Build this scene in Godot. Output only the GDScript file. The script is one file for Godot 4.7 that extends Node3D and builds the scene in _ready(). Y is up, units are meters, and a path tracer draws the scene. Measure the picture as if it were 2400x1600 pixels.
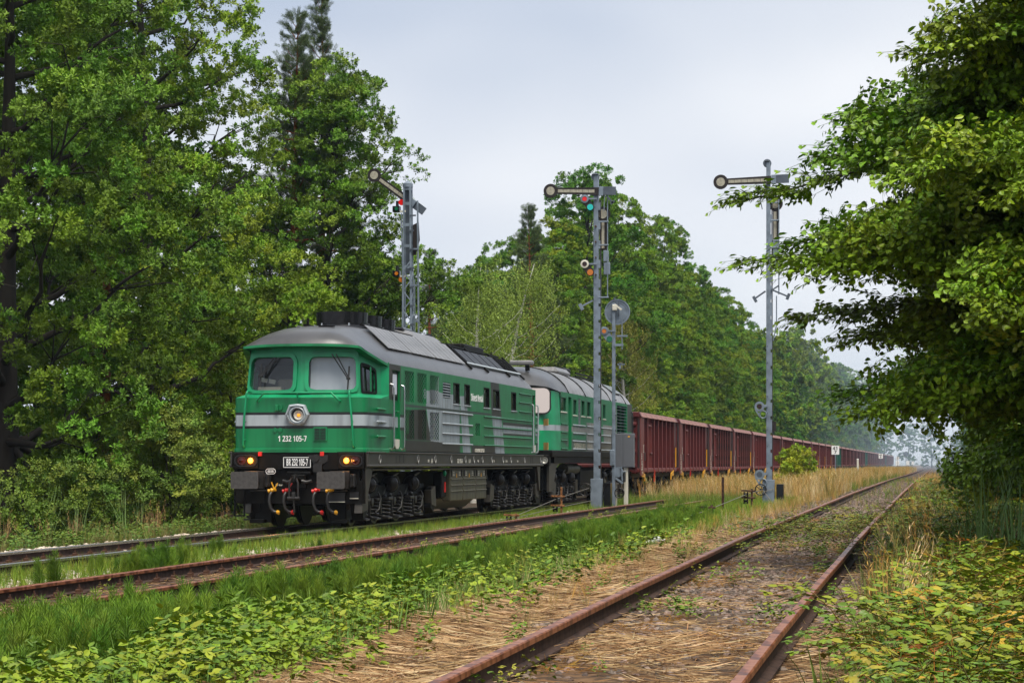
extends Node3D
# Freight train with two green diesel locomotives passing old semaphore signals on an overgrown single-track line.
# Axes: x to the right of the line, y up (rail top of the two left tracks = 0), -z along the line.  "s" below means -z.

const TRAIN_X := -12.575
const TRACK2_X := -8.75
const TRACK3_X := -1.74
var M := {}
var rng := RandomNumberGenerator.new()
var used_names := {}
var bumpy := FastNoiseLite.new()

class G:
	# a small mesh builder: flat or smooth faces with normals, optional colours and uvs
	var v := PackedVector3Array()
	var n := PackedVector3Array()
	var c := PackedColorArray()
	var uv := PackedVector2Array()
	var col := Color(1, 1, 1)
	var with_col := false
	var with_uv := false
	func vert(p: Vector3, nn: Vector3, t := Vector2.ZERO) -> void:
		v.push_back(p); n.push_back(nn)
		if with_col: c.push_back(col)
		if with_uv: uv.push_back(t)
	func tri(a: Vector3, b: Vector3, d: Vector3) -> void:
		var nn := (b - a).cross(d - a).normalized()
		vert(a, nn); vert(d, nn); vert(b, nn)
	func quad(a: Vector3, b: Vector3, d: Vector3, e: Vector3) -> void:
		tri(a, b, d); tri(a, d, e)
	func quad_uv(a: Vector3, b: Vector3, d: Vector3, e: Vector3, ta: Vector2, tb: Vector2, td: Vector2, te: Vector2) -> void:
		var nn := (b - a).cross(d - a).normalized()
		vert(a, nn, ta); vert(d, nn, td); vert(b, nn, tb)
		vert(a, nn, ta); vert(e, nn, te); vert(d, nn, td)
	func tri_n(a: Vector3, b: Vector3, d: Vector3, na: Vector3, nb: Vector3, nd: Vector3) -> void:
		vert(a, na); vert(d, nd); vert(b, nb)
	func box(at: Vector3, size: Vector3, basis := Basis.IDENTITY, bev := 0.0) -> G:
		var h := size * 0.5
		var b: float = minf(bev, minf(h.x, minf(h.y, h.z)) * 0.9)
		if b <= 0.0:
			for axis in 3:
				for sgn in [-1.0, 1.0]:
					var nn := Vector3.ZERO; nn[axis] = sgn
					var p := Vector3.ZERO; p[(axis + 1) % 3] = 1.0
					var q: Vector3 = nn.cross(p)
					var o: Vector3 = nn * h
					var pp: Vector3 = p * h; var qq: Vector3 = q * h
					quad(at + basis * (o - pp - qq), at + basis * (o + pp - qq), at + basis * (o + pp + qq), at + basis * (o - pp + qq))
			return self
		for axis in 3:
			for sgn in [-1.0, 1.0]:
				var nn := Vector3.ZERO; nn[axis] = sgn
				var p := Vector3.ZERO; p[(axis + 1) % 3] = 1.0
				var q: Vector3 = nn.cross(p)
				var o: Vector3 = nn * h
				var pp: Vector3 = p * h - p * b; var qq: Vector3 = q * h - q.abs() * 0.0
				qq = Vector3(qq.x - signf(qq.x) * b, qq.y - signf(qq.y) * b, qq.z - signf(qq.z) * b)
				quad(at + basis * (o - pp - qq), at + basis * (o + pp - qq), at + basis * (o + pp + qq), at + basis * (o - pp + qq))
		for axis in 3:
			var i1 := (axis + 1) % 3
			var i2 := (axis + 2) % 3
			for s1 in [-1.0, 1.0]:
				for s2 in [-1.0, 1.0]:
					var a := Vector3.ZERO; var d := Vector3.ZERO
					a[i1] = s1 * h[i1]; a[i2] = s2 * (h[i2] - b)
					d[i1] = s1 * (h[i1] - b); d[i2] = s2 * h[i2]
					var l := Vector3.ZERO; l[axis] = h[axis] - b
					var out := Vector3.ZERO; out[i1] = s1; out[i2] = s2
					var A := a - l; var B := a + l; var C := d + l; var D := d - l
					if (B - A).cross(C - A).dot(out) < 0.0:
						quad(at + basis * D, at + basis * C, at + basis * B, at + basis * A)
					else:
						quad(at + basis * A, at + basis * B, at + basis * C, at + basis * D)
		for sx in [-1.0, 1.0]:
			for sy in [-1.0, 1.0]:
				for sz in [-1.0, 1.0]:
					var A := Vector3(sx * h.x, sy * (h.y - b), sz * (h.z - b))
					var B := Vector3(sx * (h.x - b), sy * h.y, sz * (h.z - b))
					var C := Vector3(sx * (h.x - b), sy * (h.y - b), sz * h.z)
					if (B - A).cross(C - A).dot(Vector3(sx, sy, sz)) < 0.0:
						tri(at + basis * A, at + basis * C, at + basis * B)
					else:
						tri(at + basis * A, at + basis * B, at + basis * C)
		return self
	func bar(a: Vector3, b: Vector3, w: float, d: float, up := Vector3.UP, bev := 0.0) -> G:
		var z := (b - a).normalized()
		if absf(z.dot(up)) > 0.98: up = Vector3(1, 0, 0)
		var x := up.cross(z).normalized()
		var y := z.cross(x)
		return box((a + b) * 0.5, Vector3(w, d, (b - a).length()), Basis(x, y, z), bev)
	func tube(pts: Array, radii: Array, sides := 8, caps := true) -> G:
		var rings := []
		var up := Vector3(0.31, 0.9, 0.2).normalized()
		for i in pts.size():
			var a: Vector3 = pts[maxi(i - 1, 0)]
			var b: Vector3 = pts[mini(i + 1, pts.size() - 1)]
			var z := (b - a).normalized()
			if absf(z.dot(up)) > 0.97: up = Vector3(1, 0.1, 0.1).normalized()
			var x := up.cross(z).normalized()
			var y := z.cross(x)
			up = y
			var ring := []
			for k in sides:
				var an := TAU * k / sides
				ring.append(x * cos(an) + y * sin(an))
			rings.append(ring)
		for i in pts.size() - 1:
			var pa: Vector3 = pts[i]; var pb: Vector3 = pts[i + 1]
			var ra: float = radii[i] if i < radii.size() else radii[-1]
			var rb: float = radii[i + 1] if i + 1 < radii.size() else radii[-1]
			for k in sides:
				var j := (k + 1) % sides
				var a0: Vector3 = rings[i][k]; var a1: Vector3 = rings[i][j]
				var b0: Vector3 = rings[i + 1][k]; var b1: Vector3 = rings[i + 1][j]
				tri_n(pa + a0 * ra, pa + a1 * ra, pb + b1 * rb, a0, a1, b1)
				tri_n(pa + a0 * ra, pb + b1 * rb, pb + b0 * rb, a0, b1, b0)
		if caps:
			for e in [0, pts.size() - 1]:
				var p: Vector3 = pts[e]
				var r: float = radii[e] if e < radii.size() else radii[-1]
				if r < 0.0005: continue
				for k in sides:
					var j := (k + 1) % sides
					if e == 0: tri(p, p + rings[e][j] * r, p + rings[e][k] * r)
					else: tri(p, p + rings[e][k] * r, p + rings[e][j] * r)
		return self
	func cyl(a: Vector3, b: Vector3, r0: float, r1 := -1.0, sides := 14) -> G:
		return tube([a, b], [r0, r0 if r1 < 0.0 else r1], sides)
	func lathe(at: Vector3, axis: Vector3, prof: Array, sides := 18) -> G:
		# prof: Vector2(radius, distance along the axis)
		var z := axis.normalized()
		var up := Vector3.UP if absf(z.y) < 0.9 else Vector3.RIGHT
		var x := up.cross(z).normalized()
		var y := z.cross(x)
		for i in prof.size() - 1:
			var p: Vector2 = prof[i]; var q: Vector2 = prof[i + 1]
			var sl := Vector2(q.y - p.y, -(q.x - p.x)).normalized()
			for k in sides:
				var a := TAU * k / sides; var b := TAU * (k + 1) / sides
				var da := x * cos(a) + y * sin(a); var db := x * cos(b) + y * sin(b)
				var na := (da * sl.x + z * sl.y).normalized(); var nb := (db * sl.x + z * sl.y).normalized()
				var A := at + z * p.y + da * p.x; var B := at + z * p.y + db * p.x
				var C := at + z * q.y + db * q.x; var D := at + z * q.y + da * q.x
				if p.x > 0.0001: tri_n(A, B, C, na, nb, nb)
				if q.x > 0.0001: tri_n(A, C, D, na, nb, na)
		return self
	func plate(poly: Array, o: Vector3, ax: Vector3, ay: Vector3, thick: float) -> G:
		# a flat outline (Vector2s) in the plane ax, ay at o, thickened along ax x ay
		var pts := PackedVector2Array(poly)
		if Geometry2D.is_polygon_clockwise(pts): pts.reverse()
		var nz := ax.cross(ay).normalized() * thick
		var idx := Geometry2D.triangulate_polygon(pts)
		for i in range(0, idx.size(), 3):
			var a := pts[idx[i]]; var b := pts[idx[i + 1]]; var d := pts[idx[i + 2]]
			if (b - a).cross(d - a) < 0.0:
				var t := b; b = d; d = t
			tri(o + ax * a.x + ay * a.y + nz, o + ax * b.x + ay * b.y + nz, o + ax * d.x + ay * d.y + nz)
			tri(o + ax * a.x + ay * a.y, o + ax * d.x + ay * d.y, o + ax * b.x + ay * b.y)
		for i in pts.size():
			var a := pts[i]; var b := pts[(i + 1) % pts.size()]
			var A := o + ax * a.x + ay * a.y; var B := o + ax * b.x + ay * b.y
			quad(A, B, B + nz, A + nz)
		return self
	func sheet(rows: Array, smooth := true) -> G:
		# rows of equally many points: a smooth surface; the normal is (next in row) x (next row)
		var h := rows.size(); var w: int = rows[0].size()
		var nn := []
		for i in h:
			var r := []
			for j in w:
				var du: Vector3 = rows[i][mini(j + 1, w - 1)] - rows[i][maxi(j - 1, 0)]
				var dv: Vector3 = rows[mini(i + 1, h - 1)][j] - rows[maxi(i - 1, 0)][j]
				r.append(du.cross(dv).normalized())
			nn.append(r)
		for i in h - 1:
			for j in w - 1:
				if smooth:
					tri_n(rows[i][j], rows[i][j + 1], rows[i + 1][j + 1], nn[i][j], nn[i][j + 1], nn[i + 1][j + 1])
					tri_n(rows[i][j], rows[i + 1][j + 1], rows[i + 1][j], nn[i][j], nn[i + 1][j + 1], nn[i + 1][j])
				else:
					quad(rows[i][j], rows[i][j + 1], rows[i + 1][j + 1], rows[i + 1][j])
		return self
	func mesh() -> ArrayMesh:
		var a := []
		a.resize(Mesh.ARRAY_MAX)
		a[Mesh.ARRAY_VERTEX] = v
		a[Mesh.ARRAY_NORMAL] = n
		if with_col: a[Mesh.ARRAY_COLOR] = c
		if with_uv: a[Mesh.ARRAY_TEX_UV] = uv
		var m := ArrayMesh.new()
		m.add_surface_from_arrays(Mesh.PRIMITIVE_TRIANGLES, a)
		return m

func g_col() -> G:
	var g := G.new(); g.with_col = true
	return g

func numbered(called: String) -> String:
	var k: int = used_names.get(called, 0)
	used_names[called] = k + 1
	return called if k == 0 else "%s_%03d" % [called, k]

func thing(called: String, label: String, category: String, at := Vector3.ZERO, group := "", kind := "") -> Node3D:
	var o := Node3D.new()
	o.name = numbered(called)
	add_child(o)
	o.position = at
	tag(o, label, category, group, kind)
	return o

func tag(o: Node, label: String, category := "", group := "", kind := "") -> void:
	if label: o.set_meta("label", label)
	if category: o.set_meta("category", category)
	if group: o.set_meta("group", group)
	if kind: o.set_meta("kind", kind)

func part(parent: Node, called: String, what, m: Material, at := Transform3D.IDENTITY) -> MeshInstance3D:
	var o := MeshInstance3D.new()
	o.name = called if parent != self else numbered(called)
	o.mesh = what.mesh() if what is G else what
	o.material_override = m
	o.transform = at
	o.cast_shadow = GeometryInstance3D.SHADOW_CASTING_SETTING_ON
	parent.add_child(o, true)
	return o

func copy_of(o: Node3D, label := "") -> Node3D:
	var base := String(o.name)
	if base.length() > 4 and base.substr(base.length() - 3).is_valid_int(): base = base.substr(0, base.length() - 4)
	var k := o.duplicate()
	k.name = numbered(base)
	add_child(k)
	if label: k.set_meta("label", label)
	return k

func text_part(parent: Node, called: String, words: String, size: float, m: Material, at: Transform3D, wide := 1.0, serif := false) -> MeshInstance3D:
	var t := TextMesh.new()
	var f := SystemFont.new()
	f.font_names = PackedStringArray(["Droid Serif" if serif else "Droid Sans"])
	f.font_weight = 700
	t.font = f
	t.text = words
	t.font_size = 64
	t.pixel_size = size / 46.0
	t.depth = 0.004
	var a := at
	a.basis = a.basis * Basis.from_scale(Vector3(wide, 1, 1))
	return part(parent, called, t, m, a)

func many(parent: Node, called: String, m: Mesh, mt: Material, xf: Array, cols: Array) -> MultiMeshInstance3D:
	var mm := MultiMesh.new()
	mm.transform_format = MultiMesh.TRANSFORM_3D
	mm.use_colors = true
	mm.mesh = m
	mm.instance_count = xf.size()
	for i in xf.size():
		mm.set_instance_transform(i, xf[i])
		mm.set_instance_color(i, cols[i])
	var o := MultiMeshInstance3D.new()
	o.name = called if parent != self else numbered(called)
	o.multimesh = mm
	o.material_override = mt
	parent.add_child(o, true)
	o.set_meta("kind", "stuff")
	return o

# ---------------------------------------------------------------- textures and materials

func noise_image(size: int, freq: float, seed_: int, ramp: Array, octaves := 4, stretch := Vector2(1, 1)) -> ImageTexture:
	# ramp: [position, Color] pairs; a tiling noise, coloured
	var f := FastNoiseLite.new()
	f.seed = seed_; f.frequency = freq; f.fractal_octaves = octaves; f.noise_type = FastNoiseLite.TYPE_SIMPLEX_SMOOTH
	var tall := stretch != Vector2(1, 1)
	var src: Image = null if tall else f.get_seamless_image(size, size)
	var grad := Gradient.new()
	grad.offsets = PackedFloat32Array(ramp.map(func(r): return r[0]))
	grad.colors = PackedColorArray(ramp.map(func(r): return r[1]))
	var im := Image.create(size, size, true, Image.FORMAT_RGB8)
	for y in size:
		for x in size:
			if tall:   # long vertical runs: round in x, mirrored in y
				var a := TAU * x / size
				var r := size * stretch.x / TAU
				im.set_pixel(x, y, grad.sample(0.5 + 0.62 * f.get_noise_3d(cos(a) * r, sin(a) * r, absf(y - size * 0.5) * stretch.y)))
			else: im.set_pixel(x, y, grad.sample(src.get_pixel(x, y).r))
	im.generate_mipmaps()
	return ImageTexture.create_from_image(im)

func mat(called: String, lin: Color, rough := 0.6, metal := 0.0, tex: Texture2D = null, scale := 1.0, spec := 0.5) -> StandardMaterial3D:
	var m := StandardMaterial3D.new()
	m.resource_name = called
	m.albedo_color = lin.linear_to_srgb()
	m.roughness = rough
	m.metallic = metal
	m.metallic_specular = spec
	if tex:
		m.albedo_texture = tex
		m.uv1_triplanar = true
		m.uv1_scale = Vector3.ONE * scale
	M[called] = m
	return m

func grey(a: float) -> Color: return Color(a, a, a)

func materials() -> void:
	var dirt := noise_image(256, 0.012, 3, [[0.0, grey(0.8)], [0.42, grey(0.92)], [0.62, grey(0.98)], [1.0, grey(1.0)]], 5)
	var streak := noise_image(256, 0.02, 5, [[0.0, Color(0.66, 0.62, 0.58)], [0.38, grey(0.85)], [0.6, grey(0.98)], [1.0, grey(1.0)]], 4, Vector2(1.0, 0.1))
	var rust := noise_image(256, 0.02, 7, [[0.0, Color(0.42, 0.3, 0.25)], [0.4, Color(0.72, 0.6, 0.5)], [0.6, Color(0.95, 0.9, 0.85)], [1.0, grey(1.0)]], 5)
	mat("green", Color(0.005, 0.19, 0.066), 0.34, 0.0, streak, 0.45)
	mat("green_dull", Color(0.018, 0.16, 0.072), 0.5, 0.0, streak, 0.5)
	mat("green_skylit", Color(0.009, 0.3, 0.125), 0.36, 0.0, dirt, 0.5)  # same paint as green, with sky light on the upper cab raised into it
	mat("paint_grey", Color(0.38, 0.43, 0.47), 0.4, 0.0, streak, 0.5)
	mat("paint_black", Color(0.012, 0.012, 0.014), 0.4)
	mat("frame_dark", Color(0.009, 0.0085, 0.008), 0.5, 0.0, dirt, 0.8, 0.22)
	mat("skirt", Color(0.042, 0.037, 0.03), 0.42, 0.0, dirt, 0.8)
	mat("under", Color(0.006, 0.006, 0.006), 0.5, 0.0, dirt, 1.5, 0.25)
	mat("under_mid", Color(0.03, 0.028, 0.027), 0.36, 0.3, dirt, 1.5)
	mat("battery", Color(0.075, 0.07, 0.04), 0.5, 0.0, streak, 0.9)
	mat("roof_dark", Color(0.1, 0.1, 0.105), 0.3, 0.35, dirt, 0.35)
	mat("roof_light", Color(0.24, 0.235, 0.235), 0.34, 0.35, streak, 0.45)
	mat("roof_panel", Color(0.014, 0.015, 0.018), 0.4, 0.0, null, 1.0, 0.3)
	mat("black_gloss", Color(0.009, 0.009, 0.011), 0.22, 0.1)
	mat("rubber", Color(0.02, 0.019, 0.019), 0.38)
	mat("buffer_steel", Color(0.085, 0.078, 0.074), 0.4, 0.3, dirt, 3.0)
	mat("chrome", Color(0.6, 0.6, 0.6), 0.18, 1.0)
	mat("lamp_glass", Color(0.32, 0.32, 0.3), 0.35, 0.3)
	mat("white", Color(0.8, 0.8, 0.8), 0.5)
	mat("off_white", Color(0.6, 0.58, 0.5), 0.6)
	mat("red_paint", Color(0.62, 0.02, 0.015), 0.4)
	mat("yellow_paint", Color(0.68, 0.33, 0.012), 0.45)
	mat("wood_board", Color(0.5, 0.3, 0.1), 0.6, 0.0, streak, 1.5)
	mat("curtain", Color(0.62, 0.55, 0.55), 0.8)
	mat("lilac_pale", Color(0.58, 0.61, 0.7), 0.6)
	mat("cab_dark", Color(0.03, 0.035, 0.032), 0.6)
	mat("skin_cloth", Color(0.2, 0.05, 0.02), 0.8)
	mat("seat_light", Color(0.4, 0.38, 0.3), 0.7)
	var gl := mat("glass", Color(0.09, 0.1, 0.11), 0.03, 0.0)
	gl.transparency = BaseMaterial3D.TRANSPARENCY_ALPHA
	gl.albedo_color.a = 0.22
	mat("glass_dark", Color(0.012, 0.013, 0.012), 0.06, 0.0)
	mat("wagon", Color(0.085, 0.007, 0.008), 0.55, 0.0, streak, 0.5)  # recess shade is put into this maroon; the posts keep a lighter red
	mat("wagon_post", Color(0.175, 0.032, 0.028), 0.5, 0.0, streak, 0.8)
	mat("wagon_cap", Color(0.38, 0.19, 0.16), 0.5, 0.0, rust, 0.6)
	mat("wagon_worn", Color(0.06, 0.011, 0.01), 0.6, 0.0, rust, 0.35)
	mat("wagon_fresh", Color(0.1, 0.008, 0.01), 0.5, 0.0, streak, 0.4)
	mat("wagon_green", Color(0.012, 0.11, 0.075), 0.55, 0.0, streak, 0.5)
	mat("signal_grey", Color(0.2, 0.245, 0.305), 0.42, 0.1, dirt, 0.7)
	mat("signal_grey_dark", Color(0.09, 0.11, 0.14), 0.45, 0.1, dirt, 0.7)
	mat("cabinet_grey", Color(0.12, 0.127, 0.145), 0.45, 0.1)
	mat("arm_brown", Color(0.016, 0.01, 0.009), 0.55, 0.0, dirt, 2.0)
	mat("arm_cream", Color(0.4, 0.375, 0.3), 0.6, 0.0, dirt, 2.5)
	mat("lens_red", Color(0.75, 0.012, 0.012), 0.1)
	mat("lens_cyan", Color(0.015, 0.5, 0.48), 0.1)  # skylight shining through the glass is put into the bright lens colours
	mat("lens_amber", Color(0.5, 0.15, 0.012), 0.12)
	mat("lens_dark_red", Color(0.028, 0.005, 0.004), 0.12)
	mat("lens_green", Color(0.008, 0.12, 0.05), 0.1)
	mat("rust_brown", Color(0.09, 0.042, 0.022), 0.75, 0.0, rust, 2.0)
	mat("rust_light", Color(0.3, 0.15, 0.055), 0.75, 0.0, rust, 2.0)
	mat("wire", Color(0.22, 0.2, 0.17), 0.5, 0.4)
	mat("rail_head", Color(0.33, 0.135, 0.072), 0.42, 0.3, rust, 1.2)
	mat("rail_web", Color(0.05, 0.026, 0.018), 0.8, 0.0, rust, 1.5)
	mat("rail_shiny", Color(0.4, 0.38, 0.37), 0.24, 0.85)
	mat("sleeper", Color(0.075, 0.045, 0.028), 0.85, 0.0, rust, 1.5)
	mat("bark_oak", Color(0.035, 0.028, 0.022), 0.9, 0.0, streak, 1.2)
	mat("bark_pine", Color(0.3, 0.105, 0.035), 0.85, 0.0, rust, 1.4)
	mat("bark_birch", Color(0.78, 0.75, 0.69), 0.75, 0.0, noise_image(128, 0.05, 11, [[0.0, grey(0.08)], [0.2, grey(0.12)], [0.27, grey(0.85)], [1.0, grey(1.0)]], 3, Vector2(0.4, 2.0)), 1.2)
	var earth := noise_image(512, 0.02, 13, [[0.0, Color(0.35, 0.3, 0.22)], [0.35, Color(0.55, 0.48, 0.36)], [0.6, Color(0.8, 0.72, 0.58)], [1.0, Color(1, 0.95, 0.85)]], 6)
	var ge := mat("ground", Color(1, 1, 1), 0.95, 0.0, earth, 0.6)
	ge.vertex_color_use_as_albedo = true
	ge.uv1_world_triplanar = true
	var lam := func(called: String, e: Color, power: float):
		var m := mat(called, e * 0.6, 0.2)
		m.emission_enabled = true
		m.emission = e.linear_to_srgb()
		m.emission_energy_multiplier = power
	lam.call("lamp_amber", Color(1.0, 0.33, 0.015), 0.36)
	lam.call("lamp_core", Color(1.0, 0.42, 0.07), 0.75)
	# leaves: one material per tint, colours come from the copies
	for l in [["leaf", Color(1, 1, 1), 0.5], ["leaf_warm", Color(1.08, 1.03, 0.88), 0.5], ["leaf_cool", Color(0.86, 0.95, 1.02), 0.5], ["leaf_gloss", Color(1, 1, 1), 0.36], ["blade", Color(1, 1, 1), 0.6], ["straw", Color(1, 1, 1), 0.75], ["stone", Color(1, 1, 1), 0.85]]:
		var m := mat(l[0], Color(1, 1, 1), l[2])
		m.albedo_color = l[1]
		m.vertex_color_use_as_albedo = true
		m.metallic_specular = 0.32
		if not l[0] in ["stone", "straw"]:
			m.backlight_enabled = true
			m.backlight = Color(0.2, 0.26, 0.04) if l[0] != "blade" else Color(0.14, 0.17, 0.03)

# ---------------------------------------------------------------- the lie of the land

func along(knots: Array, s: float) -> float:
	if s <= knots[0][0]: return knots[0][1]
	for i in knots.size() - 1:
		if s < knots[i + 1][0]:
			var t: float = (s - knots[i][0]) / (knots[i + 1][0] - knots[i][0])
			return lerpf(knots[i][1], knots[i + 1][1], t)
	return knots[-1][1]

func y3(s: float) -> float:
	# rail top of the right-hand track, which climbs gently beside the two others
	return along([[-5.0, 0.12], [11.0, 0.19], [18.0, 0.26], [30.0, 0.33], [68.0, 0.39], [130.0, 0.38], [240.0, 0.2], [400.0, 0.0], [1500.0, -0.4]], s)

func land(x: float, s: float) -> float:
	var g := y3(s) - 0.17
	var h := along([[-70.0, -0.3], [-22.0, -0.5], [-16.5, -0.42], [-14.3, -0.19], [-10.8, -0.19], [-10.2, -0.26], [-9.6, -0.2], [-7.8, -0.2], [-6.8, -0.26], [-4.4, lerpf(-0.24, g, 0.45)], [-3.2, g - 0.02], [-0.3, g - 0.02], [0.7, g - 0.14], [3.0, g - 0.12], [9.0, g], [60.0, g + 0.4]], x)
	var wild := 1.0
	if absf(x - TRACK3_X) < 1.4 or absf(x - TRACK2_X) < 1.2 or absf(x - TRAIN_X) < 1.8: wild = 0.25
	return h + bumpy.get_noise_2d(x * 6.0, s * 6.0) * 0.07 * wild

func _ready() -> void:
	rng.seed = 20240611
	bumpy.seed = 4; bumpy.frequency = 0.05
	camera_and_sky()
	materials()
	build_land()
	build_tracks()
	build_locomotive()
	build_second_locomotive()
	build_wagons()
	build_signals()
	build_trackside()
	build_trees()
	build_plants()

func camera_and_sky() -> void:
	var cam := Camera3D.new()
	cam.name = "camera"
	cam.projection = Camera3D.PROJECTION_FRUSTUM
	cam.near = 0.1
	cam.far = 4000.0
	cam.size = 0.1 * 1600.0 / 5200.0          # a lens of about 78 mm
	cam.frustum_offset = Vector2(0, 0.1 * 285.0 / 5200.0)   # held level, lens shifted up
	cam.position = Vector3(0, 1.3, 0)
	cam.rotation_degrees = Vector3(0, 10.8, 0)
	add_child(cam)
	cam.current = true

	var env := Environment.new()
	env.background_mode = Environment.BG_SKY
	var sky := Sky.new()
	var pan := PanoramaSkyMaterial.new()
	pan.panorama = overcast()
	sky.sky_material = pan
	env.sky = sky
	env.background_energy_multiplier = 1.0
	env.tonemap_mode = Environment.TONE_MAPPER_LINEAR
	env.tonemap_exposure = 3.2
	env.sdfgi_enabled = true
	env.ssao_enabled = true
	env.ssil_enabled = true
	env.fog_enabled = true
	env.fog_density = 0.00013
	env.fog_light_color = Color(0.74, 0.83, 0.93)
	var we := WorldEnvironment.new()
	we.name = "daylight"
	we.environment = env
	add_child(we)

	# mist lying over the far end of the line
	env.volumetric_fog_enabled = true
	env.volumetric_fog_density = 0.0
	var mist := FogVolume.new()
	mist.name = "mist"
	mist.size = Vector3(160, 40, 500)
	mist.position = Vector3(0, 16, -540)
	var fm := FogMaterial.new()
	fm.density = 0.001
	fm.albedo = Color(0.8, 0.88, 0.96)
	mist.material = fm
	add_child(mist)
	tag(mist, "bluish mist over the far end of the line", "", "", "stuff")

	var sun := DirectionalLight3D.new()
	sun.name = "veiled_sun"
	sun.light_energy = 0.5
	sun.light_angular_distance = 34.0
	sun.light_color = Color(1.0, 0.97, 0.91)
	sun.shadow_enabled = true
	sun.rotation_degrees = Vector3(-64, 30, 0)
	add_child(sun)

func overcast() -> ImageTexture:
	# an even veil of cloud with soft brighter and bluer patches, the same all round
	var f := FastNoiseLite.new()
	f.seed = 21; f.frequency = 1.1; f.fractal_octaves = 4; f.fractal_gain = 0.42
	var w := 1024; var h := 512
	var im := Image.create(w, h, false, Image.FORMAT_RGBF)
	for y in h:
		var el := PI * (0.5 - (y + 0.5) / h)
		for x in w:
			var az := TAU * (x + 0.5) / w
			var d := Vector3(cos(el) * cos(az), sin(el) * 2.2, cos(el) * sin(az))
			var k := clampf(0.5 + 1.3 * f.get_noise_3dv(d * 1.25) + 0.5 * f.get_noise_3dv(d * 3.6 + Vector3(7, 3, 1)), 0.0, 1.0)
			var veil := Color(0.163, 0.19, 0.236).lerp(Color(0.285, 0.294, 0.31), k)
			if el < 0.0: veil = Color(0.14, 0.15, 0.14)
			im.set_pixel(x, y, veil)
	return ImageTexture.create_from_image(im)

func build_land() -> void:
	var xs := [-400.0, -200.0, -100.0, -60.0, -40.0, -30.0, -24.0, -20.0, -18.0]
	var x := -17.0
	while x < 5.0:
		xs.append(x); x += 0.35
	xs.append_array([5.0, 7.0, 10.0, 15.0, 25.0, 40.0, 80.0, 200.0, 400.0])
	var ss := [-60.0, -20.0, 0.0, 6.0]
	var s := 9.0
	while s < 1600.0:
		ss.append(s); s += maxf(0.4, (s - 9.0) * 0.03)
	var g := g_col()
	var rows := []
	var cols := []
	for q in ss:
		var r := []; var rc := []
		for p in xs:
			r.append(Vector3(p, land(p, q), -q))
			rc.append(soil(p, q))
		rows.append(r); cols.append(rc)
	for i in ss.size() - 1:
		for j in xs.size() - 1:
			var ids := [[i, j], [i, j + 1], [i + 1, j + 1], [i, j], [i + 1, j + 1], [i + 1, j]]
			for t in [0, 3]:
				var a: Vector3 = rows[ids[t][0]][ids[t][1]]; var b: Vector3 = rows[ids[t + 1][0]][ids[t + 1][1]]; var d: Vector3 = rows[ids[t + 2][0]][ids[t + 2][1]]
				var nn := (b - a).cross(d - a).normalized()
				for k in [0, 2, 1]:
					g.col = cols[ids[t + k][0]][ids[t + k][1]]
					g.vert(rows[ids[t + k][0]][ids[t + k][1]], nn)
	var o := part(self, "ground", g, M.ground)
	tag(o, "overgrown ground with soil, straw and old ballast around the tracks", "", "", "structure")

func soil(x: float, s: float) -> Color:
	var earthy := Color(0.085, 0.06, 0.038)
	var straw := Color(0.2, 0.13, 0.075)
	var ballast := Color(0.115, 0.082, 0.062)
	var grassy := Color(0.06, 0.075, 0.022)
	var pale := Color(0.3, 0.245, 0.18)
	var gold := Color(0.26, 0.17, 0.06)
	if absf(x - TRAIN_X) < 2.1: return pale
	if x > -3.6 and x < 0.1:
		return straw.lerp(ballast, clampf((s - 14.0) / 6.0 + bumpy.get_noise_2d(x * 20.0, s * 20.0) * 1.2, 0.0, 1.0))
	if x >= -4.6 and x <= -3.6:
		return straw.lerp(ballast, clampf((s - 26.0) / 8.0, 0.0, 1.0))
	if x > -11.0 and x < -4.6 and s > 76.0: return gold
	if absf(x - TRACK2_X) < 1.0: return Color(0.09, 0.05, 0.03)
	if x < -14.6: return earthy
	return grassy.lerp(earthy, 0.4)

# ---------------------------------------------------------------- tracks

func rail_mesh(pts: Array) -> Array:
	# two builders: the worn head and the rusty web with foot, swept along pts (rail top centre)
	var head := G.new(); var web := G.new()
	var hp := [Vector2(-0.036, -0.04), Vector2(-0.036, -0.008), Vector2(-0.028, 0.0), Vector2(0.028, 0.0), Vector2(0.036, -0.008), Vector2(0.036, -0.04)]
	var wp := [Vector2(0.036, -0.04), Vector2(0.009, -0.052), Vector2(0.009, -0.13), Vector2(0.066, -0.148), Vector2(0.066, -0.16), Vector2(-0.066, -0.16), Vector2(-0.066, -0.148), Vector2(-0.009, -0.13), Vector2(-0.009, -0.052), Vector2(-0.036, -0.04)]
	for pair in [[head, hp], [web, wp]]:
		for i in pts.size() - 1:
			var a: Vector3 = pts[i]; var b: Vector3 = pts[i + 1]
			for k in pair[1].size() - 1:
				var p: Vector2 = pair[1][k]; var q: Vector2 = pair[1][k + 1]
				pair[0].quad(a + Vector3(p.x, p.y, 0), a + Vector3(q.x, q.y, 0), b + Vector3(q.x, q.y, 0), b + Vector3(p.x, p.y, 0))
	return [head, web]

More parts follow.
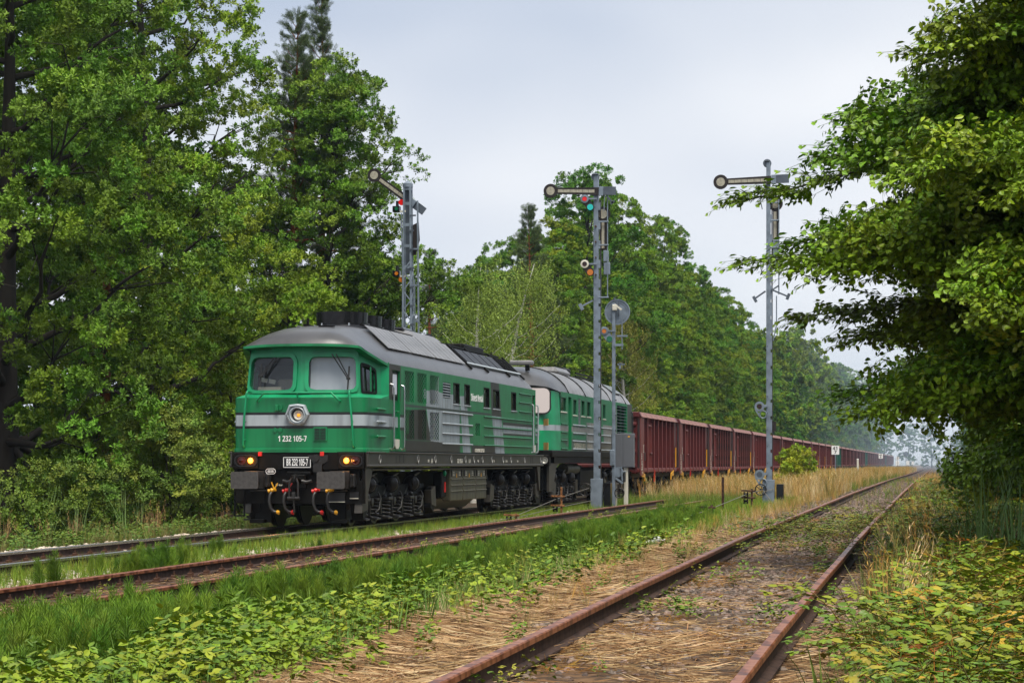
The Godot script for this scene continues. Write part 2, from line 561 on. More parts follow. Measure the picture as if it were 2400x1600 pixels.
func build_tracks() -> void:
	var sl := G.new(); sl.box(Vector3(0, -0.235, 0), Vector3(2.5, 0.15, 0.25), Basis.IDENTITY, 0.015)
	var sleeper := sl.mesh()
	var fa := G.new()   # ribbed plate with clips and bolts
	fa.box(Vector3(0, -0.15, 0), Vector3(0.34, 0.02, 0.16), Basis.IDENTITY, 0.004)
	for sx in [-1.0, 1.0]:
		fa.box(Vector3(sx * 0.1, -0.125, 0), Vector3(0.06, 0.035, 0.1), Basis.IDENTITY, 0.006)
		fa.cyl(Vector3(sx * 0.1, -0.14, 0), Vector3(sx * 0.1, -0.055, 0), 0.011, -1.0, 6)
		fa.cyl(Vector3(sx * 0.1, -0.105, 0), Vector3(sx * 0.1, -0.085, 0), 0.022, -1.0, 6)
		fa.cyl(Vector3(sx * 0.145, -0.14, 0.045), Vector3(sx * 0.145, -0.1, 0.045), 0.016, -1.0, 6)
	var fastening := fa.mesh()
	var specs := [
		["railway_track", TRAIN_X, "railway track under the train with shiny rail tops and pale ballast", M.rail_shiny, 24.0, 75.0, 24.0, 40.0],
		["railway_track", TRACK2_X, "rusty overgrown middle track with exposed rail fastenings", M.rail_head, 14.0, 62.0, 15.0, 40.0],
		["railway_track", TRACK3_X, "rusty right-hand track with brown ballast and straw between its rails", M.rail_head, 8.0, 46.0, 30.0, 30.0]]
	for sp in specs:
		var right: bool = sp[1] == TRACK3_X
		var t := thing(sp[0], sp[2], "", Vector3(sp[1], 0, 0), "", "structure")
		for sx in [-0.7525, 0.7525]:
			var pts := []
			var s := 2.0
			while s < 900.0:
				pts.append(Vector3(sx + (bumpy.get_noise_1d(s * 3.0 + sx * 50.0) * 0.012), y3(s) if right else 0.0, -s))
				s += 1.5 if s < 60.0 else 8.0
			var hw := rail_mesh(pts)
			var r := part(t, "rail", hw[0], sp[3])
			part(r, "rail_web", hw[1], M.rail_web)
		var q: float = sp[4]
		while q < sp[5]:
			var yy := y3(q) if right else 0.0
			part(t, "sleeper", sleeper, M.sleeper, Transform3D(Basis(Vector3.UP, rng.randf_range(-0.015, 0.015)), Vector3(rng.randf_range(-0.03, 0.03), yy - (0.045 if right else 0.0), -q)))
			if q > sp[6] and q < sp[7]:
				for sx in [-0.7525, 0.7525]:
					part(t, "rail_fastening", fastening, M.rust_brown, Transform3D(Basis.IDENTITY, Vector3(sx, yy, -q)))
			q += 0.63

# ---------------------------------------------------------------- the leading locomotive
# local axes: x across (camera side positive), y up from the rail, -z from the front backwards (u = -z)

func L(w: float, h: float, u: float) -> Vector3: return Vector3(w, h, -u)

func fill_poly(im: Image, pts: Array, col: Color, o: Vector2, sc: Vector2) -> void:
	# pts in metres (u, h); o: lower left corner of the picture in metres; sc: pixels per metre
	var p := []
	for q in pts: p.append(Vector2((q[0] - o.x) * sc.x, im.get_height() - (q[1] - o.y) * sc.y))
	var y0: float = INF; var y1: float = -INF
	for q in p:
		y0 = minf(y0, q.y); y1 = maxf(y1, q.y)
	for y in range(maxi(int(ceil(y0 - 0.5)), 0), mini(int(y1 + 0.5), im.get_height())):
		var xs := []
		for i in p.size():
			var a: Vector2 = p[i]; var b: Vector2 = p[(i + 1) % p.size()]
			if (a.y <= y + 0.5) != (b.y <= y + 0.5): xs.append(a.x + (y + 0.5 - a.y) / (b.y - a.y) * (b.x - a.x))
		xs.sort()
		for k in range(0, xs.size() - 1, 2):
			var xa := clampi(int(round(xs[k])), 0, im.get_width()); var xb := clampi(int(round(xs[k + 1])), 0, im.get_width())
			if xb > xa: im.fill_rect(Rect2i(xa, y, xb - xa, 1), col)

func rectp(u0: float, h0: float, u1: float, h1: float) -> Array: return [[u0, h0], [u1, h0], [u1, h1], [u0, h1]]

func weather(im: Image, seed_: int, amount: float) -> void:
	# runs of grime down the panels and a little mottling of the paint
	var f := FastNoiseLite.new(); f.seed = seed_; f.frequency = 0.06; f.fractal_octaves = 3
	var f2 := FastNoiseLite.new(); f2.seed = seed_ + 1; f2.frequency = 0.02
	for y in im.get_height():
		for x in im.get_width():
			var k := f.get_noise_2d(x * 1.6, y * 0.09)
			var j := f2.get_noise_2d(x, y)
			var c := im.get_pixel(x, y)
			var d := clampf(k * 1.6 - 0.15, 0.0, 1.0) * amount
			c = c.lerp(Color(0.23, 0.25, 0.21), d)
			c = c.lerp(Color(0.5, 0.58, 0.52), clampf(-k * 1.5 - 0.3, 0.0, 1.0) * amount * 0.55)
			im.set_pixel(x, y, c * (1.0 + j * 0.1))

func livery_one() -> StandardMaterial3D:
	var im := Image.create(2048, 208, false, Image.FORMAT_RGB8)
	var green := Color(0.03, 0.45, 0.25); var gr := Color(0.57, 0.61, 0.64); var br := Color(0.12, 0.1, 0.085); var bk := Color(0.09, 0.08, 0.08)
	im.fill(green)
	var o := Vector2(1.5, 1.5); var sc := Vector2(2048.0 / 18.7, 208.0 / 1.95)
	var f := func(p, c): fill_poly(im, p, c, o, sc)
	f.call(rectp(1.4, 2.05, 3.0, 2.27), gr)
	f.call(rectp(1.4, 2.27, 3.0, 2.325), bk); f.call(rectp(1.4, 1.995, 3.0, 2.05), bk)
	f.call([[4.85, 2.92], [8.55, 2.9], [8.55, 1.5], [5.55, 1.5]], gr)
	f.call([[2.9, 1.79], [3.1, 1.5], [8.53, 1.5], [8.53, 1.74], [5.5, 1.79]], br)
	f.call([[3.6, 2.45], [4.95, 2.5], [5.5, 1.8], [3.2, 1.8]], br)
	f.call([[8.58, 2.89], [9.32, 2.92], [9.86, 1.5], [8.94, 1.5]], gr)
	f.call([[12.27, 3.4], [13.36, 3.4], [13.74, 2.5], [12.4, 2.5]], br)
	f.call([[12.46, 2.5], [13.7, 2.5], [14.2, 1.5], [12.93, 1.5]], gr)
	f.call([[9.95, 1.73], [12.85, 1.73], [12.95, 1.5], [9.9, 1.5]], br)
	f.call(rectp(13.95, 2.08, 20.2, 2.3), gr)
	f.call(rectp(13.9, 2.3, 20.2, 2.37), bk); f.call(rectp(13.97, 2.03, 20.2, 2.08), bk)
	f.call(rectp(2.86, 2.5, 12.3, 2.555), Color(0.16, 0.2, 0.19))
	f.call(rectp(1.4, 2.62, 2.62, 3.36), Color(0.15, 0.13, 0.1))
	f.call(rectp(8.535, 1.5, 8.575, 2.5), bk); f.call(rectp(13.62, 1.5, 13.66, 2.5), bk)
	weather(im, 31, 0.5)
	var m := mat("livery", Color(1, 1, 1), 0.4)
	m.albedo_texture = ImageTexture.create_from_image(im)
	return m

func wall_with_holes(w: float, u0: float, u1: float, h0: float, h1: float, holes: Array, uvo: Vector2, uvs: Vector2, depth := 0.06) -> G:
	# a side wall in the plane x = w with rectangular openings [ua, ha, ub, hb] and their reveals; uv from (u, h)
	var g := G.new(); g.with_uv = true
	var us := [u0, u1]; var hs := [h0, h1]
	for q in holes:
		us.append_array([q[0], q[2]]); hs.append_array([q[1], q[3]])
	us.sort(); hs.sort()
	var tu := func(u: float, h: float) -> Vector2: return Vector2((u - uvo.x) / uvs.x, 1.0 - (h - uvo.y) / uvs.y)
	for i in us.size() - 1:
		if us[i + 1] - us[i] < 0.001: continue
		for j in hs.size() - 1:
			if hs[j + 1] - hs[j] < 0.001: continue
			var mu: float = (us[i] + us[i + 1]) * 0.5; var mh: float = (hs[j] + hs[j + 1]) * 0.5
			var open := false
			for q in holes:
				if mu > q[0] and mu < q[2] and mh > q[1] and mh < q[3]: open = true
			if open: continue
			g.quad_uv(L(w, hs[j], us[i]), L(w, hs[j], us[i + 1]), L(w, hs[j + 1], us[i + 1]), L(w, hs[j + 1], us[i]), tu.call(us[i], hs[j]), tu.call(us[i + 1], hs[j]), tu.call(us[i + 1], hs[j + 1]), tu.call(us[i], hs[j + 1]))
	var d := -signf(w) * depth
	for q in holes:
		var c := [L(w, q[1], q[0]), L(w, q[1], q[2]), L(w, q[3], q[2]), L(w, q[3], q[0])]
		for k in 4:
			var a: Vector3 = c[k]; var b: Vector3 = c[(k + 1) % 4]
			var t: Vector2 = tu.call(q[0] - 0.05, q[1] - 0.03)
			g.quad_uv(b, a, a + Vector3(d, 0, 0), b + Vector3(d, 0, 0), t, t, t, t)
	return g

func window_face(c: Array, rect: Array, r: float, frame_m: Material, wall: G, parent: Node, called: String, glass_m: Material, inset := 0.04, proud := 0.038) -> Node3D:
	# c: four corners (lower left, lower right, upper right, upper left, seen from outside); rect [x0, y0, x1, y1] as fractions: a rounded opening with frame and pane
	var P := func(x: float, y: float) -> Vector3: return c[0].lerp(c[1], x).lerp(c[3].lerp(c[2], x), y)
	var cx: float = (rect[0] + rect[2]) * 0.5; var cy: float = (rect[1] + rect[3]) * 0.5
	var W: float = (c[1] - c[0]).length(); var H: float = (c[3] - c[0]).length()
	var hx: float = (rect[2] - rect[0]) * 0.5 * W; var hy: float = (rect[3] - rect[1]) * 0.5 * H
	var inner := []; var outer := []; var ring := []
	var angs := []
	for k in 40: angs.append(TAU * k / 40.0)
	for q in [[0, 0], [1, 0], [1, 1], [0, 1]]: angs.append(fposmod(atan2((q[1] - cy) * H, (q[0] - cx) * W), TAU))
	angs.sort()
	for a in angs:
		var d := Vector2(cos(a), sin(a))
		# rounded rectangle by bisection
		var lo := 0.0; var hi := hx + hy
		for it in 18:
			var m := (lo + hi) * 0.5
			var p := (d * m).abs() - Vector2(hx - r, hy - r)
			var sd := Vector2(maxf(p.x, 0), maxf(p.y, 0)).length() + minf(maxf(p.x, p.y), 0.0) - r
			if sd < 0.0: lo = m
			else: hi = m
		inner.append(Vector2(cx + d.x * lo / W, cy + d.y * lo / H))
		var t := 1e9
		if d.x > 1e-5: t = minf(t, (1.0 - cx) * W / d.x)
		if d.x < -1e-5: t = minf(t, -cx * W / d.x)
		if d.y > 1e-5: t = minf(t, (1.0 - cy) * H / d.y)
		if d.y < -1e-5: t = minf(t, -cy * H / d.y)
		outer.append(Vector2(cx + d.x * t / W, cy + d.y * t / H))
		var rr := minf(lo + 0.085, t * 0.985)
		ring.append(Vector2(cx + d.x * rr / W, cy + d.y * rr / H))
	var nn: Vector3 = (c[1] - c[0]).cross(c[3] - c[0]).normalized()
	var fr := G.new(); var gl := G.new()
	var cen: Vector3 = P.call(cx, cy)
	for k in angs.size():
		var j := (k + 1) % angs.size()
		var i0: Vector3 = P.call(inner[k].x, inner[k].y); var i1: Vector3 = P.call(inner[j].x, inner[j].y)
		var o0: Vector3 = P.call(outer[k].x, outer[k].y); var o1: Vector3 = P.call(outer[j].x, outer[j].y)
		var r0: Vector3 = P.call(ring[k].x, ring[k].y); var r1: Vector3 = P.call(ring[j].x, ring[j].y)
		wall.quad(i0, o0, o1, i1)
		wall.quad(i0, i1, i1 - nn * 0.09, i0 - nn * 0.09)
		fr.quad(i0 + nn * proud, r0 + nn * proud, r1 + nn * proud, i1 + nn * proud)
		fr.quad(r0 + nn * proud, r0, r1, r1 + nn * proud)
		fr.quad(i1 + nn * proud, i1 - nn * inset, i0 - nn * inset, i0 + nn * proud)
		gl.tri(cen - nn * inset, i0 - nn * inset, i1 - nn * inset)
	var win := part(parent, called, fr, frame_m)
	part(parent, "pane", gl, glass_m)
	return win

func ring_tube(g: G, pts: Array, r: float, sides := 8) -> void:
	var p := pts.duplicate(); p.append(pts[0])
	g.tube(p, [r], sides, false)

func spring(g: G, at: Vector3, r: float, h: float, turns: float, wire: float) -> void:
	var pts := []
	var nseg := int(turns * 10)
	for k in nseg + 1:
		var a := TAU * turns * k / nseg
		pts.append(at + Vector3(cos(a) * r, h * k / nseg, sin(a) * r))
	g.tube(pts, [wire], 6)

func wheel_mesh(r: float) -> ArrayMesh:
	var g := G.new()
	# axis along x, tread outward at +x
	g.lathe(Vector3.ZERO, Vector3.RIGHT, [Vector2(r + 0.028, -0.075), Vector2(r + 0.028, -0.045), Vector2(r, -0.03), Vector2(r - 0.01, 0.065), Vector2(r - 0.065, 0.065), Vector2(r - 0.09, 0.02), Vector2(0.2, 0.0), Vector2(0.14, 0.06), Vector2(0.12, 0.1), Vector2(0.0, 0.1)], 28)
	g.lathe(Vector3.ZERO, Vector3.LEFT, [Vector2(r + 0.028, 0.075), Vector2(0.0, 0.075)], 28)
	return g.mesh()

func three_axle_bogie(parent: Node, u0: float, axles: Array, u1: float, detail := true) -> void:
	var f := G.new()
	for sx in [-1.0, 1.0]:
		f.box(L(sx * 1.02, 0.72, (u0 + u1) * 0.5), Vector3(0.14, 0.26, u1 - u0 - 0.3), Basis.IDENTITY, 0.02)
		for e in [u0 + 0.12, u1 - 0.12]:
			var k := -1.0 if e < (u0 + u1) * 0.5 else 1.0
			f.plate([Vector2(-0.2 * k, 0.75), Vector2(0.16 * k, 0.68), Vector2(0.2 * k, 0.5), Vector2(0.02 * k, 0.16), Vector2(-0.26 * k, 0.3)], L(sx * 1.06 + sx * 0.0, 0.0, e), Vector3(0, 0, -1), Vector3.UP, 0.24 * 1.0)
	f.box(L(0, 0.75, (u0 + u1) * 0.5), Vector3(2.0, 0.24, 1.4), Basis.IDENTITY, 0.02)
	f.box(L(0, 0.66, u0 + 0.25), Vector3(2.1, 0.2, 0.2), Basis.IDENTITY, 0.02)
	f.box(L(0, 0.66, u1 - 0.25), Vector3(2.1, 0.2, 0.2), Basis.IDENTITY, 0.02)
	var b := part(parent, "bogie", f, M.under)
	var wm := wheel_mesh(0.525)
	for a in axles:
		var ax := G.new(); ax.cyl(L(-0.8, 0.525, a), L(0.8, 0.525, a), 0.1, -1.0, 12)
		part(b, "axle", ax, M.under)
		part(b, "wheel", wm, M.under_mid, Transform3D(Basis.IDENTITY, L(0.75, 0.525, a)))
		part(b, "wheel", wm, M.under_mid, Transform3D(Basis(Vector3.UP, PI), L(-0.75, 0.525, a)))
		var side := [1.0, -1.0] if detail else [1.0]
		for sx in side:
			var bx := G.new()
			bx.lathe(L(sx * 0.98, 0.5, a), Vector3(sx, 0, 0), [Vector2(0.19, 0.0), Vector2(0.19, 0.06), Vector2(0.2, 0.07), Vector2(0.2, 0.11), Vector2(0.165, 0.14), Vector2(0.165, 0.2), Vector2(0.09, 0.23), Vector2(0.09, 0.29), Vector2(0.0, 0.3)], 20)
			bx.box(L(sx * 1.08, 0.5, a), Vector3(0.16, 0.24, 0.62), Basis.IDENTITY, 0.03)
			for k in 6:
				var an := TAU * k / 6.0
				bx.cyl(L(sx * 1.17, 0.5 + sin(an) * 0.13, a + cos(an) * 0.13), L(sx * 1.215, 0.5 + sin(an) * 0.13, a + cos(an) * 0.13), 0.018, -1.0, 6)
			part(b, "axle_box", bx, M.under_mid)
			for du in [-0.46, 0.46]:
				var sp := G.new()
				spring(sp, L(sx * 1.12, 0.17, a + du), 0.145, 0.36, 4.6, 0.024)
				sp.box(L(sx * 1.12, 0.555, a + du), Vector3(0.36, 0.05, 0.36), Basis.IDENTITY, 0.01)
				sp.box(L(sx * 1.12, 0.15, a + du), Vector3(0.34, 0.03, 0.34), Basis.IDENTITY, 0.01)
				part(b, "coil_spring", sp, M.under_mid)
			var cy := G.new()
			cy.lathe(L(sx * 1.1, 0.86, a + 0.25), Vector3(0.25 * sx, 0, 1), [Vector2(0.0, 0.32), Vector2(0.09, 0.3), Vector2(0.16, 0.26), Vector2(0.17, 0.22), Vector2(0.17, -0.1), Vector2(0.2, -0.1), Vector2(0.2, -0.14), Vector2(0.15, -0.16), Vector2(0.0, -0.16)], 18)
			cy.bar(L(sx * 1.1, 0.86, a - 0.02), L(sx * 1.08, 0.62, a - 0.34), 0.03, 0.07)
			cy.bar(L(sx * 1.22, 0.98, a - 0.16), L(sx * 1.2, 0.8, a - 0.02), 0.02, 0.05)
			cy.bar(L(sx * 1.1, 1.06, a + 0.5), L(sx * 1.1, 0.7, a + 0.5), 0.06, 0.12)
			cy.box(L(sx * 1.12, 1.06, a + 0.28), Vector3(0.22, 0.04, 0.5), Basis(Vector3.RIGHT, 0.12), 0.01)
			part(b, "brake_cylinder", cy, M.under_mid)
			var ln := G.new()
			ln.tube([L(sx * 1.26, 0.7, a + 0.46), L(sx * 1.3, 0.6, a + 0.5), L(sx * 1.3, 0.36, a + 0.42), L(sx * 1.24, 0.28, a + 0.3)], [0.02], 6)
			ln.bar(L(sx * 1.22, 0.64, a - 0.3), L(sx * 1.24, 0.2, a - 0.24), 0.03, 0.1)
			ln.bar(L(sx * 1.2, 0.62, a + 0.72), L(sx * 1.2, 0.24, a + 0.76), 0.05, 0.12)
			part(b, "brake_rigging", ln, M.under_mid)
	for sx in [1.0, -1.0]:
		for e in [u0, u1]:
			var k := 1.0 if e == u0 else -1.0
			var sb := G.new()
			sb.plate([Vector2(0, 0.78), Vector2(0.42 * k, 0.68), Vector2(0.36 * k, 0.36), Vector2(-0.12 * k, 0.3)], L(sx * 1.16, 0.0, e), Vector3(0, 0, -1), Vector3.UP, 0.16)
			part(b, "sand_box", sb, M.skirt)

func lamp_unit(parent: Node, cx: float, inner_sign: float, lit: bool) -> void:
	# rectangular black housing with a stadium-shaped bezel, a headlight and a tail light
	var g := G.new()
	var st := func(rx: float, ry: float) -> Array:
		var p := []
		for k in 24:
			var a := TAU * k / 24.0
			p.append(Vector2(cos(a) * ry + signf(cos(a)) * (rx - ry), sin(a) * ry))
		return p
	var o: Array = st.call(0.245, 0.125)
	var i: Array = st.call(0.215, 0.1)
	var z := 0.015
	for k in 24:
		var j := (k + 1) % 24
		g.quad(L(cx + i[k].x, 1.35 + i[k].y, -0.05), L(cx + o[k].x, 1.35 + o[k].y, -0.05), L(cx + o[j].x, 1.35 + o[j].y, -0.05), L(cx + i[j].x, 1.35 + i[j].y, -0.05))
		g.quad(L(cx + o[k].x, 1.35 + o[k].y, -0.05), L(cx + o[k].x, 1.35 + o[k].y, 0.02), L(cx + o[j].x, 1.35 + o[j].y, 0.02), L(cx + o[j].x, 1.35 + o[j].y, -0.05))
		g.quad(L(cx + i[j].x, 1.35 + i[j].y, -0.05), L(cx + i[j].x, 1.35 + i[j].y, 0.06), L(cx + i[k].x, 1.35 + i[k].y, 0.06), L(cx + i[k].x, 1.35 + i[k].y, -0.05))
	var u := part(parent, "lamp_unit", g, M.black_gloss)
	var pl := G.new(); pl.plate(st.call(0.205, 0.098), L(cx, 1.35, 0.045), Vector3.RIGHT, Vector3.UP, 0.015)
	part(u, "reflector_plate", pl, M.off_white)
	var hx := cx + inner_sign * 0.095; var tx := cx - inner_sign * 0.095
	var hl := G.new()
	hl.lathe(L(hx, 1.35, 0.01), Vector3(0, 0, 1), [Vector2(0.09, -0.02), Vector2(0.095, 0.03), Vector2(0.086, 0.036), Vector2(0.06, 0.05), Vector2(0.0, 0.058)], 22)
	var hn := part(u, "headlight", hl, M.lamp_amber if lit else M.chrome)
	var core := G.new()
	core.lathe(L(hx, 1.35, -0.044), Vector3(0, 0, 1), [Vector2(0.055, 0.0), Vector2(0.04, 0.014), Vector2(0.0, 0.022)], 16)
	part(u, "bulb", core, M.lamp_core if lit else M.glass_dark)
	var tl := G.new()
	tl.lathe(L(tx, 1.35, -0.01), Vector3(0, 0, 1), [Vector2(0.088, -0.02), Vector2(0.088, 0.03), Vector2(0.075, 0.035), Vector2(0.06, 0.03), Vector2(0.0, 0.05)], 22)
	part(u, "tail_light", tl, M.lens_dark_red)
	if lit:
		var om := OmniLight3D.new()
		om.name = "headlight_glow"
		om.light_color = Color(1.0, 0.66, 0.28); om.light_energy = 0.05; om.light_size = 0.06; om.omni_range = 8.0; om.omni_attenuation = 2.0; om.shadow_enabled = true
		u.add_child(om)
		om.position = L(hx, 1.35, -0.12)

func roof_section(u: float) -> Array:
	# half profile turned into a full row of points from the far eave to the near eave
	var t := clampf((u - 0.05) / 2.1, 0.0, 1.0)
	var he := along([[0.0, 3.66], [0.15, 3.64], [0.5, 3.56], [1.6, 3.34], [30.0, 3.34]], u)
	var we := along([[0.0, 1.2], [0.15, 1.24], [0.5, 1.3], [1.6, 1.47], [30.0, 1.47]], u)
	var hc := along([[-0.02, 3.70], [0.04, 3.79], [0.12, 3.87], [0.25, 3.95], [0.5, 4.02], [1.0, 4.1], [1.6, 4.16], [2.4, 4.21], [4.0, 4.25], [40.0, 4.25]], u)
	var prof := [[1.0, 0.0], [0.985, 0.1], [0.945, 0.22], [0.86, 0.36], [0.74, 0.54], [0.6, 0.76], [0.5, 0.9], [0.42, 0.945], [0.25, 0.98], [0.0, 1.0]]
	var bow := 0.0
	var row := []
	for k in 19:
		var q: Array = prof[k] if k < 10 else prof[18 - k]
		var sg := -1.0 if k < 10 else 1.0
		var round_: float = 1.0 - pow(q[0], 3.2)
		var f: float = lerpf(round_, q[1], smoothstep(0.1, 1.0, t))
		bow = 0.16 * (q[0] * q[0]) * clampf(1.0 - u / 0.4, 0.0, 1.0)
		row.append(L(sg * q[0] * we, he + (hc - he) * f, u + bow))
	return row

func build_locomotive() -> void:
	var t := thing("diesel_locomotive", "leading green diesel locomotive with lit headlights, grey stripe and black frame", "locomotive", Vector3(TRAIN_X, 0, -43.0))
	var liv := livery_one()
	var U1 := 18.75
	var uvo := Vector2(1.5, 1.5); var uvs := Vector2(18.7, 1.95)
	# --- body sides with their openings
	var wins := [[7.83, 2.69, 8.55, 3.19], [9.06, 2.69, 9.74, 3.2], [11.4, 2.69, 12.14, 3.2], [12.6, 2.69, 13.46, 3.19], [15.05, 2.7, 15.8, 3.2]]
	var vents := [[2.98, 2.62, 3.83, 3.27], [4.16, 2.62, 5.04, 3.27], [5.38, 2.62, 6.28, 3.27], [2.98, 1.82, 3.83, 2.44], [4.2, 1.82, 5.02, 2.46], [5.38, 1.82, 6.28, 2.44], [10.4, 1.98, 10.95, 2.28]]
	var louvre := [[6.72, 2.8, 7.52, 3.16]]
	var doors := [[1.88, 1.62, 2.56, 3.24], [18.2, 1.7, 18.68, 3.2]]
	var holes := wins + vents + louvre + doors
	for sx in [1.0, -1.0]:
		var g := wall_with_holes(sx * 1.475, 1.6, U1, 1.55, 3.36, holes if sx > 0.0 else [], uvo, uvs, 0.09)
		part(t, "body_side", g, liv)
	for q in wins:
		var fr := G.new()
		for e in [[q[0], q[1], q[2], q[1] + 0.035], [q[0], q[3] - 0.035, q[2], q[3]], [q[0], q[1], q[0] + 0.05, q[3]], [q[2] - 0.05, q[1], q[2], q[3]]]:
			fr.box(L(1.452, (e[1] + e[3]) * 0.5, (e[0] + e[2]) * 0.5), Vector3(0.05, e[3] - e[1], e[2] - e[0]), Basis.IDENTITY, 0.008)
		var w := part(t, "side_window", fr, M.frame_dark)
		var pn := G.new(); pn.box(L(1.425, (q[1] + q[3]) * 0.5, (q[0] + q[2]) * 0.5), Vector3(0.01, q[3] - q[1], q[2] - q[0]))
		part(w, "pane", pn, M.glass_dark)
		var sill := G.new(); sill.box(L(1.487, q[1] - 0.015, (q[0] + q[2]) * 0.5), Vector3(0.03, 0.03, q[2] - q[0] + 0.06), Basis.IDENTITY, 0.008)
		part(w, "sill", sill, M.paint_grey)
	for q in vents:
		var back := G.new(); back.box(L(1.1, (q[1] + q[3]) * 0.5, (q[0] + q[2]) * 0.5), Vector3(0.03, q[3] - q[1] + 0.1, q[2] - q[0] + 0.2))
		var bk := part(t, "filter_grille", back, M.battery)
		var g := G.new(); g.with_uv = true
		# expanded metal: strands running both ways, leaving diamonds
		var cu := 0.2; var ch := 0.112
		var nu: int = int(round((q[2] - q[0]) / cu)); var nh: int = int(round((q[3] - q[1]) / ch))
		cu = (q[2] - q[0]) / nu; ch = (q[3] - q[1]) / nh
		var bw := 0.017
		for i in nu:
			for j in nh:
				var c := Vector2(q[0] + (i + 0.5) * cu, q[1] + (j + 0.5) * ch)
				var T := Vector2((c.x - uvo.x) / uvs.x, 1.0 - (c.y - uvo.y) / uvs.y)
				var cs := [Vector2(0, ch * 0.5), Vector2(cu * 0.5, 0), Vector2(0, -ch * 0.5), Vector2(-cu * 0.5, 0)]
				for k in 4:
					var a: Vector2 = c + cs[k]; var b: Vector2 = c + cs[(k + 1) % 4]
					var a2: Vector2 = c + cs[k] * 0.74; var b2: Vector2 = c + cs[(k + 1) % 4] * 0.74
					g.quad_uv(L(1.466, a2.y, a2.x), L(1.466, a.y, a.x), L(1.466, b.y, b.x), L(1.466, b2.y, b2.x), T, T, T, T)
				for k in 4:
					var corner: Vector2 = c + Vector2(cu * 0.5 * (1 if k in [0, 1] else -1), ch * 0.5 * (1 if k in [0, 3] else -1))
					var p1: Vector2 = c + (Vector2(cu * 0.5, 0) * (1 if k in [0, 1] else -1)); var p2: Vector2 = c + Vector2(0, ch * 0.5) * (1 if k in [0, 3] else -1)
					# the triangle between two diamonds is open too, except for its strand
					var m2: Vector2 = corner.lerp((p1 + p2) * 0.5, 0.45)
					var A := L(1.466, p1.y, p1.x); var B := L(1.466, p2.y, p2.x)
					g.quad_uv(A, B, L(1.466, p2.lerp(corner, 0.22).y, p2.lerp(corner, 0.22).x), L(1.466, p1.lerp(corner, 0.22).y, p1.lerp(corner, 0.22).x), T, T, T, T)
		part(bk, "mesh_screen", g, liv)
	for q in louvre:
		var back := G.new(); back.box(L(1.15, (q[1] + q[3]) * 0.5, (q[0] + q[2]) * 0.5), Vector3(0.03, q[3] - q[1] + 0.1, q[2] - q[0] + 0.2))
		var lv := part(t, "louvre", back, M.paint_grey)
		for k in 6:
			var s := G.new(); s.box(L(1.45, q[1] + 0.035 + k * 0.062, (q[0] + q[2]) * 0.5), Vector3(0.07, 0.012, q[2] - q[0]), Basis(Vector3(0, 0, 1), -0.6))
			part(lv, "slat", s, M.paint_grey)
	# --- side ribs
	for rb in [[6.65, 10.0, 2.47], [6.65, 10.0, 2.21], [6.65, 10.0, 1.98], [6.65, 10.0, 1.745], [11.42, 18.05, 2.46], [11.42, 18.05, 2.21], [11.42, 18.05, 1.98], [11.42, 18.05, 1.745], [16.2, 18.02, 3.19], [16.2, 18.02, 2.95], [16.2, 18.02, 2.7]]:
		var g := G.new(); g.box(L(1.487, rb[2], (rb[0] + rb[1]) * 0.5), Vector3(0.034, 0.04, rb[1] - rb[0]), Basis.IDENTITY, 0.014)
		part(t, "side_rib", g, M.green_dull if rb[2] > 2.6 or rb[0] > 11.0 else M.paint_grey)
	# --- doors in the sides
	for q in doors:
		var d := G.new(); d.box(L(1.4, (q[1] + q[3]) * 0.5, (q[0] + q[2]) * 0.5), Vector3(0.03, q[3] - q[1], q[2] - q[0]))
		var dn := part(t, "side_door", d, M.green if q[0] < 5.0 else M.green_dull)
		var up := G.new(); up.box(L(1.418, 2.92, (q[0] + q[2]) * 0.5), Vector3(0.012, 0.6, q[2] - q[0]))
		part(dn, "upper_panel", up, M.frame_dark)
		var ww: float = (q[2] - q[0]) * 0.5
		var fr := G.new(); fr.box(L(1.43, 2.95, q[0] + ww), Vector3(0.02, 0.5, ww + 0.08), Basis.IDENTITY, 0.01)
		var dw := part(dn, "door_window", fr, M.rubber)
		var pn := G.new(); pn.box(L(1.443, 2.95, q[0] + ww), Vector3(0.008, 0.42, ww))
		part(dn, "pane", pn, M.lilac_pale if q[0] < 5.0 else M.glass_dark)
		if q[0] < 5.0:
			var st := G.new(); st.box(L(1.424, 2.16, q[0] + ww), Vector3(0.012, 0.22, q[2] - q[0]))
			part(dn, "grey_stripe", st, M.paint_grey)
		var kn := G.new(); kn.cyl(L(1.41, 2.38, q[2] - 0.12), L(1.49, 2.38, q[2] - 0.12), 0.02, -1.0, 8)
		kn.box(L(1.48, 2.38, q[2] - 0.2), Vector3(0.02, 0.03, 0.2), Basis.IDENTITY, 0.006)
		part(dn, "handle", kn, M.green)
		for e in [q[0] - 0.12, q[2] + 0.12]:
			var hr := G.new()
			hr.tube([L(1.475, 2.94, e), L(1.53, 2.92, e), L(1.54, 2.86, e), L(1.54, 1.66, e), L(1.53, 1.6, e), L(1.475, 1.59, e)], [0.02], 8)
			part(t, "grab_rail", hr, M.chrome if q[0] < 5.0 else M.paint_grey)
		var fs := G.new(); fs.plate([Vector2(-0.2, 0.2), Vector2(0.2, 0.2), Vector2(0.19, 0.06), Vector2(0.1, 0.0), Vector2(-0.1, 0.0), Vector2(-0.18, 0.06)], L(1.482, 1.6, q[0] + ww), Vector3(0, 0, -1), Vector3.UP, 0.02)
		part(dn, "kick_plate", fs, M.off_white)
	# --- roof: front hood and main roof as one skin, plates laid over it
	var us := [-0.02, 0.0, 0.04, 0.12, 0.25, 0.38, 0.5, 0.75, 1.0, 1.3, 1.6, 2.0, 2.4]
	var rows := []
	for u in us: rows.append(roof_section(u))
	var hood := G.new(); hood.sheet(rows)
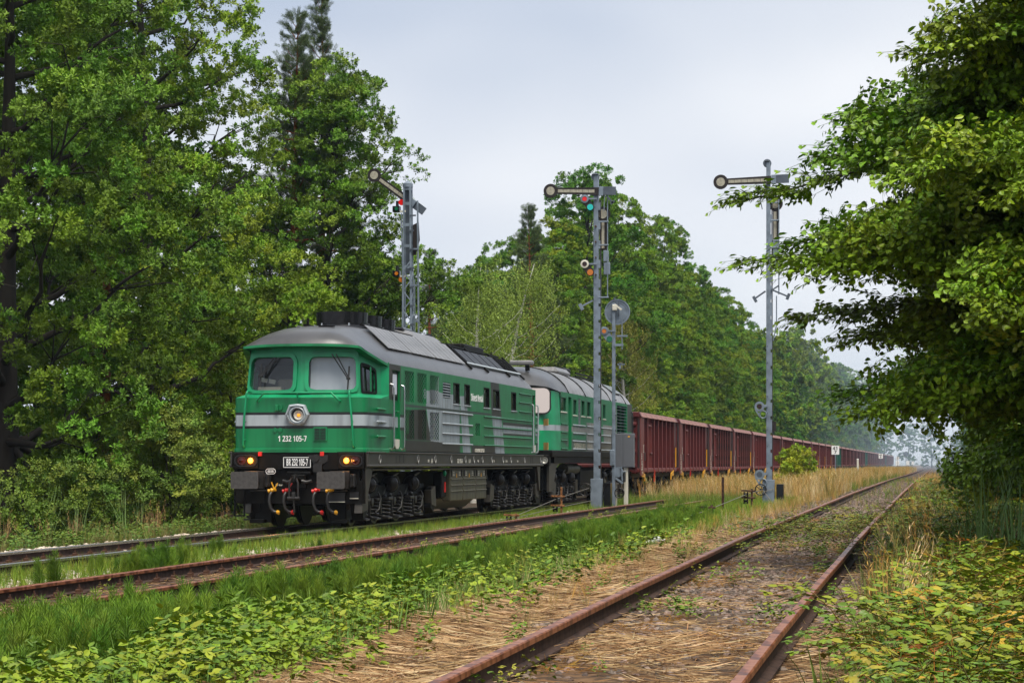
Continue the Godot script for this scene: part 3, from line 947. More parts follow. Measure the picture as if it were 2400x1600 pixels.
	part(t, "cab_roof", hood, M.roof_dark)
	rows = []
	for u in [2.4, 3.0, 4.0, 6.0, 8.0, 10.0, 12.0, 14.0, 16.0, 17.4]: rows.append(roof_section(u))
	var back_rows := []
	for u in [17.4, 18.0, 18.35, 18.7, 19.0, 19.25]:
		var r := roof_section(5.0); var k := clampf((u - 17.4) / 1.85, 0.0, 1.0)
		var o := []
		for p in r: o.append(L(p.x * (1.0 - 0.1 * k * k), 3.34 + (p.y - 3.34) * (1.0 - 0.55 * k * k), u))
		back_rows.append(o)
	var mr := G.new(); mr.sheet(rows); mr.sheet(back_rows)
	part(t, "roof", mr, M.roof_dark)
	# sloping light plates on the camera side (and the far side), with seams
	for sx in [1.0, -1.0]:
		for seg in [[2.45, 4.6], [4.66, 7.0], [7.06, 10.3]]:
			var A := Vector2(1.24, 3.71); var B := Vector2(0.70, 4.21)
			var g := G.new()
			for k in 6:
				var u0: float = lerpf(seg[0], seg[1], k / 6.0); var u1: float = lerpf(seg[0], seg[1], (k + 0.92) / 6.0)
				g.plate([Vector2(u0, 0.0), Vector2(u1, 0.0), Vector2(u1, 0.72), Vector2(u0, 0.72)], L(sx * (A.x + 0.012), A.y + 0.012, 0), Vector3(0, 0, -1), Vector3(sx * (B.x - A.x), B.y - A.y, 0).normalized(), 0.012 * sx)
			part(t, "roof_plate", g, M.roof_light)
		# dark roof glazing and louvre panels with a bright frame round them
		for k in 7:
			var u0 := 10.75 + k * 0.98
			var g := G.new()
			var up := Vector3(sx * -0.54, 0.5, 0).normalized()
			g.plate([Vector2(u0 + 0.06, 0.1), Vector2(u0 + 0.92, 0.1), Vector2(u0 + 0.92, 0.6), Vector2(u0 + 0.06, 0.6)], L(sx * 1.25, 3.715, 0), Vector3(0, 0, -1), up, 0.03 * sx)
			var pnl := part(t, "roof_window", g, M.roof_panel if k < 5 else M.under)
			if k >= 5:
				for j in 5:
					var s := G.new(); s.bar(L(sx * 1.27, 3.735, u0 + 0.12 + j * 0.17) + up * 0.1, L(sx * 1.27, 3.735, u0 + 0.12 + j * 0.17) + up * 0.6, 0.03, 0.05)
					part(pnl, "slat", s, M.frame_dark)
		for u in [10.6, 12.68, 15.6, 17.7]:
			var s := G.new(); s.bar(L(sx * 1.35, 3.62, u), L(sx * 0.7, 4.24, u), 0.05, 0.05)
			part(t, "roof_seam", s, M.frame_dark)
		var rl := G.new(); rl.bar(L(sx * 1.22, 3.765, 10.6), L(sx * 1.22, 3.765, 17.7), 0.05, 0.05, Vector3(1, 1, 0))
		part(t, "roof_seam", rl, M.paint_grey)
		var gt := G.new(); gt.bar(L(sx * 0.62, 4.24, 2.6), L(sx * 0.62, 4.24, 17.5), 0.07, 0.05)
		part(t, "roof_seam", gt, M.frame_dark)
	for u in [3.5, 4.75, 6.0]:
		var g := G.new()
		g.lathe(L(-0.05, 4.2, u), Vector3.UP, [Vector2(0.62, 0.0), Vector2(0.6, 0.06), Vector2(0.55, 0.07), Vector2(0.565, 0.35), Vector2(0.545, 0.35), Vector2(0.53, 0.08), Vector2(0.0, 0.06)], 36)
		var fc := part(t, "fan_cowl", g, M.black_gloss)
		for k in 6:
			var an := TAU * k / 6.0
			var b := G.new(); b.cyl(L(-0.05 + cos(an) * 0.6, 4.24, u + sin(an) * 0.6), L(-0.05 + cos(an) * 0.6, 4.3, u + sin(an) * 0.6), 0.022, -1.0, 6)
			part(fc, "bolt", b, M.chrome)
	var hump := []
	for u in [6.9, 7.0, 7.3, 9.6, 10.3, 10.6]:
		var k := 0.0 if u < 6.95 or u > 10.5 else (0.6 if u > 10.0 or u < 7.2 else 1.0)
		var r := []
		for q in [[-0.85, 4.0], [-0.6, 4.2 + 0.16 * k], [-0.3, 4.24 + 0.2 * k], [0.3, 4.24 + 0.2 * k], [0.6, 4.2 + 0.16 * k], [0.85, 4.0]]: r.append(L(q[0], q[1], u))
		hump.append(r)
	var hg := G.new(); hg.sheet(hump)
	part(t, "roof_hump", hg, M.roof_light)
	var rr := G.new(); rr.box(L(0, 4.4, 7.6), Vector3(0.9, 0.12, 1.0), Basis.IDENTITY, 0.04)
	part(t, "roof_hatch", rr, M.black_gloss)
	var hn := G.new(); hn.lathe(L(0.0, 4.42, 11.6), Vector3(0.3, 0, 1), [Vector2(0.0, -0.2), Vector2(0.1, -0.18), Vector2(0.1, 0.14), Vector2(0.14, 0.16), Vector2(0.0, 0.2)], 14)
	hn.box(L(0.0, 4.28, 11.6), Vector3(0.1, 0.12, 0.3))
	part(t, "roof_horn", hn, M.black_gloss)
	var rb2 := G.new(); rb2.box(L(-0.1, 4.36, 15.6), Vector3(0.9, 0.2, 2.6), Basis.IDENTITY, 0.03)
	part(t, "roof_box", rb2, M.frame_dark)
	for u in [10.5, 13.2, 17.2]:
		var e := G.new()
		var pts := []
		for k in 14: pts.append(L(0.5, 4.29 + 0.06 * sin(TAU * k / 14.0), u + 0.06 * cos(TAU * k / 14.0)))
		ring_tube(e, pts, 0.012, 5)
		part(t, "lifting_eye", e, M.frame_dark)
	var stb := G.new(); stb.cyl(L(-0.38, 4.18, 2.0), L(-0.38, 4.34, 2.0), 0.03, -1.0, 10); stb.box(L(-0.38, 4.19, 2.0), Vector3(0.12, 0.02, 0.12))
	part(t, "antenna_stub", stb, M.frame_dark)
	var fl := G.new(); fl.box(L(0.28, 4.12, 1.1), Vector3(0.34, 0.02, 0.16), Basis(Vector3.UP, 0.2), 0.006)
	part(t, "roof_flap", fl, M.frame_dark)
	nose(t)
	underframe(t)

func ring_out(h: float, pts: Array) -> Array:
	var r := []
	for p in pts: r.append(L(p[0], h, p[1]))
	return r

func nose(t: Node3D) -> void:
	# lower nose outline (camera side half mirrored)
	var half := [[1.475, 1.6], [1.44, 1.0], [1.405, 0.5], [1.385, 0.22], [1.36, 0.12], [1.31, 0.07], [1.1, 0.03], [0.5, 0.0]]
	var low := []
	for p in half: low.append(p)
	var rev := half.duplicate(); rev.reverse()
	for p in rev: low.append([-p[0], p[1]])
	low.reverse()   # from the far side round the front to the near side
	var inset := func(k: float, du: float) -> Array:
		var o := []
		for p in low: o.append([p[0] * k, p[1] + du])
		return o
	var g := G.new()
	var bands := [[1.6, 1.995, "green"], [1.995, 2.05, "paint_black"], [2.05, 2.27, "paint_grey"], [2.27, 2.325, "paint_black"], [2.325, 2.62, "green"]]
	var nn := part(t, "nose", G.new().box(L(0, 2.1, 0.9), Vector3(2.5, 0.9, 0.9)), M.cab_dark)
	for b in bands:
		var gb := G.new(); gb.sheet([ring_out(b[0], low), ring_out(b[1], low)])
		var name_: String = {"green": "nose_panel", "paint_black": "stripe_line", "paint_grey": "grey_stripe"}[b[2]]
		part(nn, name_, gb, M[b[2]])
	# flared lip at the foot and sloping ledge under the windows
	var lip := G.new(); lip.sheet([ring_out(1.515, inset.call(1.012, -0.035)), ring_out(1.585, inset.call(1.012, -0.035)), ring_out(1.6, low)], false)
	part(nn, "nose_lip", lip, M.green)
	# upper cab outline at two heights, far side to near side
	var ub := [[1.475, 1.6], [1.36, 1.42], [1.18, 0.32], [0.0, 0.12], [-1.18, 0.32], [-1.36, 1.42], [-1.475, 1.6]]
	var ut := [[1.475, 1.6], [1.33, 1.42], [1.12, 0.42], [0.0, 0.26], [-1.12, 0.42], [-1.33, 1.42], [-1.475, 1.6]]
	var zb := 2.7; var zt := 3.66
	var wall := G.new()
	# ledge from the lower outline to the upper one
	var lowr := ring_out(2.62, low)
	var upr := []
	for p in low:
		var x: float = p[0]; var ax := absf(x)
		var u: float
		if p[1] < 0.15: u = lerpf(0.12, 0.32, minf(ax / 1.18, 1.0)); x = clampf(x, -1.18, 1.18)
		else:
			u = maxf(p[1], 0.32); x = signf(x) * lerpf(1.18, 1.36, clampf((u - 0.32) / 1.1, 0.0, 1.0)); if p[1] > 1.5: x = signf(x) * 1.475
		upr.append(L(x, zb, u))
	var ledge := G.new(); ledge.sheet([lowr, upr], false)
	part(nn, "window_ledge", ledge, M.green_skylit)  # raised green puts the highlight of the ledge into its colour
	var Q := func(i: int, top: bool) -> Vector3:
		var p: Array = ut[i] if top else ub[i]
		var hh := zt
		if absf(p[0]) > 1.3: hh = 3.38 if absf(p[0]) > 1.4 else 3.42
		return L(p[0], hh if top else zb, p[1])
	var cab := part(t, "cab", G.new().box(L(0, 3.02, 1.75), Vector3(2.5, 0.7, 0.06)), M.cab_dark)
	# front panes: near (right in the picture) and far
	window_face([Q.call(3, false), Q.call(2, false), Q.call(2, true), Q.call(3, true)], [0.135, 0.075, 0.955, 0.775], 0.13, M.green_skylit, wall, cab, "windscreen", M.glass)
	window_face([Q.call(4, false), Q.call(3, false), Q.call(3, true), Q.call(4, true)], [0.045, 0.075, 0.865, 0.775], 0.13, M.green_skylit, wall, cab, "windscreen", M.glass)
	# sides with a sliding window, and the pilaster behind
	for s in [[2, 1, 1.0], [5, 4, -1.0]]:
		var c: Array
		if s[2] > 0.0: c = [Q.call(2, false), Q.call(1, false), Q.call(1, true), Q.call(2, true)]
		else: c = [Q.call(5, false), Q.call(4, false), Q.call(4, true), Q.call(5, true)]
		window_face(c, [0.14, 0.06, 0.72, 0.62] if s[2] > 0.0 else [0.28, 0.06, 0.86, 0.62], 0.04, M.frame_dark, wall, cab, "side_cab_window", M.glass_dark, 0.03, 0.012)
	wall.quad(Q.call(1, false), Q.call(0, false), Q.call(0, true), Q.call(1, true))
	wall.quad(Q.call(6, false), Q.call(5, false), Q.call(5, true), Q.call(6, true))
	part(cab, "cab_wall", wall, M.green_skylit)
	var mull := G.new(); mull.bar(L(1.285, 2.76, 0.84), L(1.27, 3.26, 0.87), 0.02, 0.05, Vector3(0, 0, 1))
	part(cab, "window_bar", mull, M.green)
	# brow: the green edge under the roof and its soffit
	var rr := roof_section(-0.02)
	var edge := []
	for p in rr: edge.append(p)
	for u in [0.12, 0.5, 1.0, 1.6]:
		var q: Vector3 = roof_section(u)[18]
		edge.append(q); edge.push_front(Vector3(-q.x, q.y, q.z))
	var lowe := []; var soff := []
	for p in edge: lowe.append(p + Vector3(0, -0.05, 0.004))
	for p in edge:
		var u: float = -p.z
		soff.append(Vector3(p.x * (0.9 if absf(p.x) > 0.9 else 0.96), p.y - 0.07, p.z - (0.34 if u < 0.4 and absf(p.x) < 1.22 else 0.02)))
	var brow := G.new(); brow.sheet([lowe, edge], false); brow.sheet([soff, lowe], false)
	part(cab, "brow", brow, M.green)
	# inside: floor, console, seat, pale lilac sheet behind the near pane
	var ins := G.new(); ins.box(L(0, 2.66, 0.95), Vector3(2.3, 0.04, 1.3)); ins.box(L(0, 3.62, 0.95), Vector3(2.2, 0.03, 1.2))
	part(cab, "interior", ins, M.cab_dark)
	var bl := G.new()
	var br := []
	for i in 2:
		var r := []
		for k in 15: r.append(L(lerpf(0.16, 1.1, k / 14.0), 2.72 if i == 0 else 3.5, lerpf(0.24, 0.4, k / 14.0) + 0.05 + 0.012 * sin(k * 2.1) + (0.1 if i == 1 else 0.0)))
		br.append(r)
	bl.sheet(br)
	part(cab, "pale_sheet", bl, M.lilac_pale)
	var seat := G.new(); seat.box(L(-0.55, 2.85, 1.1), Vector3(0.42, 0.36, 0.12), Basis.IDENTITY, 0.04)
	part(cab, "seat", seat, M.seat_light)
	part(cab, "window_shelf", G.new().box(L(-0.5, 2.775, 0.5), Vector3(0.7, 0.02, 0.12)), M.white)
	for q in [[-0.95, 3.0], [-0.78, 2.97]]: part(cab, "instrument_panel", G.new().box(L(q[0], q[1], 0.75), Vector3(0.14, 0.09, 0.03), Basis(Vector3(0, 0, 1), -0.2), 0.005), M.off_white)
	part(cab, "head_rest", G.new().box(L(-0.3, 3.02, 1.0), Vector3(0.2, 0.22, 0.1), Basis.IDENTITY, 0.05), M.skin_cloth)
	part(cab, "console", G.new().box(L(-0.75, 2.8, 0.6), Vector3(0.5, 0.1, 0.3), Basis.IDENTITY, 0.02), M.seat_light)
	# headlamp over the stripe
	var hx := []
	for q in [[-0.17, 2.47], [0.0, 2.49], [0.15, 2.47], [0.235, 2.27], [0.15, 2.11], [0.06, 2.06], [-0.07, 2.06], [-0.17, 2.12], [-0.25, 2.27]]: hx.append(Vector2(q[0], q[1]))
	var hg := G.new()
	for k in hx.size():
		var a: Vector2 = hx[k]; var b: Vector2 = hx[(k + 1) % hx.size()]
		var c0 := Vector2(0, 2.265)
		var a2: Vector2 = c0 + (a - c0) * 0.84; var b2: Vector2 = c0 + (b - c0) * 0.84
		var a3: Vector2 = c0 + (a - c0).normalized() * 0.165; var b3: Vector2 = c0 + (b - c0).normalized() * 0.165
		hg.quad(L(b.x, b.y, 0.02), L(a.x, a.y, 0.02), L(a.x, a.y, -0.1), L(b.x, b.y, -0.1))
		hg.quad(L(b.x, b.y, -0.1), L(a.x, a.y, -0.1), L(a2.x, a2.y, -0.125), L(b2.x, b2.y, -0.125))
		hg.quad(L(b2.x, b2.y, -0.125), L(a2.x, a2.y, -0.125), L(a3.x, a3.y, -0.04), L(b3.x, b3.y, -0.04))
	var hd := part(t, "top_headlamp", hg, M.paint_grey)
	var rg := G.new(); rg.lathe(L(0, 2.265, 0.0), Vector3(0, 0, 1), [Vector2(0.175, 0.0), Vector2(0.175, 0.1), Vector2(0.15, 0.12), Vector2(0.13, 0.1), Vector2(0.13, 0.0)], 28)
	part(hd, "rim", rg, M.paint_grey)
	var dk := G.new(); dk.lathe(L(0, 2.265, 0.0), Vector3(0, 0, 1), [Vector2(0.131, 0.02), Vector2(0.1, 0.015), Vector2(0.0, 0.012)], 24)
	part(hd, "backing", dk, M.paint_black)
	var rf := G.new(); rf.lathe(L(0.012, 2.262, 0.0), Vector3(0, 0, 1), [Vector2(0.098, 0.03), Vector2(0.1, 0.055), Vector2(0.085, 0.06), Vector2(0.06, 0.035), Vector2(0.0, 0.03)], 24)
	part(hd, "reflector", rf, M.off_white)
	var bu := G.new(); bu.lathe(L(0.012, 2.262, -0.03), Vector3(0, 0, 1), [Vector2(0.034, 0.0), Vector2(0.03, 0.02), Vector2(0.0, 0.03)], 18)
	part(hd, "bulb", bu, M.lamp_amber)
	# hand rails on the nose
	for sx in [1.0, -1.0]:
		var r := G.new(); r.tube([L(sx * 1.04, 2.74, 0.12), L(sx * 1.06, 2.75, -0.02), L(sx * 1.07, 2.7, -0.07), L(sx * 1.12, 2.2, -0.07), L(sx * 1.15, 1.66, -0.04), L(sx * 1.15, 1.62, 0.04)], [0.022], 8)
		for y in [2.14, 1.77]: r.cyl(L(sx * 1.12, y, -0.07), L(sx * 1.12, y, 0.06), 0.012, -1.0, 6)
		part(nn, "hand_rail", r, M.green_skylit)  # lighter green gives the nose rails a painted highlight
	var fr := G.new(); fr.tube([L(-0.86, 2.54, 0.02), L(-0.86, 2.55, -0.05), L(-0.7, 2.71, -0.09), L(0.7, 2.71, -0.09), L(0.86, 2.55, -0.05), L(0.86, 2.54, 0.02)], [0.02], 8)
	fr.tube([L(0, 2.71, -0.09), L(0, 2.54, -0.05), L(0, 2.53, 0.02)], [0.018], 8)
	part(nn, "foot_rail", fr, M.green_skylit)
	# wipers
	for q in [[0.66, 3.5, 0.98, 3.0, 0.3], [-0.5, 3.5, -0.86, 3.06, 0.32]]:
		var w := G.new()
		for d in [-0.045, 0.045]: w.bar(L(q[0] + d, q[1], q[4] - 0.02), L(q[2] + d * 0.3, q[3], q[4] - 0.1), 0.016, 0.02)
		w.box(L(q[2], q[3], q[4] - 0.1), Vector3(0.08, 0.05, 0.04), Basis.IDENTITY, 0.008)
		w.bar(L(q[2] + 0.01, q[3] + 0.25, q[4] - 0.06), L(q[2] - 0.015, q[3] - 0.22, q[4] - 0.1), 0.02, 0.03)
		part(cab, "wiper", w, M.rubber)
	# small fittings on the nose
	var vf := G.new(); vf.box(L(0.455, 1.88, -0.005), Vector3(0.29, 0.28, 0.03), Basis.IDENTITY, 0.006)
	var vn := part(t, "nose_vent", vf, M.green)
	for k in 8:
		for j in 2:
			var s := G.new(); s.box(L(0.395 + j * 0.12, 1.775 + k * 0.031, -0.024), Vector3(0.108, 0.013, 0.016))
			part(vn, "slat", s, M.paint_black)
	var lb := G.new(); lb.box(L(-0.44, 2.41, -0.04), Vector3(0.07, 0.12, 0.1), Basis.IDENTITY, 0.012); lb.cyl(L(-0.38, 2.42, 0.03), L(-0.38, 2.42, -0.03), 0.055)
	part(nn, "socket", lb, M.green)
	for x in [-0.49, -0.38]:
		var cp := G.new(); cp.cyl(L(x, 1.965, 0.03), L(x, 1.965, -0.02), 0.045, -1.0, 16)
		part(nn, "socket", cp, M.green)
	for y in [2.4, 2.14, 1.84]:
		for sx in [1.0, -1.0]:
			var rb := G.new(); rb.box(L(sx * 1.468, y, 1.0), Vector3(0.05, 0.05, 0.95), Basis(Vector3.UP, sx * 0.06), 0.018)
			part(nn, "side_rib", rb, M.paint_grey if y < 2.3 and y > 2.0 else M.green)
	text_part(nn, "number", "1 232 105-7", 0.115, M.white, Transform3D(Basis.IDENTITY, L(-0.13, 1.79, -0.004)), 0.72)

func underframe(t: Node3D) -> void:
	var fr := G.new()
	for sx in [1.0, -1.0]:
		fr.plate([Vector2(0.02, 1.215), Vector2(20.1, 1.215), Vector2(20.1, 1.53), Vector2(0.02, 1.53)], L(sx * 1.4 - (0.04 if sx < 0.0 else 0.0), 0, 0), Vector3(0, 0, -1), Vector3.UP, 0.04 * 1.0)
	fr.box(L(0, 1.37, 10.0), Vector3(2.75, 0.28, 19.9))
	for sx in [1.0, -1.0]:
		fr.box(L(sx * 1.445, 1.515, 10.06), Vector3(0.07, 0.03, 20.1), Basis.IDENTITY, 0.008)
		fr.box(L(sx * 1.44, 1.245, 10.06), Vector3(0.06, 0.05, 20.1), Basis.IDENTITY, 0.012)
		fr.box(L(sx * 1.38, 1.17, 9.6), Vector3(0.05, 0.04, 18.2), Basis.IDENTITY, 0.015)
	var f := part(t, "underframe", fr, M.skirt)
	for u in [0.95, 4.35, 6.05, 7.75, 9.35, 10.35, 11.4, 12.6, 14.1, 15.2, 17.2, 19.75]:
		var r := G.new()
		var pts := []
		for k in 16:
			var a := TAU * k / 16.0
			pts.append(L(1.445, 1.385 + 0.085 * sin(a), u + 0.075 * cos(a)))
		ring_tube(r, pts, 0.014, 5)
		pass
		part(f, "lifting_hole", r, M.lamp_glass)
	for u in [2.4, 2.72, 3.05, 18.2, 18.5]:
		var r := G.new(); r.box(L(1.435, 1.39, u), Vector3(0.02, 0.17, 0.12 if u != 2.72 else 0.2), Basis.IDENTITY, 0.008)
		part(f, "step_hole", r, M.paint_black)
	for q in [["232 105-7", 8.75, 0.1], ["BZA", 5.4, 0.06], ["L M", 9.85, 0.09], ["89 t", 10.9, 0.06], ["AF", 5.75, 0.1], ["100", 12.9, 0.05], ["103.5 m3", 14.6, 0.045], ["25.0 t", 16.2, 0.045]]:
		text_part(f, "lettering", q[0], q[2], M.off_white, Transform3D(Basis(Vector3.UP, PI / 2.0), L(1.442, 1.35, q[1])), 1.0)
	text_part(t, "lettering", "D-SKIN 92 80 1 232 105-7", 0.085, M.off_white, Transform3D(Basis(Vector3.UP, PI / 2.0), L(1.478, 1.61, 10.9)), 0.85)
	text_part(t, "owner_name", "Skinest Rental", 0.17, M.white, Transform3D(Basis(Vector3.UP, PI / 2.0), L(1.478, 2.9, 10.58)), 0.9)
	# front: headstock, skirt with side wings, lamps, plates
	var hs := G.new()
	hs.box(L(0, 1.35, 0.03), Vector3(2.74, 0.35, 0.1))
	hs.box(L(0, 0.86, 0.1), Vector3(2.5, 0.76, 0.1))
	for sx in [1.0, -1.0]:
		hs.box(L(sx * 1.1, 1.35, -0.01), Vector3(0.54, 0.33, 0.06), Basis.IDENTITY, 0.01)
		hs.plate([Vector2(0.05, 1.2), Vector2(0.62, 1.2), Vector2(0.3, 0.8), Vector2(0.12, 0.49), Vector2(0.05, 0.49)], L(sx * 1.3 - (0.07 if sx < 0.0 else 0.0), 0, 0), Vector3(0, 0, -1), Vector3.UP, 0.07)
		hs.box(L(sx * 1.02, 0.72, 0.03), Vector3(0.62, 0.46, 0.06))
	var head := part(t, "headstock", hs, M.frame_dark)
	var sk := G.new()
	sk.plate([Vector2(0.05, 1.2), Vector2(0.62, 1.2), Vector2(0.3, 0.8), Vector2(0.12, 0.49), Vector2(0.05, 0.49)], L(1.374, 0, 0), Vector3(0, 0, -1), Vector3.UP, 0.012)
	part(head, "skirt_wing", sk, M.skirt)
	for q in [[0.8, 0.62, 0.34, 0.18], [1.16, 0.66, 0.18, 0.12]]:
		var st := G.new(); st.box(L(q[0], q[1], -0.008), Vector3(q[2], q[3], 0.03))
		var sn := part(head, "foot_step", st, M.paint_black)
		var ed := G.new(); ed.box(L(q[0], q[1] - q[3] * 0.5 - 0.008, -0.02), Vector3(q[2], 0.016, 0.03), Basis.IDENTITY, 0.005)
		part(sn, "step_edge", ed, M.off_white)
	for e in [["grab_rail", 0.45, 1.02, 0.745], ["grab_rail", -0.98, -0.56, 0.745]]:
		var r := G.new(); r.cyl(L(e[1], e[3], -0.06), L(e[2], e[3], -0.06), 0.013, -1.0, 8)
		for x in [e[1], e[2]]: r.cyl(L(x, e[3], -0.06), L(x, e[3], 0.05), 0.01, -1.0, 6)
		part(head, e[0], r, M.under_mid)
	lamp_unit(t, 1.1, -1.0, true)
	lamp_unit(t, -1.09, 1.0, true)
	for x in [-0.79, 0.5]:
		var fl := G.new(); fl.box(L(x, 1.485, -0.04), Vector3(0.075, 0.085, 0.05), Basis.IDENTITY, 0.005)
		part(head, "red_bracket", fl, M.red_paint)
	var pl := G.new(); pl.box(L(-0.02, 1.315, -0.03), Vector3(0.57, 0.21, 0.02))
	var plate := part(t, "number_plate", pl, M.paint_black)
	var bo := G.new()
	for e in [[0, 0.1, 0.57, 0.012], [0, -0.1, 0.57, 0.012], [0.28, 0, 0.012, 0.21], [-0.28, 0, 0.012, 0.21]]: bo.box(L(-0.02 + e[0], 1.315 + e[1], -0.042), Vector3(e[2], e[3], 0.008))
	part(plate, "border", bo, M.white)
	text_part(plate, "number", "BR 232 105-7", 0.14, M.white, Transform3D(Basis.IDENTITY, L(-0.02, 1.315, -0.041)), 0.39)
	var ov := G.new()
	var pts := []
	for k in 24:
		var a := TAU * k / 24.0
		pts.append(L(-0.575 + cos(a) * 0.05 + signf(cos(a)) * 0.05, 1.135 + sin(a) * 0.052, -0.03))
	ring_tube(ov, pts, 0.006, 5)
	var ovn := part(t, "force_mark", ov, M.white)
	text_part(ovn, "lettering", "650 kN", 0.055, M.white, Transform3D(Basis.IDENTITY, L(-0.575, 1.135, -0.03)), 0.5)
	# bracket plate on the front with round socket
	var bp := G.new(); bp.plate([Vector2(0.2, 1.46), Vector2(0.62, 1.46), Vector2(0.62, 1.34), Vector2(0.5, 1.27), Vector2(0.5, 1.12), Vector2(0.32, 1.12), Vector2(0.32, 1.3), Vector2(0.24, 1.4)], L(0, 0, -0.03), Vector3.RIGHT, Vector3.UP, 0.02)
	bp.cyl(L(0.37, 1.4, -0.03), L(0.37, 1.4, -0.075), 0.075, -1.0, 18)
	part(head, "socket_bracket", bp, M.under_mid)
	# buffers
	for x in [-0.915, 0.86]:
		var bs := G.new(); bs.cyl(L(x, 0.96, 0.0), L(x, 0.96, -0.4), 0.13, 0.12, 20); bs.cyl(L(x, 0.96, -0.4), L(x, 0.96, -0.66), 0.095, 0.1, 18); bs.box(L(x, 0.96, -0.02), Vector3(0.42, 0.36, 0.06), Basis.IDENTITY, 0.01)
		bs.box(L(x + 0.3, 0.95, -0.1), Vector3(0.1, 0.26, 0.2), Basis.IDENTITY, 0.02)
		for y in [0.86, 1.05]: bs.cyl(L(x + 0.3, y, -0.2), L(x + 0.3, y, -0.24), 0.03, -1.0, 8)
		var b := part(t, "buffer", bs, M.under_mid)
		var poly := []
		for k in 32:
			var a := TAU * (k + 0.5) / 32.0
			poly.append(Vector2(signf(cos(a)) * 0.24 + 0.045 * cos(a), signf(sin(a)) * 0.125 + 0.045 * sin(a)))
		var face := G.new(); face.plate(poly, L(x, 0.96, -0.66), Vector3.RIGHT, Vector3.UP, 0.035)
		part(b, "buffer_plate", face, M.buffer_steel)
	# coupling hook with shackle
	var hk := G.new()
	hk.box(L(0.03, 1.1, -0.06), Vector3(0.5, 0.06, 0.1), Basis.IDENTITY, 0.01)
	hk.box(L(0.03, 0.93, -0.1), Vector3(0.3, 0.28, 0.12), Basis.IDENTITY, 0.02)
	hk.tube([L(0.05, 0.95, -0.1), L(0.05, 0.97, -0.3), L(0.05, 1.03, -0.42), L(0.05, 1.0, -0.48), L(0.05, 0.92, -0.46)], [0.06, 0.06, 0.055, 0.045, 0.03], 10)
	var cp := part(t, "coupling", hk, M.under)
	var sh := G.new()
	for x in [-0.055, 0.125]: sh.tube([L(0.035 + (x - 0.035) * 0.5, 1.0, -0.44), L(x, 0.9, -0.46), L(x, 0.66, -0.47), L(x, 0.58, -0.47)], [0.022], 8)
	sh.cyl(L(-0.09, 0.6, -0.47), L(0.16, 0.6, -0.47), 0.035, -1.0, 10)
	sh.box(L(0.035, 0.66, -0.47), Vector3(0.08, 0.12, 0.06), Basis.IDENTITY, 0.01)
	sh.cyl(L(0.04, 0.57, -0.47), L(0.045, 0.32, -0.46), 0.016, 0.024, 8)
	part(cp, "shackle", sh, M.under_mid)
	var wings := G.new()
	for sx in [-1.0, 1.0]: wings.tube([L(0.05 + sx * 0.1, 0.94, -0.3), L(0.05 + sx * 0.2, 0.92, -0.28), L(0.05 + sx * 0.3, 0.95, -0.26)], [0.04, 0.035, 0.03], 8)
	part(cp, "link_holder", wings, M.under_mid)
	# air hoses with cocks: outer pair yellow, inner pair red
	for q in [[-0.5, M.yellow_paint, -0.1], [-0.2, M.red_paint, -0.02], [0.41, M.red_paint, -0.06], [0.7, M.yellow_paint, 0.04]]:
		var x: float = q[0]
		var h := G.new()
		h.tube([L(x, 0.72, -0.2), L(x - 0.02, 0.66, -0.26), L(x - 0.03, 0.54, -0.28), L(x, 0.4, -0.27), L(x + 0.06, 0.33, -0.26), L(x + 0.12, 0.32, -0.26)], [0.031], 9)
		var hn := part(t, "air_hose", h, M.rubber)
		var ck := G.new()
		ck.lathe(L(x, 0.755, -0.2), Vector3(0.9, 0.25, 0), [Vector2(0.0, -0.09), Vector2(0.045, -0.07), Vector2(0.03, -0.03), Vector2(0.05, 0.0), Vector2(0.03, 0.04), Vector2(0.045, 0.08), Vector2(0.0, 0.1)], 10)
		ck.bar(L(x + 0.06, 0.78, -0.22), L(x + 0.1 + q[2], 0.92, -0.22), 0.018, 0.02)
		ck.bar(L(x + 0.06, 0.78, -0.22), L(x + 0.13, 0.9, -0.22), 0.018, 0.02)
		ck.cyl(L(x, 0.755, -0.2), L(x, 0.755, 0.05), 0.03, -1.0, 8)
		part(hn, "cock", ck, q[1])
		var ce := G.new(); ce.lathe(L(x + 0.12, 0.32, -0.26), Vector3(1, -0.1, 0), [Vector2(0.0, -0.01), Vector2(0.035, 0.0), Vector2(0.045, 0.03), Vector2(0.025, 0.06), Vector2(0.0, 0.07)], 10)
		ce.bar(L(x + 0.14, 0.36, -0.26), L(x + 0.17, 0.27, -0.26), 0.02, 0.02)
		part(hn, "hose_end", ce, q[1])
	for q in [["5 bar", -0.13, 0.86], ["5 bar", 0.55, 0.86], ["10 bar", -0.42, 0.86]]:
		text_part(head, "lettering", q[0], 0.035, M.off_white, Transform3D(Basis.IDENTITY, L(q[1], q[2], 0.045)), 1.0)
	# corner step ladder and rail guard at the far front corner
	var ld := G.new()
	for x in [-1.2, -1.0]: ld.bar(L(x, 0.9, -0.42), L(x, 0.24, -0.42), 0.03, 0.03)
	for y in [0.25, 0.55, 0.82]: ld.bar(L(-1.2, y, -0.42), L(-1.0, y, -0.42), 0.03, 0.03)
	part(head, "shunter_step", ld, M.under)
	for sx in [-1.0, 1.0]:
		var rg := G.new(); rg.box(L(sx * 0.78, 0.3, 0.15), Vector3(0.34, 0.4, 0.06), Basis.IDENTITY, 0.01); rg.box(L(sx * 0.86, 0.13, 0.05), Vector3(0.3, 0.08, 0.2), Basis.IDENTITY, 0.01)
		part(head, "rail_guard", rg, M.under)
	# bogies, battery boxes and tank
	three_axle_bogie(t, 0.1, [1.05, 2.95, 4.9], 6.6)
	three_axle_bogie(t, 13.1, [14.85, 16.7, 18.65], 20.0)
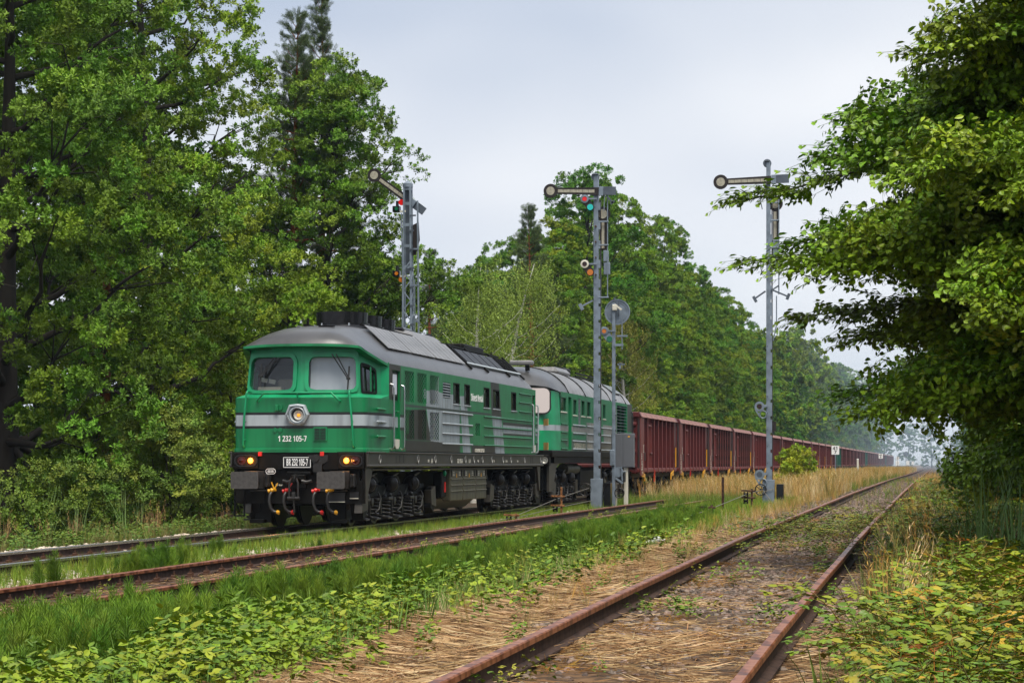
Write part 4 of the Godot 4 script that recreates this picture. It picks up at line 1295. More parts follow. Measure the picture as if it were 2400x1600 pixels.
	for sx in [1.0, -1.0]:
		for k in 3:
			var u0: float = [7.95, 9.37, 10.86][k]; var u1: float = [9.3, 10.8, 12.2][k]
			var g := G.new(); g.box(L(sx * 1.28, 0.78, (u0 + u1) * 0.5), Vector3(0.2, 0.74, u1 - u0), Basis.IDENTITY, 0.02)
			var bx := part(t, "battery_box", g, M.battery)
			for y in [0.92, 0.775, 0.635]:
				var r := G.new(); r.box(L(sx * 1.388, y, (u0 + u1) * 0.5), Vector3(0.03, 0.028, u1 - u0 - 0.05), Basis.IDENTITY, 0.01)
				part(bx, "rib", r, M.battery)
			for du in [0.12, u1 - u0 - 0.12]:
				var la := G.new(); la.box(L(sx * 1.39, 1.06, u0 + du), Vector3(0.03, 0.16, 0.08), Basis.IDENTITY, 0.012)
				part(bx, "latch", la, M.under_mid)
			for du in [0.34, u1 - u0 - 0.34]:
				var la := G.new()
				for y in [1.09, 1.05, 1.01]: la.box(L(sx * 1.386, y, u0 + du), Vector3(0.01, 0.016, 0.16))
				part(bx, "vent", la, M.off_white)
			var ya := G.new(); ya.plate([Vector2(-0.03, 0.96), Vector2(0.03, 0.96), Vector2(0.0, 1.06)], L(sx * 1.382, 0, (u0 + u1) * 0.5), Vector3(0, 0, -1), Vector3.UP, 0.008 * sx)
			part(bx, "yellow_arrow", ya, M.yellow_paint)
	var tk := G.new()
	tk.plate([Vector2(-1.16, 0.46), Vector2(1.16, 0.46), Vector2(0.86, 0.2), Vector2(-0.86, 0.2)], L(0, 0, 12.0), Vector3.RIGHT, Vector3.UP, 4.6)
	tk.box(L(0, 0.78, 10.0), Vector3(2.3, 0.62, 4.7))
	part(t, "fuel_tank", tk, M.battery)
	var vt := G.new(); vt.box(L(1.2, 0.8, 7.6), Vector3(0.2, 0.6, 0.5), Basis.IDENTITY, 0.02)
	part(t, "valve_cabinet", vt, M.under)
	var hd := G.new(); hd.bar(L(1.34, 0.86, 7.55), L(1.34, 0.62, 7.55), 0.03, 0.03)
	part(t, "brake_handle", hd, M.red_paint)
	var gv := G.new(); gv.lathe(L(1.32, 1.06, 7.6), Vector3(1, 0, 0), [Vector2(0.0, -0.05), Vector2(0.06, -0.04), Vector2(0.07, 0.02), Vector2(0.0, 0.05)], 12)
	part(t, "valve", gv, M.green_skylit)
	# rear: back wall, gangway nose and rear steps
	var rw := G.new(); rw.box(L(0, 2.46, 18.72), Vector3(2.9, 1.8, 0.06))
	rw.box(L(0, 2.1, 19.35), Vector3(2.7, 1.1, 1.3), Basis.IDENTITY, 0.05)
	rw.box(L(0, 3.05, 19.0), Vector3(2.5, 0.8, 0.6), Basis.IDENTITY, 0.08)
	part(t, "rear_nose", rw, M.green_dull)
	var sg := G.new(); sg.box(L(1.353, 2.18, 19.35), Vector3(0.012, 0.2, 1.28))
	part(t, "grey_stripe", sg, M.paint_grey)
	for y in [2.42, 2.18, 1.88]:
		var rb := G.new(); rb.box(L(1.37, y, 19.4), Vector3(0.04, 0.045, 0.7), Basis.IDENTITY, 0.015)
		part(t, "side_rib", rb, M.green_dull)
	var rs := G.new()
	rs.plate([Vector2(19.6, 1.2), Vector2(20.1, 1.2), Vector2(20.05, 0.5), Vector2(19.95, 0.5)], L(1.3, 0, 0), Vector3(0, 0, -1), Vector3.UP, 0.07)
	rs.box(L(0, 0.9, 19.95), Vector3(2.5, 0.6, 0.1))
	part(t, "rear_headstock", rs, M.skirt)
	var gr := G.new(); gr.tube([L(1.36, 1.1, 20.3), L(1.38, 1.14, 20.4), L(1.38, 0.3, 20.4)], [0.02], 6); gr.plate([Vector2(19.6, 0.36), Vector2(21.0, 0.36), Vector2(20.7, 0.1), Vector2(19.7, 0.12)], L(1.2, 0, 0), Vector3(0, 0, -1), Vector3.UP, 0.03)
	part(t, "rear_step", gr, M.under)

# ---------------------------------------------------------------- the second locomotive and the wagons

func livery_two() -> StandardMaterial3D:
	var im := Image.create(1792, 208, false, Image.FORMAT_RGB8)
	var green := Color(0.04, 0.45, 0.27); var gr := Color(0.5, 0.5, 0.49); var dk := Color(0.34, 0.33, 0.3)
	im.fill(green)
	var o := Vector2(1.5, 1.65); var sc := Vector2(1792.0 / 16.2, 208.0 / 1.85)
	var f := func(p, c): fill_poly(im, p, c, o, sc)
	f.call(rectp(1.4, 2.27, 6.6, 2.44), gr)
	f.call([[1.5, 2.05], [6.6, 2.05], [6.6, 1.6], [3.9, 1.6]], Color(0.24, 0.36, 0.29))
	f.call([[6.6, 2.62], [9.2, 2.62], [9.2, 1.6], [6.6, 1.6]], gr)
	f.call([[10.2, 2.6], [13.0, 2.6], [13.4, 1.6], [10.6, 1.6]], gr)
	f.call([[9.2, 2.0], [17.8, 2.0], [17.8, 1.6], [9.2, 1.6]], dk)
	f.call(rectp(16.3, 2.0, 17.8, 2.45), Color(0.04, 0.42, 0.27))
	f.call(rectp(16.3, 2.45, 17.8, 3.5), Color(0.2, 0.2, 0.19))
	weather(im, 47, 0.55)
	var m := mat("livery_two", Color(1, 1, 1), 0.45)
	m.albedo_texture = ImageTexture.create_from_image(im)
	return m

func build_second_locomotive() -> void:
	var t := thing("diesel_locomotive", "second green locomotive with rounded nose and curtained front window behind the first", "locomotive", Vector3(TRAIN_X, 0, -64.5))
	var liv := livery_two()
	var uvo := Vector2(1.5, 1.65); var uvs := Vector2(16.2, 1.85)
	var wins := [[1.55, 2.86, 2.6, 3.32], [3.86, 2.8, 4.6, 3.31], [5.5, 2.8, 6.22, 3.32], [6.66, 2.8, 7.45, 3.32], [8.9, 2.8, 9.65, 3.32], [10.18, 2.8, 10.82, 3.32]]
	var holes := wins + [[2.98, 1.72, 3.58, 3.34], [4.92, 2.42, 5.34, 3.34], [12.86, 2.1, 13.5, 3.25], [13.62, 2.12, 16.15, 3.36]]
	for sx in [1.0, -1.0]:
		part(t, "body_side", wall_with_holes(sx * 1.475, 1.5, 17.6, 1.68, 3.46, holes if sx > 0.0 else [], uvo, uvs, 0.1), liv)
	for q in wins:
		var fr := G.new()
		for e in [[q[0], q[1], q[2], q[1] + 0.035], [q[0], q[3] - 0.035, q[2], q[3]], [q[0], q[1], q[0] + 0.05, q[3]], [q[2] - 0.05, q[1], q[2], q[3]]]:
			fr.box(L(1.455, (e[1] + e[3]) * 0.5, (e[0] + e[2]) * 0.5), Vector3(0.05, e[3] - e[1], e[2] - e[0]), Basis.IDENTITY, 0.008)
		var w := part(t, "side_window", fr, M.green_dull)
		part(w, "pane", G.new().box(L(1.425, (q[1] + q[3]) * 0.5, (q[0] + q[2]) * 0.5), Vector3(0.01, q[3] - q[1], q[2] - q[0])), M.glass_dark)
		part(w, "sill", G.new().box(L(1.488, q[1] - 0.015, (q[0] + q[2]) * 0.5), Vector3(0.03, 0.03, q[2] - q[0] + 0.06), Basis.IDENTITY, 0.008), M.off_white)
	part(t, "doorway_wall", G.new().box(L(0.6, 2.53, 3.28), Vector3(0.04, 1.7, 1.4)), M.green_dull)
	for q in [[4.92, 2.42, 5.34, 3.34, 22], [12.86, 2.1, 13.5, 3.25, 24]]:
		var lv := part(t, "louvre", G.new().box(L(1.1, (q[1] + q[3]) * 0.5, (q[0] + q[2]) * 0.5), Vector3(0.03, q[3] - q[1] + 0.1, q[2] - q[0] + 0.2)), M.paint_grey)
		var n: int = q[4]
		for k in n: part(lv, "slat", G.new().box(L(1.45, q[1] + (k + 0.5) * (q[3] - q[1]) / n, (q[0] + q[2]) * 0.5), Vector3(0.05, 0.014, q[2] - q[0]), Basis(Vector3(0, 0, 1), -0.5)), M.paint_grey)
	var gq := [13.62, 2.12, 16.15, 3.36]
	var gn := part(t, "radiator_grille", G.new().box(L(1.0, 2.74, 14.88), Vector3(0.05, 1.4, 2.8)), M.battery)
	for k in 11: part(gn, "bar", G.new().box(L(1.46, 2.12 + (k + 0.5) * 1.24 / 11.0, 14.88), Vector3(0.02, 0.013, 2.53)), M.signal_grey)
	part(gn, "bar", G.new().box(L(1.465, 2.74, 14.6), Vector3(0.02, 1.24, 0.03)), M.green_dull)
	for y in [2.49, 2.24, 1.99, 1.74]:
		for e in [[1.6, 2.75], [3.8, 6.3], [6.7, 9.2], [9.4, 12.6], [16.4, 17.4]]:
			if e[0] > 16.0 and y > 2.3: continue
			part(t, "side_rib", G.new().box(L(1.487, y, (e[0] + e[1]) * 0.5), Vector3(0.03, 0.045, e[1] - e[0]), Basis.IDENTITY, 0.014), M.paint_grey if e[0] > 3.0 else M.green_dull)
	# rounded nose
	var half := [[1.475, 1.5], [1.46, 1.1], [1.41, 0.7], [1.3, 0.36], [1.12, 0.16], [0.85, 0.06], [0.4, 0.01]]
	var ring := []
	for p in half: ring.append(p)
	var rv := half.duplicate(); rv.reverse()
	for p in rv: ring.append([-p[0], p[1]])
	ring.reverse()
	var lean := func(h: float) -> Array:
		var k := clampf((h - 2.5) / 1.2, 0.0, 1.0)
		var o := []
		for p in ring: o.append([p[0] * (1.0 - 0.03 * k), lerpf(p[1], 1.5, 0.07 * k)])
		return ring_out(h, o)
	for b in [[1.68, 2.27, "green"], [2.27, 2.44, "paint_grey"], [2.44, 2.8, "green"], [2.8, 3.1, "green"], [3.1, 3.46, "green"]]:
		part(t, "nose_panel" if b[2] == "green" else "grey_stripe", G.new().sheet([lean.call(b[0]), lean.call(b[1])]), M.green_skylit if b[2] == "green" else M.paint_grey)
	# roof with a domed front
	var rows := []
	for u in [0.05, 0.12, 0.25, 0.45, 0.7, 1.0, 1.4, 2.0, 3.0, 6.0, 10.0, 14.0, 16.6, 17.2, 17.6, 17.9]:
		var r := []
		var hc := along([[0.05, 3.62], [0.12, 3.74], [0.25, 3.88], [0.45, 4.0], [0.7, 4.09], [1.0, 4.15], [1.4, 4.2], [2.0, 4.24], [3.0, 4.26], [16.6, 4.26], [17.2, 4.18], [17.9, 3.9]], u)
		var we := along([[0.05, 1.06], [0.12, 1.14], [0.25, 1.25], [0.45, 1.35], [0.7, 1.41], [1.0, 1.455], [1.5, 1.47], [17.2, 1.47], [17.9, 1.4]], u)
		var he := along([[0.05, 3.58], [0.25, 3.56], [0.7, 3.5], [1.5, 3.44], [30.0, 3.44]], u)
		for k in 21:
			var x := lerpf(-1.0, 1.0, k / 20.0)
			var a := signf(x) * (1.0 - pow(1.0 - absf(x), 1.5))
			var f := pow(maxf(0.0, 1.0 - pow(absf(a), 2.3)), 0.72)
			r.append(L(a * we, he + (hc - he) * f, u))
		rows.append(r)
	part(t, "cab_roof", G.new().sheet(rows.slice(0, 9)), M.roof_dark)
	part(t, "roof", G.new().sheet(rows.slice(8)), M.roof_light)
	for u in [3.0, 6.4, 9.4, 12.0, 15.9]:
		var g := G.new()
		var pts := []
		for k in 11: 
			var a := k / 10.0
			var f := pow(maxf(0.0, 1.0 - pow(a, 2.3)), 0.72)
			pts.append(L(a * 1.475, 3.445 + 0.82 * f, u))
		g.tube(pts, [0.028], 6)
		part(t, "roof_seam", g, M.frame_dark)
	part(t, "roof_hump", G.new().box(L(0, 4.28, 7.8), Vector3(1.1, 0.3, 2.6), Basis.IDENTITY, 0.14), M.roof_light)
	part(t, "roof_box", G.new().box(L(-0.2, 4.36, 9.9), Vector3(1.0, 0.34, 1.4), Basis.IDENTITY, 0.05), M.frame_dark)
	part(t, "roof_rail", G.new().bar(L(0.4, 4.4, 11.0), L(0.4, 4.4, 16.0), 0.05, 0.05).bar(L(0.4, 4.3, 11.0), L(0.4, 4.3, 16.0), 0.05, 0.04), M.frame_dark)
	var rg := part(t, "roof_grille", G.new().plate([Vector2(13.8, 0.0), Vector2(15.7, 0.0), Vector2(15.7, 0.5), Vector2(13.8, 0.5)], L(1.3, 3.78, 0), Vector3(0, 0, -1), Vector3(-0.75, 0.55, 0).normalized(), 0.03), M.under)
	for k in 8: part(rg, "slat", G.new().bar(L(1.325, 3.8, 13.9 + k * 0.24), L(0.95, 4.09, 13.9 + k * 0.24), 0.03, 0.03), M.paint_grey)
	# horn box over the cab
	var hb := part(t, "roof_horn", G.new().box(L(0.42, 4.3, 0.75), Vector3(0.72, 0.14, 0.3), Basis.IDENTITY, 0.04), M.roof_light)
	part(hb, "stand", G.new().box(L(0.6, 4.16, 0.75), Vector3(0.12, 0.2, 0.14)), M.frame_dark)
	# front window of the camera side with curtain (the other one alike)
	for sx in [1.0, -1.0]:
		var A := L(sx * 0.28, 2.72, -0.005); var B := L(sx * 1.33, 2.72, 0.33)
		var ax := (B - A).normalized()
		var poly := []; var inner := []
		for k in 28:
			var a := TAU * (k + 0.5) / 28.0
			poly.append(Vector2(0.55 + signf(cos(a)) * 0.3 + 0.23 * cos(a), 0.43 + signf(sin(a)) * 0.21 + 0.2 * sin(a)))
			inner.append(Vector2(0.55 + signf(cos(a)) * 0.3 + 0.18 * cos(a), 0.43 + signf(sin(a)) * 0.21 + 0.155 * sin(a)))
		var off := Vector3(0, 0, 0.02) + Vector3(sx * 0.1, 0, 0.1)
		if sx < 0.0: ax = -ax; A = B
		var w := part(t, "front_window", G.new().plate(poly, A + off, ax, Vector3.UP, 0.03), M.rubber)
		part(w, "curtain", G.new().plate(inner, A + off + Vector3(sx * 0.008, 0, 0.024), ax, Vector3.UP, 0.012), M.curtain)
	for q in [[2.51, 0.2], [1.8, 0.22]]:
		part(t, "wooden_board", G.new().box(L(1.22, q[0], 0.2), Vector3(0.34, q[1], 0.02), Basis(Vector3.UP, -0.75)), M.wood_board)
	# frame, lamps, skirt
	var fr := G.new(); fr.box(L(0, 1.585, 8.9), Vector3(2.98, 0.2, 17.9), Basis.IDENTITY, 0.02); fr.box(L(0, 1.4, 9.2), Vector3(2.84, 0.2, 17.0))
	var f := part(t, "underframe", fr, M.frame_dark)
	for sx in [1.0, -1.0]:
		part(f, "lamp_box", G.new().box(L(sx * 1.16, 1.38, 0.0), Vector3(0.5, 0.32, 0.3), Basis.IDENTITY, 0.02), M.frame_dark)
		var hl := G.new(); hl.lathe(L(sx * 1.28, 1.38, -0.15), Vector3(0, 0, 1), [Vector2(0.1, -0.01), Vector2(0.1, 0.02), Vector2(0.085, 0.02), Vector2(0.05, 0.0), Vector2(0.0, 0.01)], 20)
		part(f, "headlight", hl, M.lamp_glass)
		part(f, "skirt_wing", G.new().plate([Vector2(0.1, 1.3), Vector2(2.0, 1.3), Vector2(1.3, 1.15), Vector2(0.75, 0.45), Vector2(0.1, 0.45)], L(sx * 1.3 - (0.07 if sx < 0 else 0.0), 0, 0), Vector3(0, 0, -1), Vector3.UP, 0.07), M.skirt)
	part(f, "headstock", G.new().box(L(0, 0.9, 0.3), Vector3(2.6, 0.8, 0.2)), M.under)
	for e in [[1.2, 1.25, 5.7], [11.6, 11.65, 16.1]]:
		three_axle_bogie(t, e[0], [e[1] + 0.5, e[1] + 2.2, e[1] + 3.9], e[2], false)
	part(t, "fuel_tank", G.new().box(L(0, 0.75, 8.7), Vector3(2.5, 0.8, 4.2), Basis.IDENTITY, 0.1), M.under)
	part(t, "air_tank", G.new().cyl(L(1.1, 1.12, 4.2), L(1.1, 1.12, 6.6), 0.17, -1.0, 16), M.battery)
	part(t, "rear_wall", G.new().box(L(0, 2.6, 17.6), Vector3(2.9, 1.8, 0.06)), M.green_dull)
	part(t, "rear_rail", G.new().tube([L(1.49, 3.2, 17.3), L(1.53, 3.15, 17.3), L(1.53, 1.8, 17.3)], [0.03], 6), M.rubber)
	text_part(t, "owner_name", "European Loco", 0.24, M.arm_cream, Transform3D(Basis(Vector3.UP, PI / 2.0), L(1.479, 1.87, 5.2)), 1.0)
	text_part(t, "lettering", "BR 232", 0.2, M.arm_cream, Transform3D(Basis(Vector3.UP, PI / 2.0), L(1.479, 1.87, 7.2)), 1.0)

func wagon_proto(body: Material, post: Material, cap: Material, full: bool) -> Node3D:
	var t := thing("open_wagon", "open freight wagon", "wagon", Vector3.ZERO, "open freight wagons in the train")
	var shell := G.new()
	for sx in [1.0, -1.0]: shell.box(L(sx * 1.24, 2.0, 6.2), Vector3(0.05, 2.2, 12.3))
	for u in [0.12, 12.3]: shell.box(L(0, 2.0, u), Vector3(2.66, 2.2, 0.06))
	shell.box(L(0, 1.0, 6.2), Vector3(2.7, 0.1, 12.3))
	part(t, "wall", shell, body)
	for sx in [1.0, -1.0]:
		for u in ([2.16, 4.24, 5.65, 6.92, 8.3, 9.68, 11.1] if full else [2.16, 4.24, 6.92, 9.68, 11.1]):
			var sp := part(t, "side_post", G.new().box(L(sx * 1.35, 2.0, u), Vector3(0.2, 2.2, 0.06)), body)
			part(sp, "post_flange", G.new().box(L(sx * 1.462, 2.0, u), Vector3(0.024, 2.2, 0.11), Basis.IDENTITY, 0.008), post)
		part(t, "corner_plate", G.new().plate([Vector2(0.0, 0.82), Vector2(1.05, 0.82), Vector2(1.05, 3.08), Vector2(0.0, 3.08)], L(sx * 1.44, 0, 0.02), Vector3(0, 0, -1), Vector3.UP, 0.03 * sx), post)
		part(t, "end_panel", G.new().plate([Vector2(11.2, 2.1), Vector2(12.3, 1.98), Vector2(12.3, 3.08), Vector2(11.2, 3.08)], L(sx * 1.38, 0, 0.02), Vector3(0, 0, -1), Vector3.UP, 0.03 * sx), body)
		# rusty top rail, leaning outward, dark red at its ends
		for e in [[0.0, 0.28, body], [0.29, 11.9, cap], [11.91, 12.4, body]]:
			var g := G.new(); g.plate([Vector2(1.34, 3.27), Vector2(1.40, 3.27), Vector2(1.5, 3.08), Vector2(1.34, 3.06)] if sx > 0.0 else [Vector2(-1.34, 3.27), Vector2(-1.40, 3.27), Vector2(-1.5, 3.08), Vector2(-1.34, 3.06)], L(0, 0, e[1]), Vector3.RIGHT, Vector3.UP, e[1] - e[0])
			part(t, "top_rail", g, e[2])
		part(t, "side_sill", G.new().box(L(sx * 1.38, 1.02, 6.2), Vector3(0.14, 0.16, 12.2), Basis.IDENTITY, 0.02), post)
	for u in [0.03, 12.38]:
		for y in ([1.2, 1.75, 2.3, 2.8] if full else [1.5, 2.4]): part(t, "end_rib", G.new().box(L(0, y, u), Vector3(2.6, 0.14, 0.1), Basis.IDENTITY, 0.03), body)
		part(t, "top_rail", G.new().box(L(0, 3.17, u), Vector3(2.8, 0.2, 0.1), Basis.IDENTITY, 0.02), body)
	part(t, "underframe", G.new().box(L(0, 0.86, 6.2), Vector3(2.2, 0.24, 12.4)), M.under)
	if full:
		for q in [[2.75, 0.05], [3.1, 0.03], [3.5, 0.05], [3.85, 0.03]]:
			part(t, "door_rod", G.new().bar(L(1.4, 1.1, q[0]), L(1.4, 2.9, q[0]), q[1], q[1]), post)
		part(t, "door_latch", G.new().box(L(1.42, 2.78, 3.0), Vector3(0.08, 0.06, 0.9), Basis.IDENTITY, 0.02).box(L(1.42, 1.7, 3.6), Vector3(0.06, 0.05, 0.5), Basis.IDENTITY, 0.02), post)
		for q in [[0.45, 1.0], [11.0, -1.0]]:
			part(t, "corner_step", G.new().plate([Vector2(0, 1.0), Vector2(0.9 * q[1], 0.86), Vector2(0.9 * q[1], 0.6), Vector2(0.8 * q[1], 0.6), Vector2(0.8 * q[1], 0.74), Vector2(0, 0.78)], L(1.42, 0, q[0] + 0.05), Vector3(0, 0, -1), Vector3.UP, 0.05), M.yellow_paint)
		part(t, "yellow_edge", G.new().box(L(1.43, 1.55, 12.1), Vector3(0.04, 0.85, 0.05)), M.yellow_paint)
		part(t, "brake_lever", G.new().bar(L(1.46, 1.02, 4.3), L(1.46, 0.55, 4.36), 0.05, 0.06), M.red_paint)
		part(t, "dark_panel", G.new().box(L(1.48, 1.55, 1.2), Vector3(0.02, 0.32, 0.16)), M.paint_black)
		for q in [["31 51 537", 1.35, 0.14, 0.3], ["5 204-7", 1.15, 0.14, 0.5], ["Eaos", 1.85, 0.13, 0.85]]:
			text_part(t, "lettering", q[0], q[2], M.off_white, Transform3D(Basis(Vector3.UP, PI / 2.0) * Basis(Vector3(0, 0, 1), PI / 2.0), L(1.476, q[1], q[3])), 0.8)
	var wm := wheel_mesh(0.46)
	for c in [2.0, 10.4]:
		var b := part(t, "bogie", G.new().box(L(0, 0.58, c), Vector3(0.4, 0.2, 0.4)).box(L(0.98, 0.55, c), Vector3(0.1, 0.3, 2.3), Basis.IDENTITY, 0.04).box(L(-0.98, 0.55, c), Vector3(0.1, 0.3, 2.3), Basis.IDENTITY, 0.04), M.under)
		for a in [c - 0.9, c + 0.9]:
			part(b, "wheel", wm, M.under_mid, Transform3D(Basis.IDENTITY, L(0.75, 0.46, a)))
			part(b, "wheel", wm, M.under_mid, Transform3D(Basis(Vector3.UP, PI), L(-0.75, 0.46, a)))
			if full: part(b, "axle_box", G.new().box(L(1.04, 0.46, a), Vector3(0.14, 0.3, 0.3), Basis.IDENTITY, 0.04), M.under_mid)
	for u in [-0.15, 12.55]:
		for x in [-0.875, 0.875]:
			part(t, "buffer", G.new().cyl(L(x, 1.0, 0.0 if u < 1.0 else 12.4), L(x, 1.0, u - 0.2 if u < 1.0 else u + 0.2), 0.09, -1.0, 12).cyl(L(x, 1.0, u - 0.22 if u < 1.0 else u + 0.2), L(x, 1.0, u - 0.2 if u < 1.0 else u + 0.22), 0.22, -1.0, 16), M.under_mid)
	return t

func build_wagons() -> void:
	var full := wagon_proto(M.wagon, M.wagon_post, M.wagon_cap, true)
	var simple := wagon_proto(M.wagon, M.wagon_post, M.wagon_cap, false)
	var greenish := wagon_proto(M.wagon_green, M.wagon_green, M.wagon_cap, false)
	var first_simple := true
	var first_green := true
	var ord_ := ["first", "second", "third", "fourth", "fifth", "sixth", "seventh", "eighth", "ninth", "tenth", "eleventh", "twelfth"]
	for k in 40:
		var at := Vector3(TRAIN_X, 0, -(84.6 + 13.4 * k))
		var o: Node3D
		if k in [13, 21, 32]:
			o = greenish if first_green else copy_of(greenish)
			first_green = false
			tag(o, {13: "green open wagon among the red ones, the one nearest the locomotives", 21: "green open wagon farther along the train, second of the three green ones", 32: "farthest green open wagon near the end of the train"}[k], "wagon", "green open wagons in the train")
		elif k < 12:
			o = full if k == 0 else copy_of(full)
			tag(o, "dark red open freight wagon with rusty top rail, directly behind the second locomotive" if k == 0 else "dark red open freight wagon, %s behind the second locomotive" % ord_[k], "wagon", "dark red open wagons in the train")
		else:
			o = simple if first_simple else copy_of(simple)
			first_simple = false
			tag(o, "small far-off dark red open wagon towards the end of the long train", "wagon", "far dark red wagons")
		o.position = at
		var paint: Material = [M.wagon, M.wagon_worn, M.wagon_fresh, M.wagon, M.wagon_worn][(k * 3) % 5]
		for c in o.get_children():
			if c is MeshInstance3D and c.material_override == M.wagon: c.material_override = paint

# ---------------------------------------------------------------- semaphore signals and trackside things

func disc(g: G, at: Vector3, r: float, thick := 0.02, sides := 26) -> G:
	g.lathe(at, Vector3(0, 0, 1), [Vector2(r, 0.0), Vector2(r, thick), Vector2(0.0, thick)], sides)
	g.lathe(at, Vector3(0, 0, -1), [Vector2(r, 0.0), Vector2(0.0, 0.0)], sides)
	return g

func signal_arm(parent: Node, pivot: Vector3, angle: float, counter := true) -> void:
	# the arm points to -x at angle 0; its back with the black border and cream field faces the camera
	var b := Transform3D(Basis(Vector3(0, 0, 1), -angle), pivot)
	var o := G.new()
	var pts := []
	pts.append(Vector2(0.06, 0.125)); pts.append(Vector2(-1.31, 0.1))
	for k in 21:
		var a := 0.45 + (TAU - 0.9) * k / 20.0
		pts.append(Vector2(-1.51 + 0.23 * cos(a), 0.23 * sin(a)))
	pts.append(Vector2(-1.31, -0.1)); pts.append(Vector2(0.06, -0.125))
	o.plate(pts, Vector3(0, 0, 0.0), Vector3.RIGHT, Vector3.UP, 0.02)
	var arm := part(parent, "signal_arm", o, M.arm_brown, b)
	part(arm, "cream_disc", disc(G.new(), Vector3(-1.51, 0, 0.02), 0.135, 0.01), M.arm_cream)
	for k in 6:
		var x0 := -1.27 + k * 0.2
		part(arm, "cream_panel", G.new().box(Vector3(x0 + 0.098, 0, 0.024), Vector3(0.19, 0.095, 0.008)), M.arm_cream)
	if counter:
		part(arm, "counter_plate", G.new().box(Vector3(0.36, 0.02, -0.02), Vector3(0.5, 0.27, 0.02), Basis.IDENTITY, 0.004), M.signal_grey_dark)
		part(arm, "arm_bracket", G.new().box(Vector3(0.14, 0.0, 0.03), Vector3(0.14, 0.3, 0.06), Basis.IDENTITY, 0.01), M.signal_grey)

func spectacle(parent: Node, at: Vector3, lens_a: Material, lens_b: Material, ring: Material, back: Material) -> void:
	# a teardrop plate with two lenses, the upper one ringed
	var pts := []
	for k in 12: 
		var a := 0.15 + PI * 0.95 * k / 11.0
		pts.append(Vector2(-0.09 + 0.15 * cos(a), 0.14 + 0.15 * sin(a)))
	for k in 12:
		var a := PI * 1.12 + PI * 0.95 * k / 11.0
		pts.append(Vector2(0.09 + 0.125 * cos(a), -0.13 + 0.125 * sin(a)))
	var s := part(parent, "spectacle", G.new().plate(pts, at, Vector3.RIGHT, Vector3.UP, 0.025), back)
	part(s, "lens", disc(G.new(), at + Vector3(-0.09, 0.14, 0.03), 0.075, 0.02), lens_a)
	var rg := G.new(); rg.lathe(at + Vector3(-0.09, 0.14, 0.02), Vector3(0, 0, 1), [Vector2(0.135, 0.0), Vector2(0.135, 0.03), Vector2(0.08, 0.04), Vector2(0.08, 0.0)], 20)
	part(s, "lens_ring", rg, ring)
	part(s, "lens", disc(G.new(), at + Vector3(0.09, -0.13, 0.03), 0.098, 0.02), lens_b)
	part(s, "spectacle_bracket", G.new().bar(at + Vector3(0.05, 0.14, 0.02), at + Vector3(0.3, 0.14, 0.0), 0.07, 0.05), M.signal_grey)

func battened_mast(t: Node3D, top: float, foot: float, kx := 0.72) -> void:
	# two channels joined by batten plates that leave small openings
	var a := G.new(); a.box(Vector3(-0.06 * kx, (top + foot) * 0.5, 0.0), Vector3(0.2 * kx, top - foot, 0.03), Basis.IDENTITY, 0.006)
	a.box(Vector3(-0.15 * kx, (top + foot) * 0.5, -0.09), Vector3(0.02, top - foot, 0.2)); a.box(Vector3(0.03 * kx, (top + foot) * 0.5, -0.09), Vector3(0.02, top - foot, 0.2))
	var m := part(t, "mast", a, M.signal_grey)
	part(m, "rear_channel", G.new().box(Vector3(0.13 * kx, (top + foot) * 0.5 - 0.4, -0.1), Vector3(0.03, top - foot - 0.8, 0.16)), M.arm_brown)
	var y := foot + 0.9
	while y < top - 0.7:
		var low := y < top * 0.62
		var step := 0.52 if low else 0.62
		var hole := 0.1 if low else 0.36
		part(m, "batten", G.new().box(Vector3(0.085 * kx, y + (step - hole) * 0.5, -0.012), Vector3(0.11 * kx, step - hole, 0.02), Basis.IDENTITY, 0.004), M.signal_grey)
		part(m, "rivet", G.new().cyl(Vector3(-0.1 * kx, y + 0.1, 0.012), Vector3(-0.1 * kx, y + 0.1, 0.03), 0.014, -1.0, 6), M.signal_grey_dark)
		y += step
	var pc := G.new(); pc.lathe(Vector3(-0.07, top - 0.05, -0.1), Vector3(0, 0, 1), [Vector2(0.12, 0.0), Vector2(0.13, 0.02), Vector2(0.13, 0.1), Vector2(0.0, 0.11)], 18)
	pc.box(Vector3(-0.06, top + 0.02, -0.06), Vector3(0.26 * kx, 0.05, 0.26), Basis.IDENTITY, 0.02)
	part(t, "mast_cap", pc, M.signal_grey_dark)
	part(t, "pedestal", G.new().box(Vector3(-0.03, foot + 0.5, 0.04), Vector3(0.36, 1.0, 0.05), Basis.IDENTITY, 0.006).box(Vector3(-0.03, foot + 0.5, -0.2), Vector3(0.36, 1.0, 0.05), Basis.IDENTITY, 0.006), M.signal_grey)
	part(t, "pulley_box", G.new().box(Vector3(0.33, foot + 0.48, -0.12), Vector3(0.22, 0.78, 0.36), Basis.IDENTITY, 0.01), M.black_gloss)

func hand_wheel(parent: Node, at: Vector3, r: float) -> void:
	var g := G.new()
	var pts := []
	for k in 20: pts.append(at + Vector3(cos(TAU * k / 20.0) * r, sin(TAU * k / 20.0) * r, 0))
	ring_tube(g, pts, 0.018, 6)
	for k in 5:
		var an := TAU * k / 5.0
		g.bar(at, at + Vector3(cos(an) * r, sin(an) * r, 0), 0.02, 0.02)
	g.cyl(at - Vector3(0, 0, 0.03), at + Vector3(0, 0, 0.03), 0.035, -1.0, 10)
	part(parent, "pulley_wheel", g, M.under_mid)

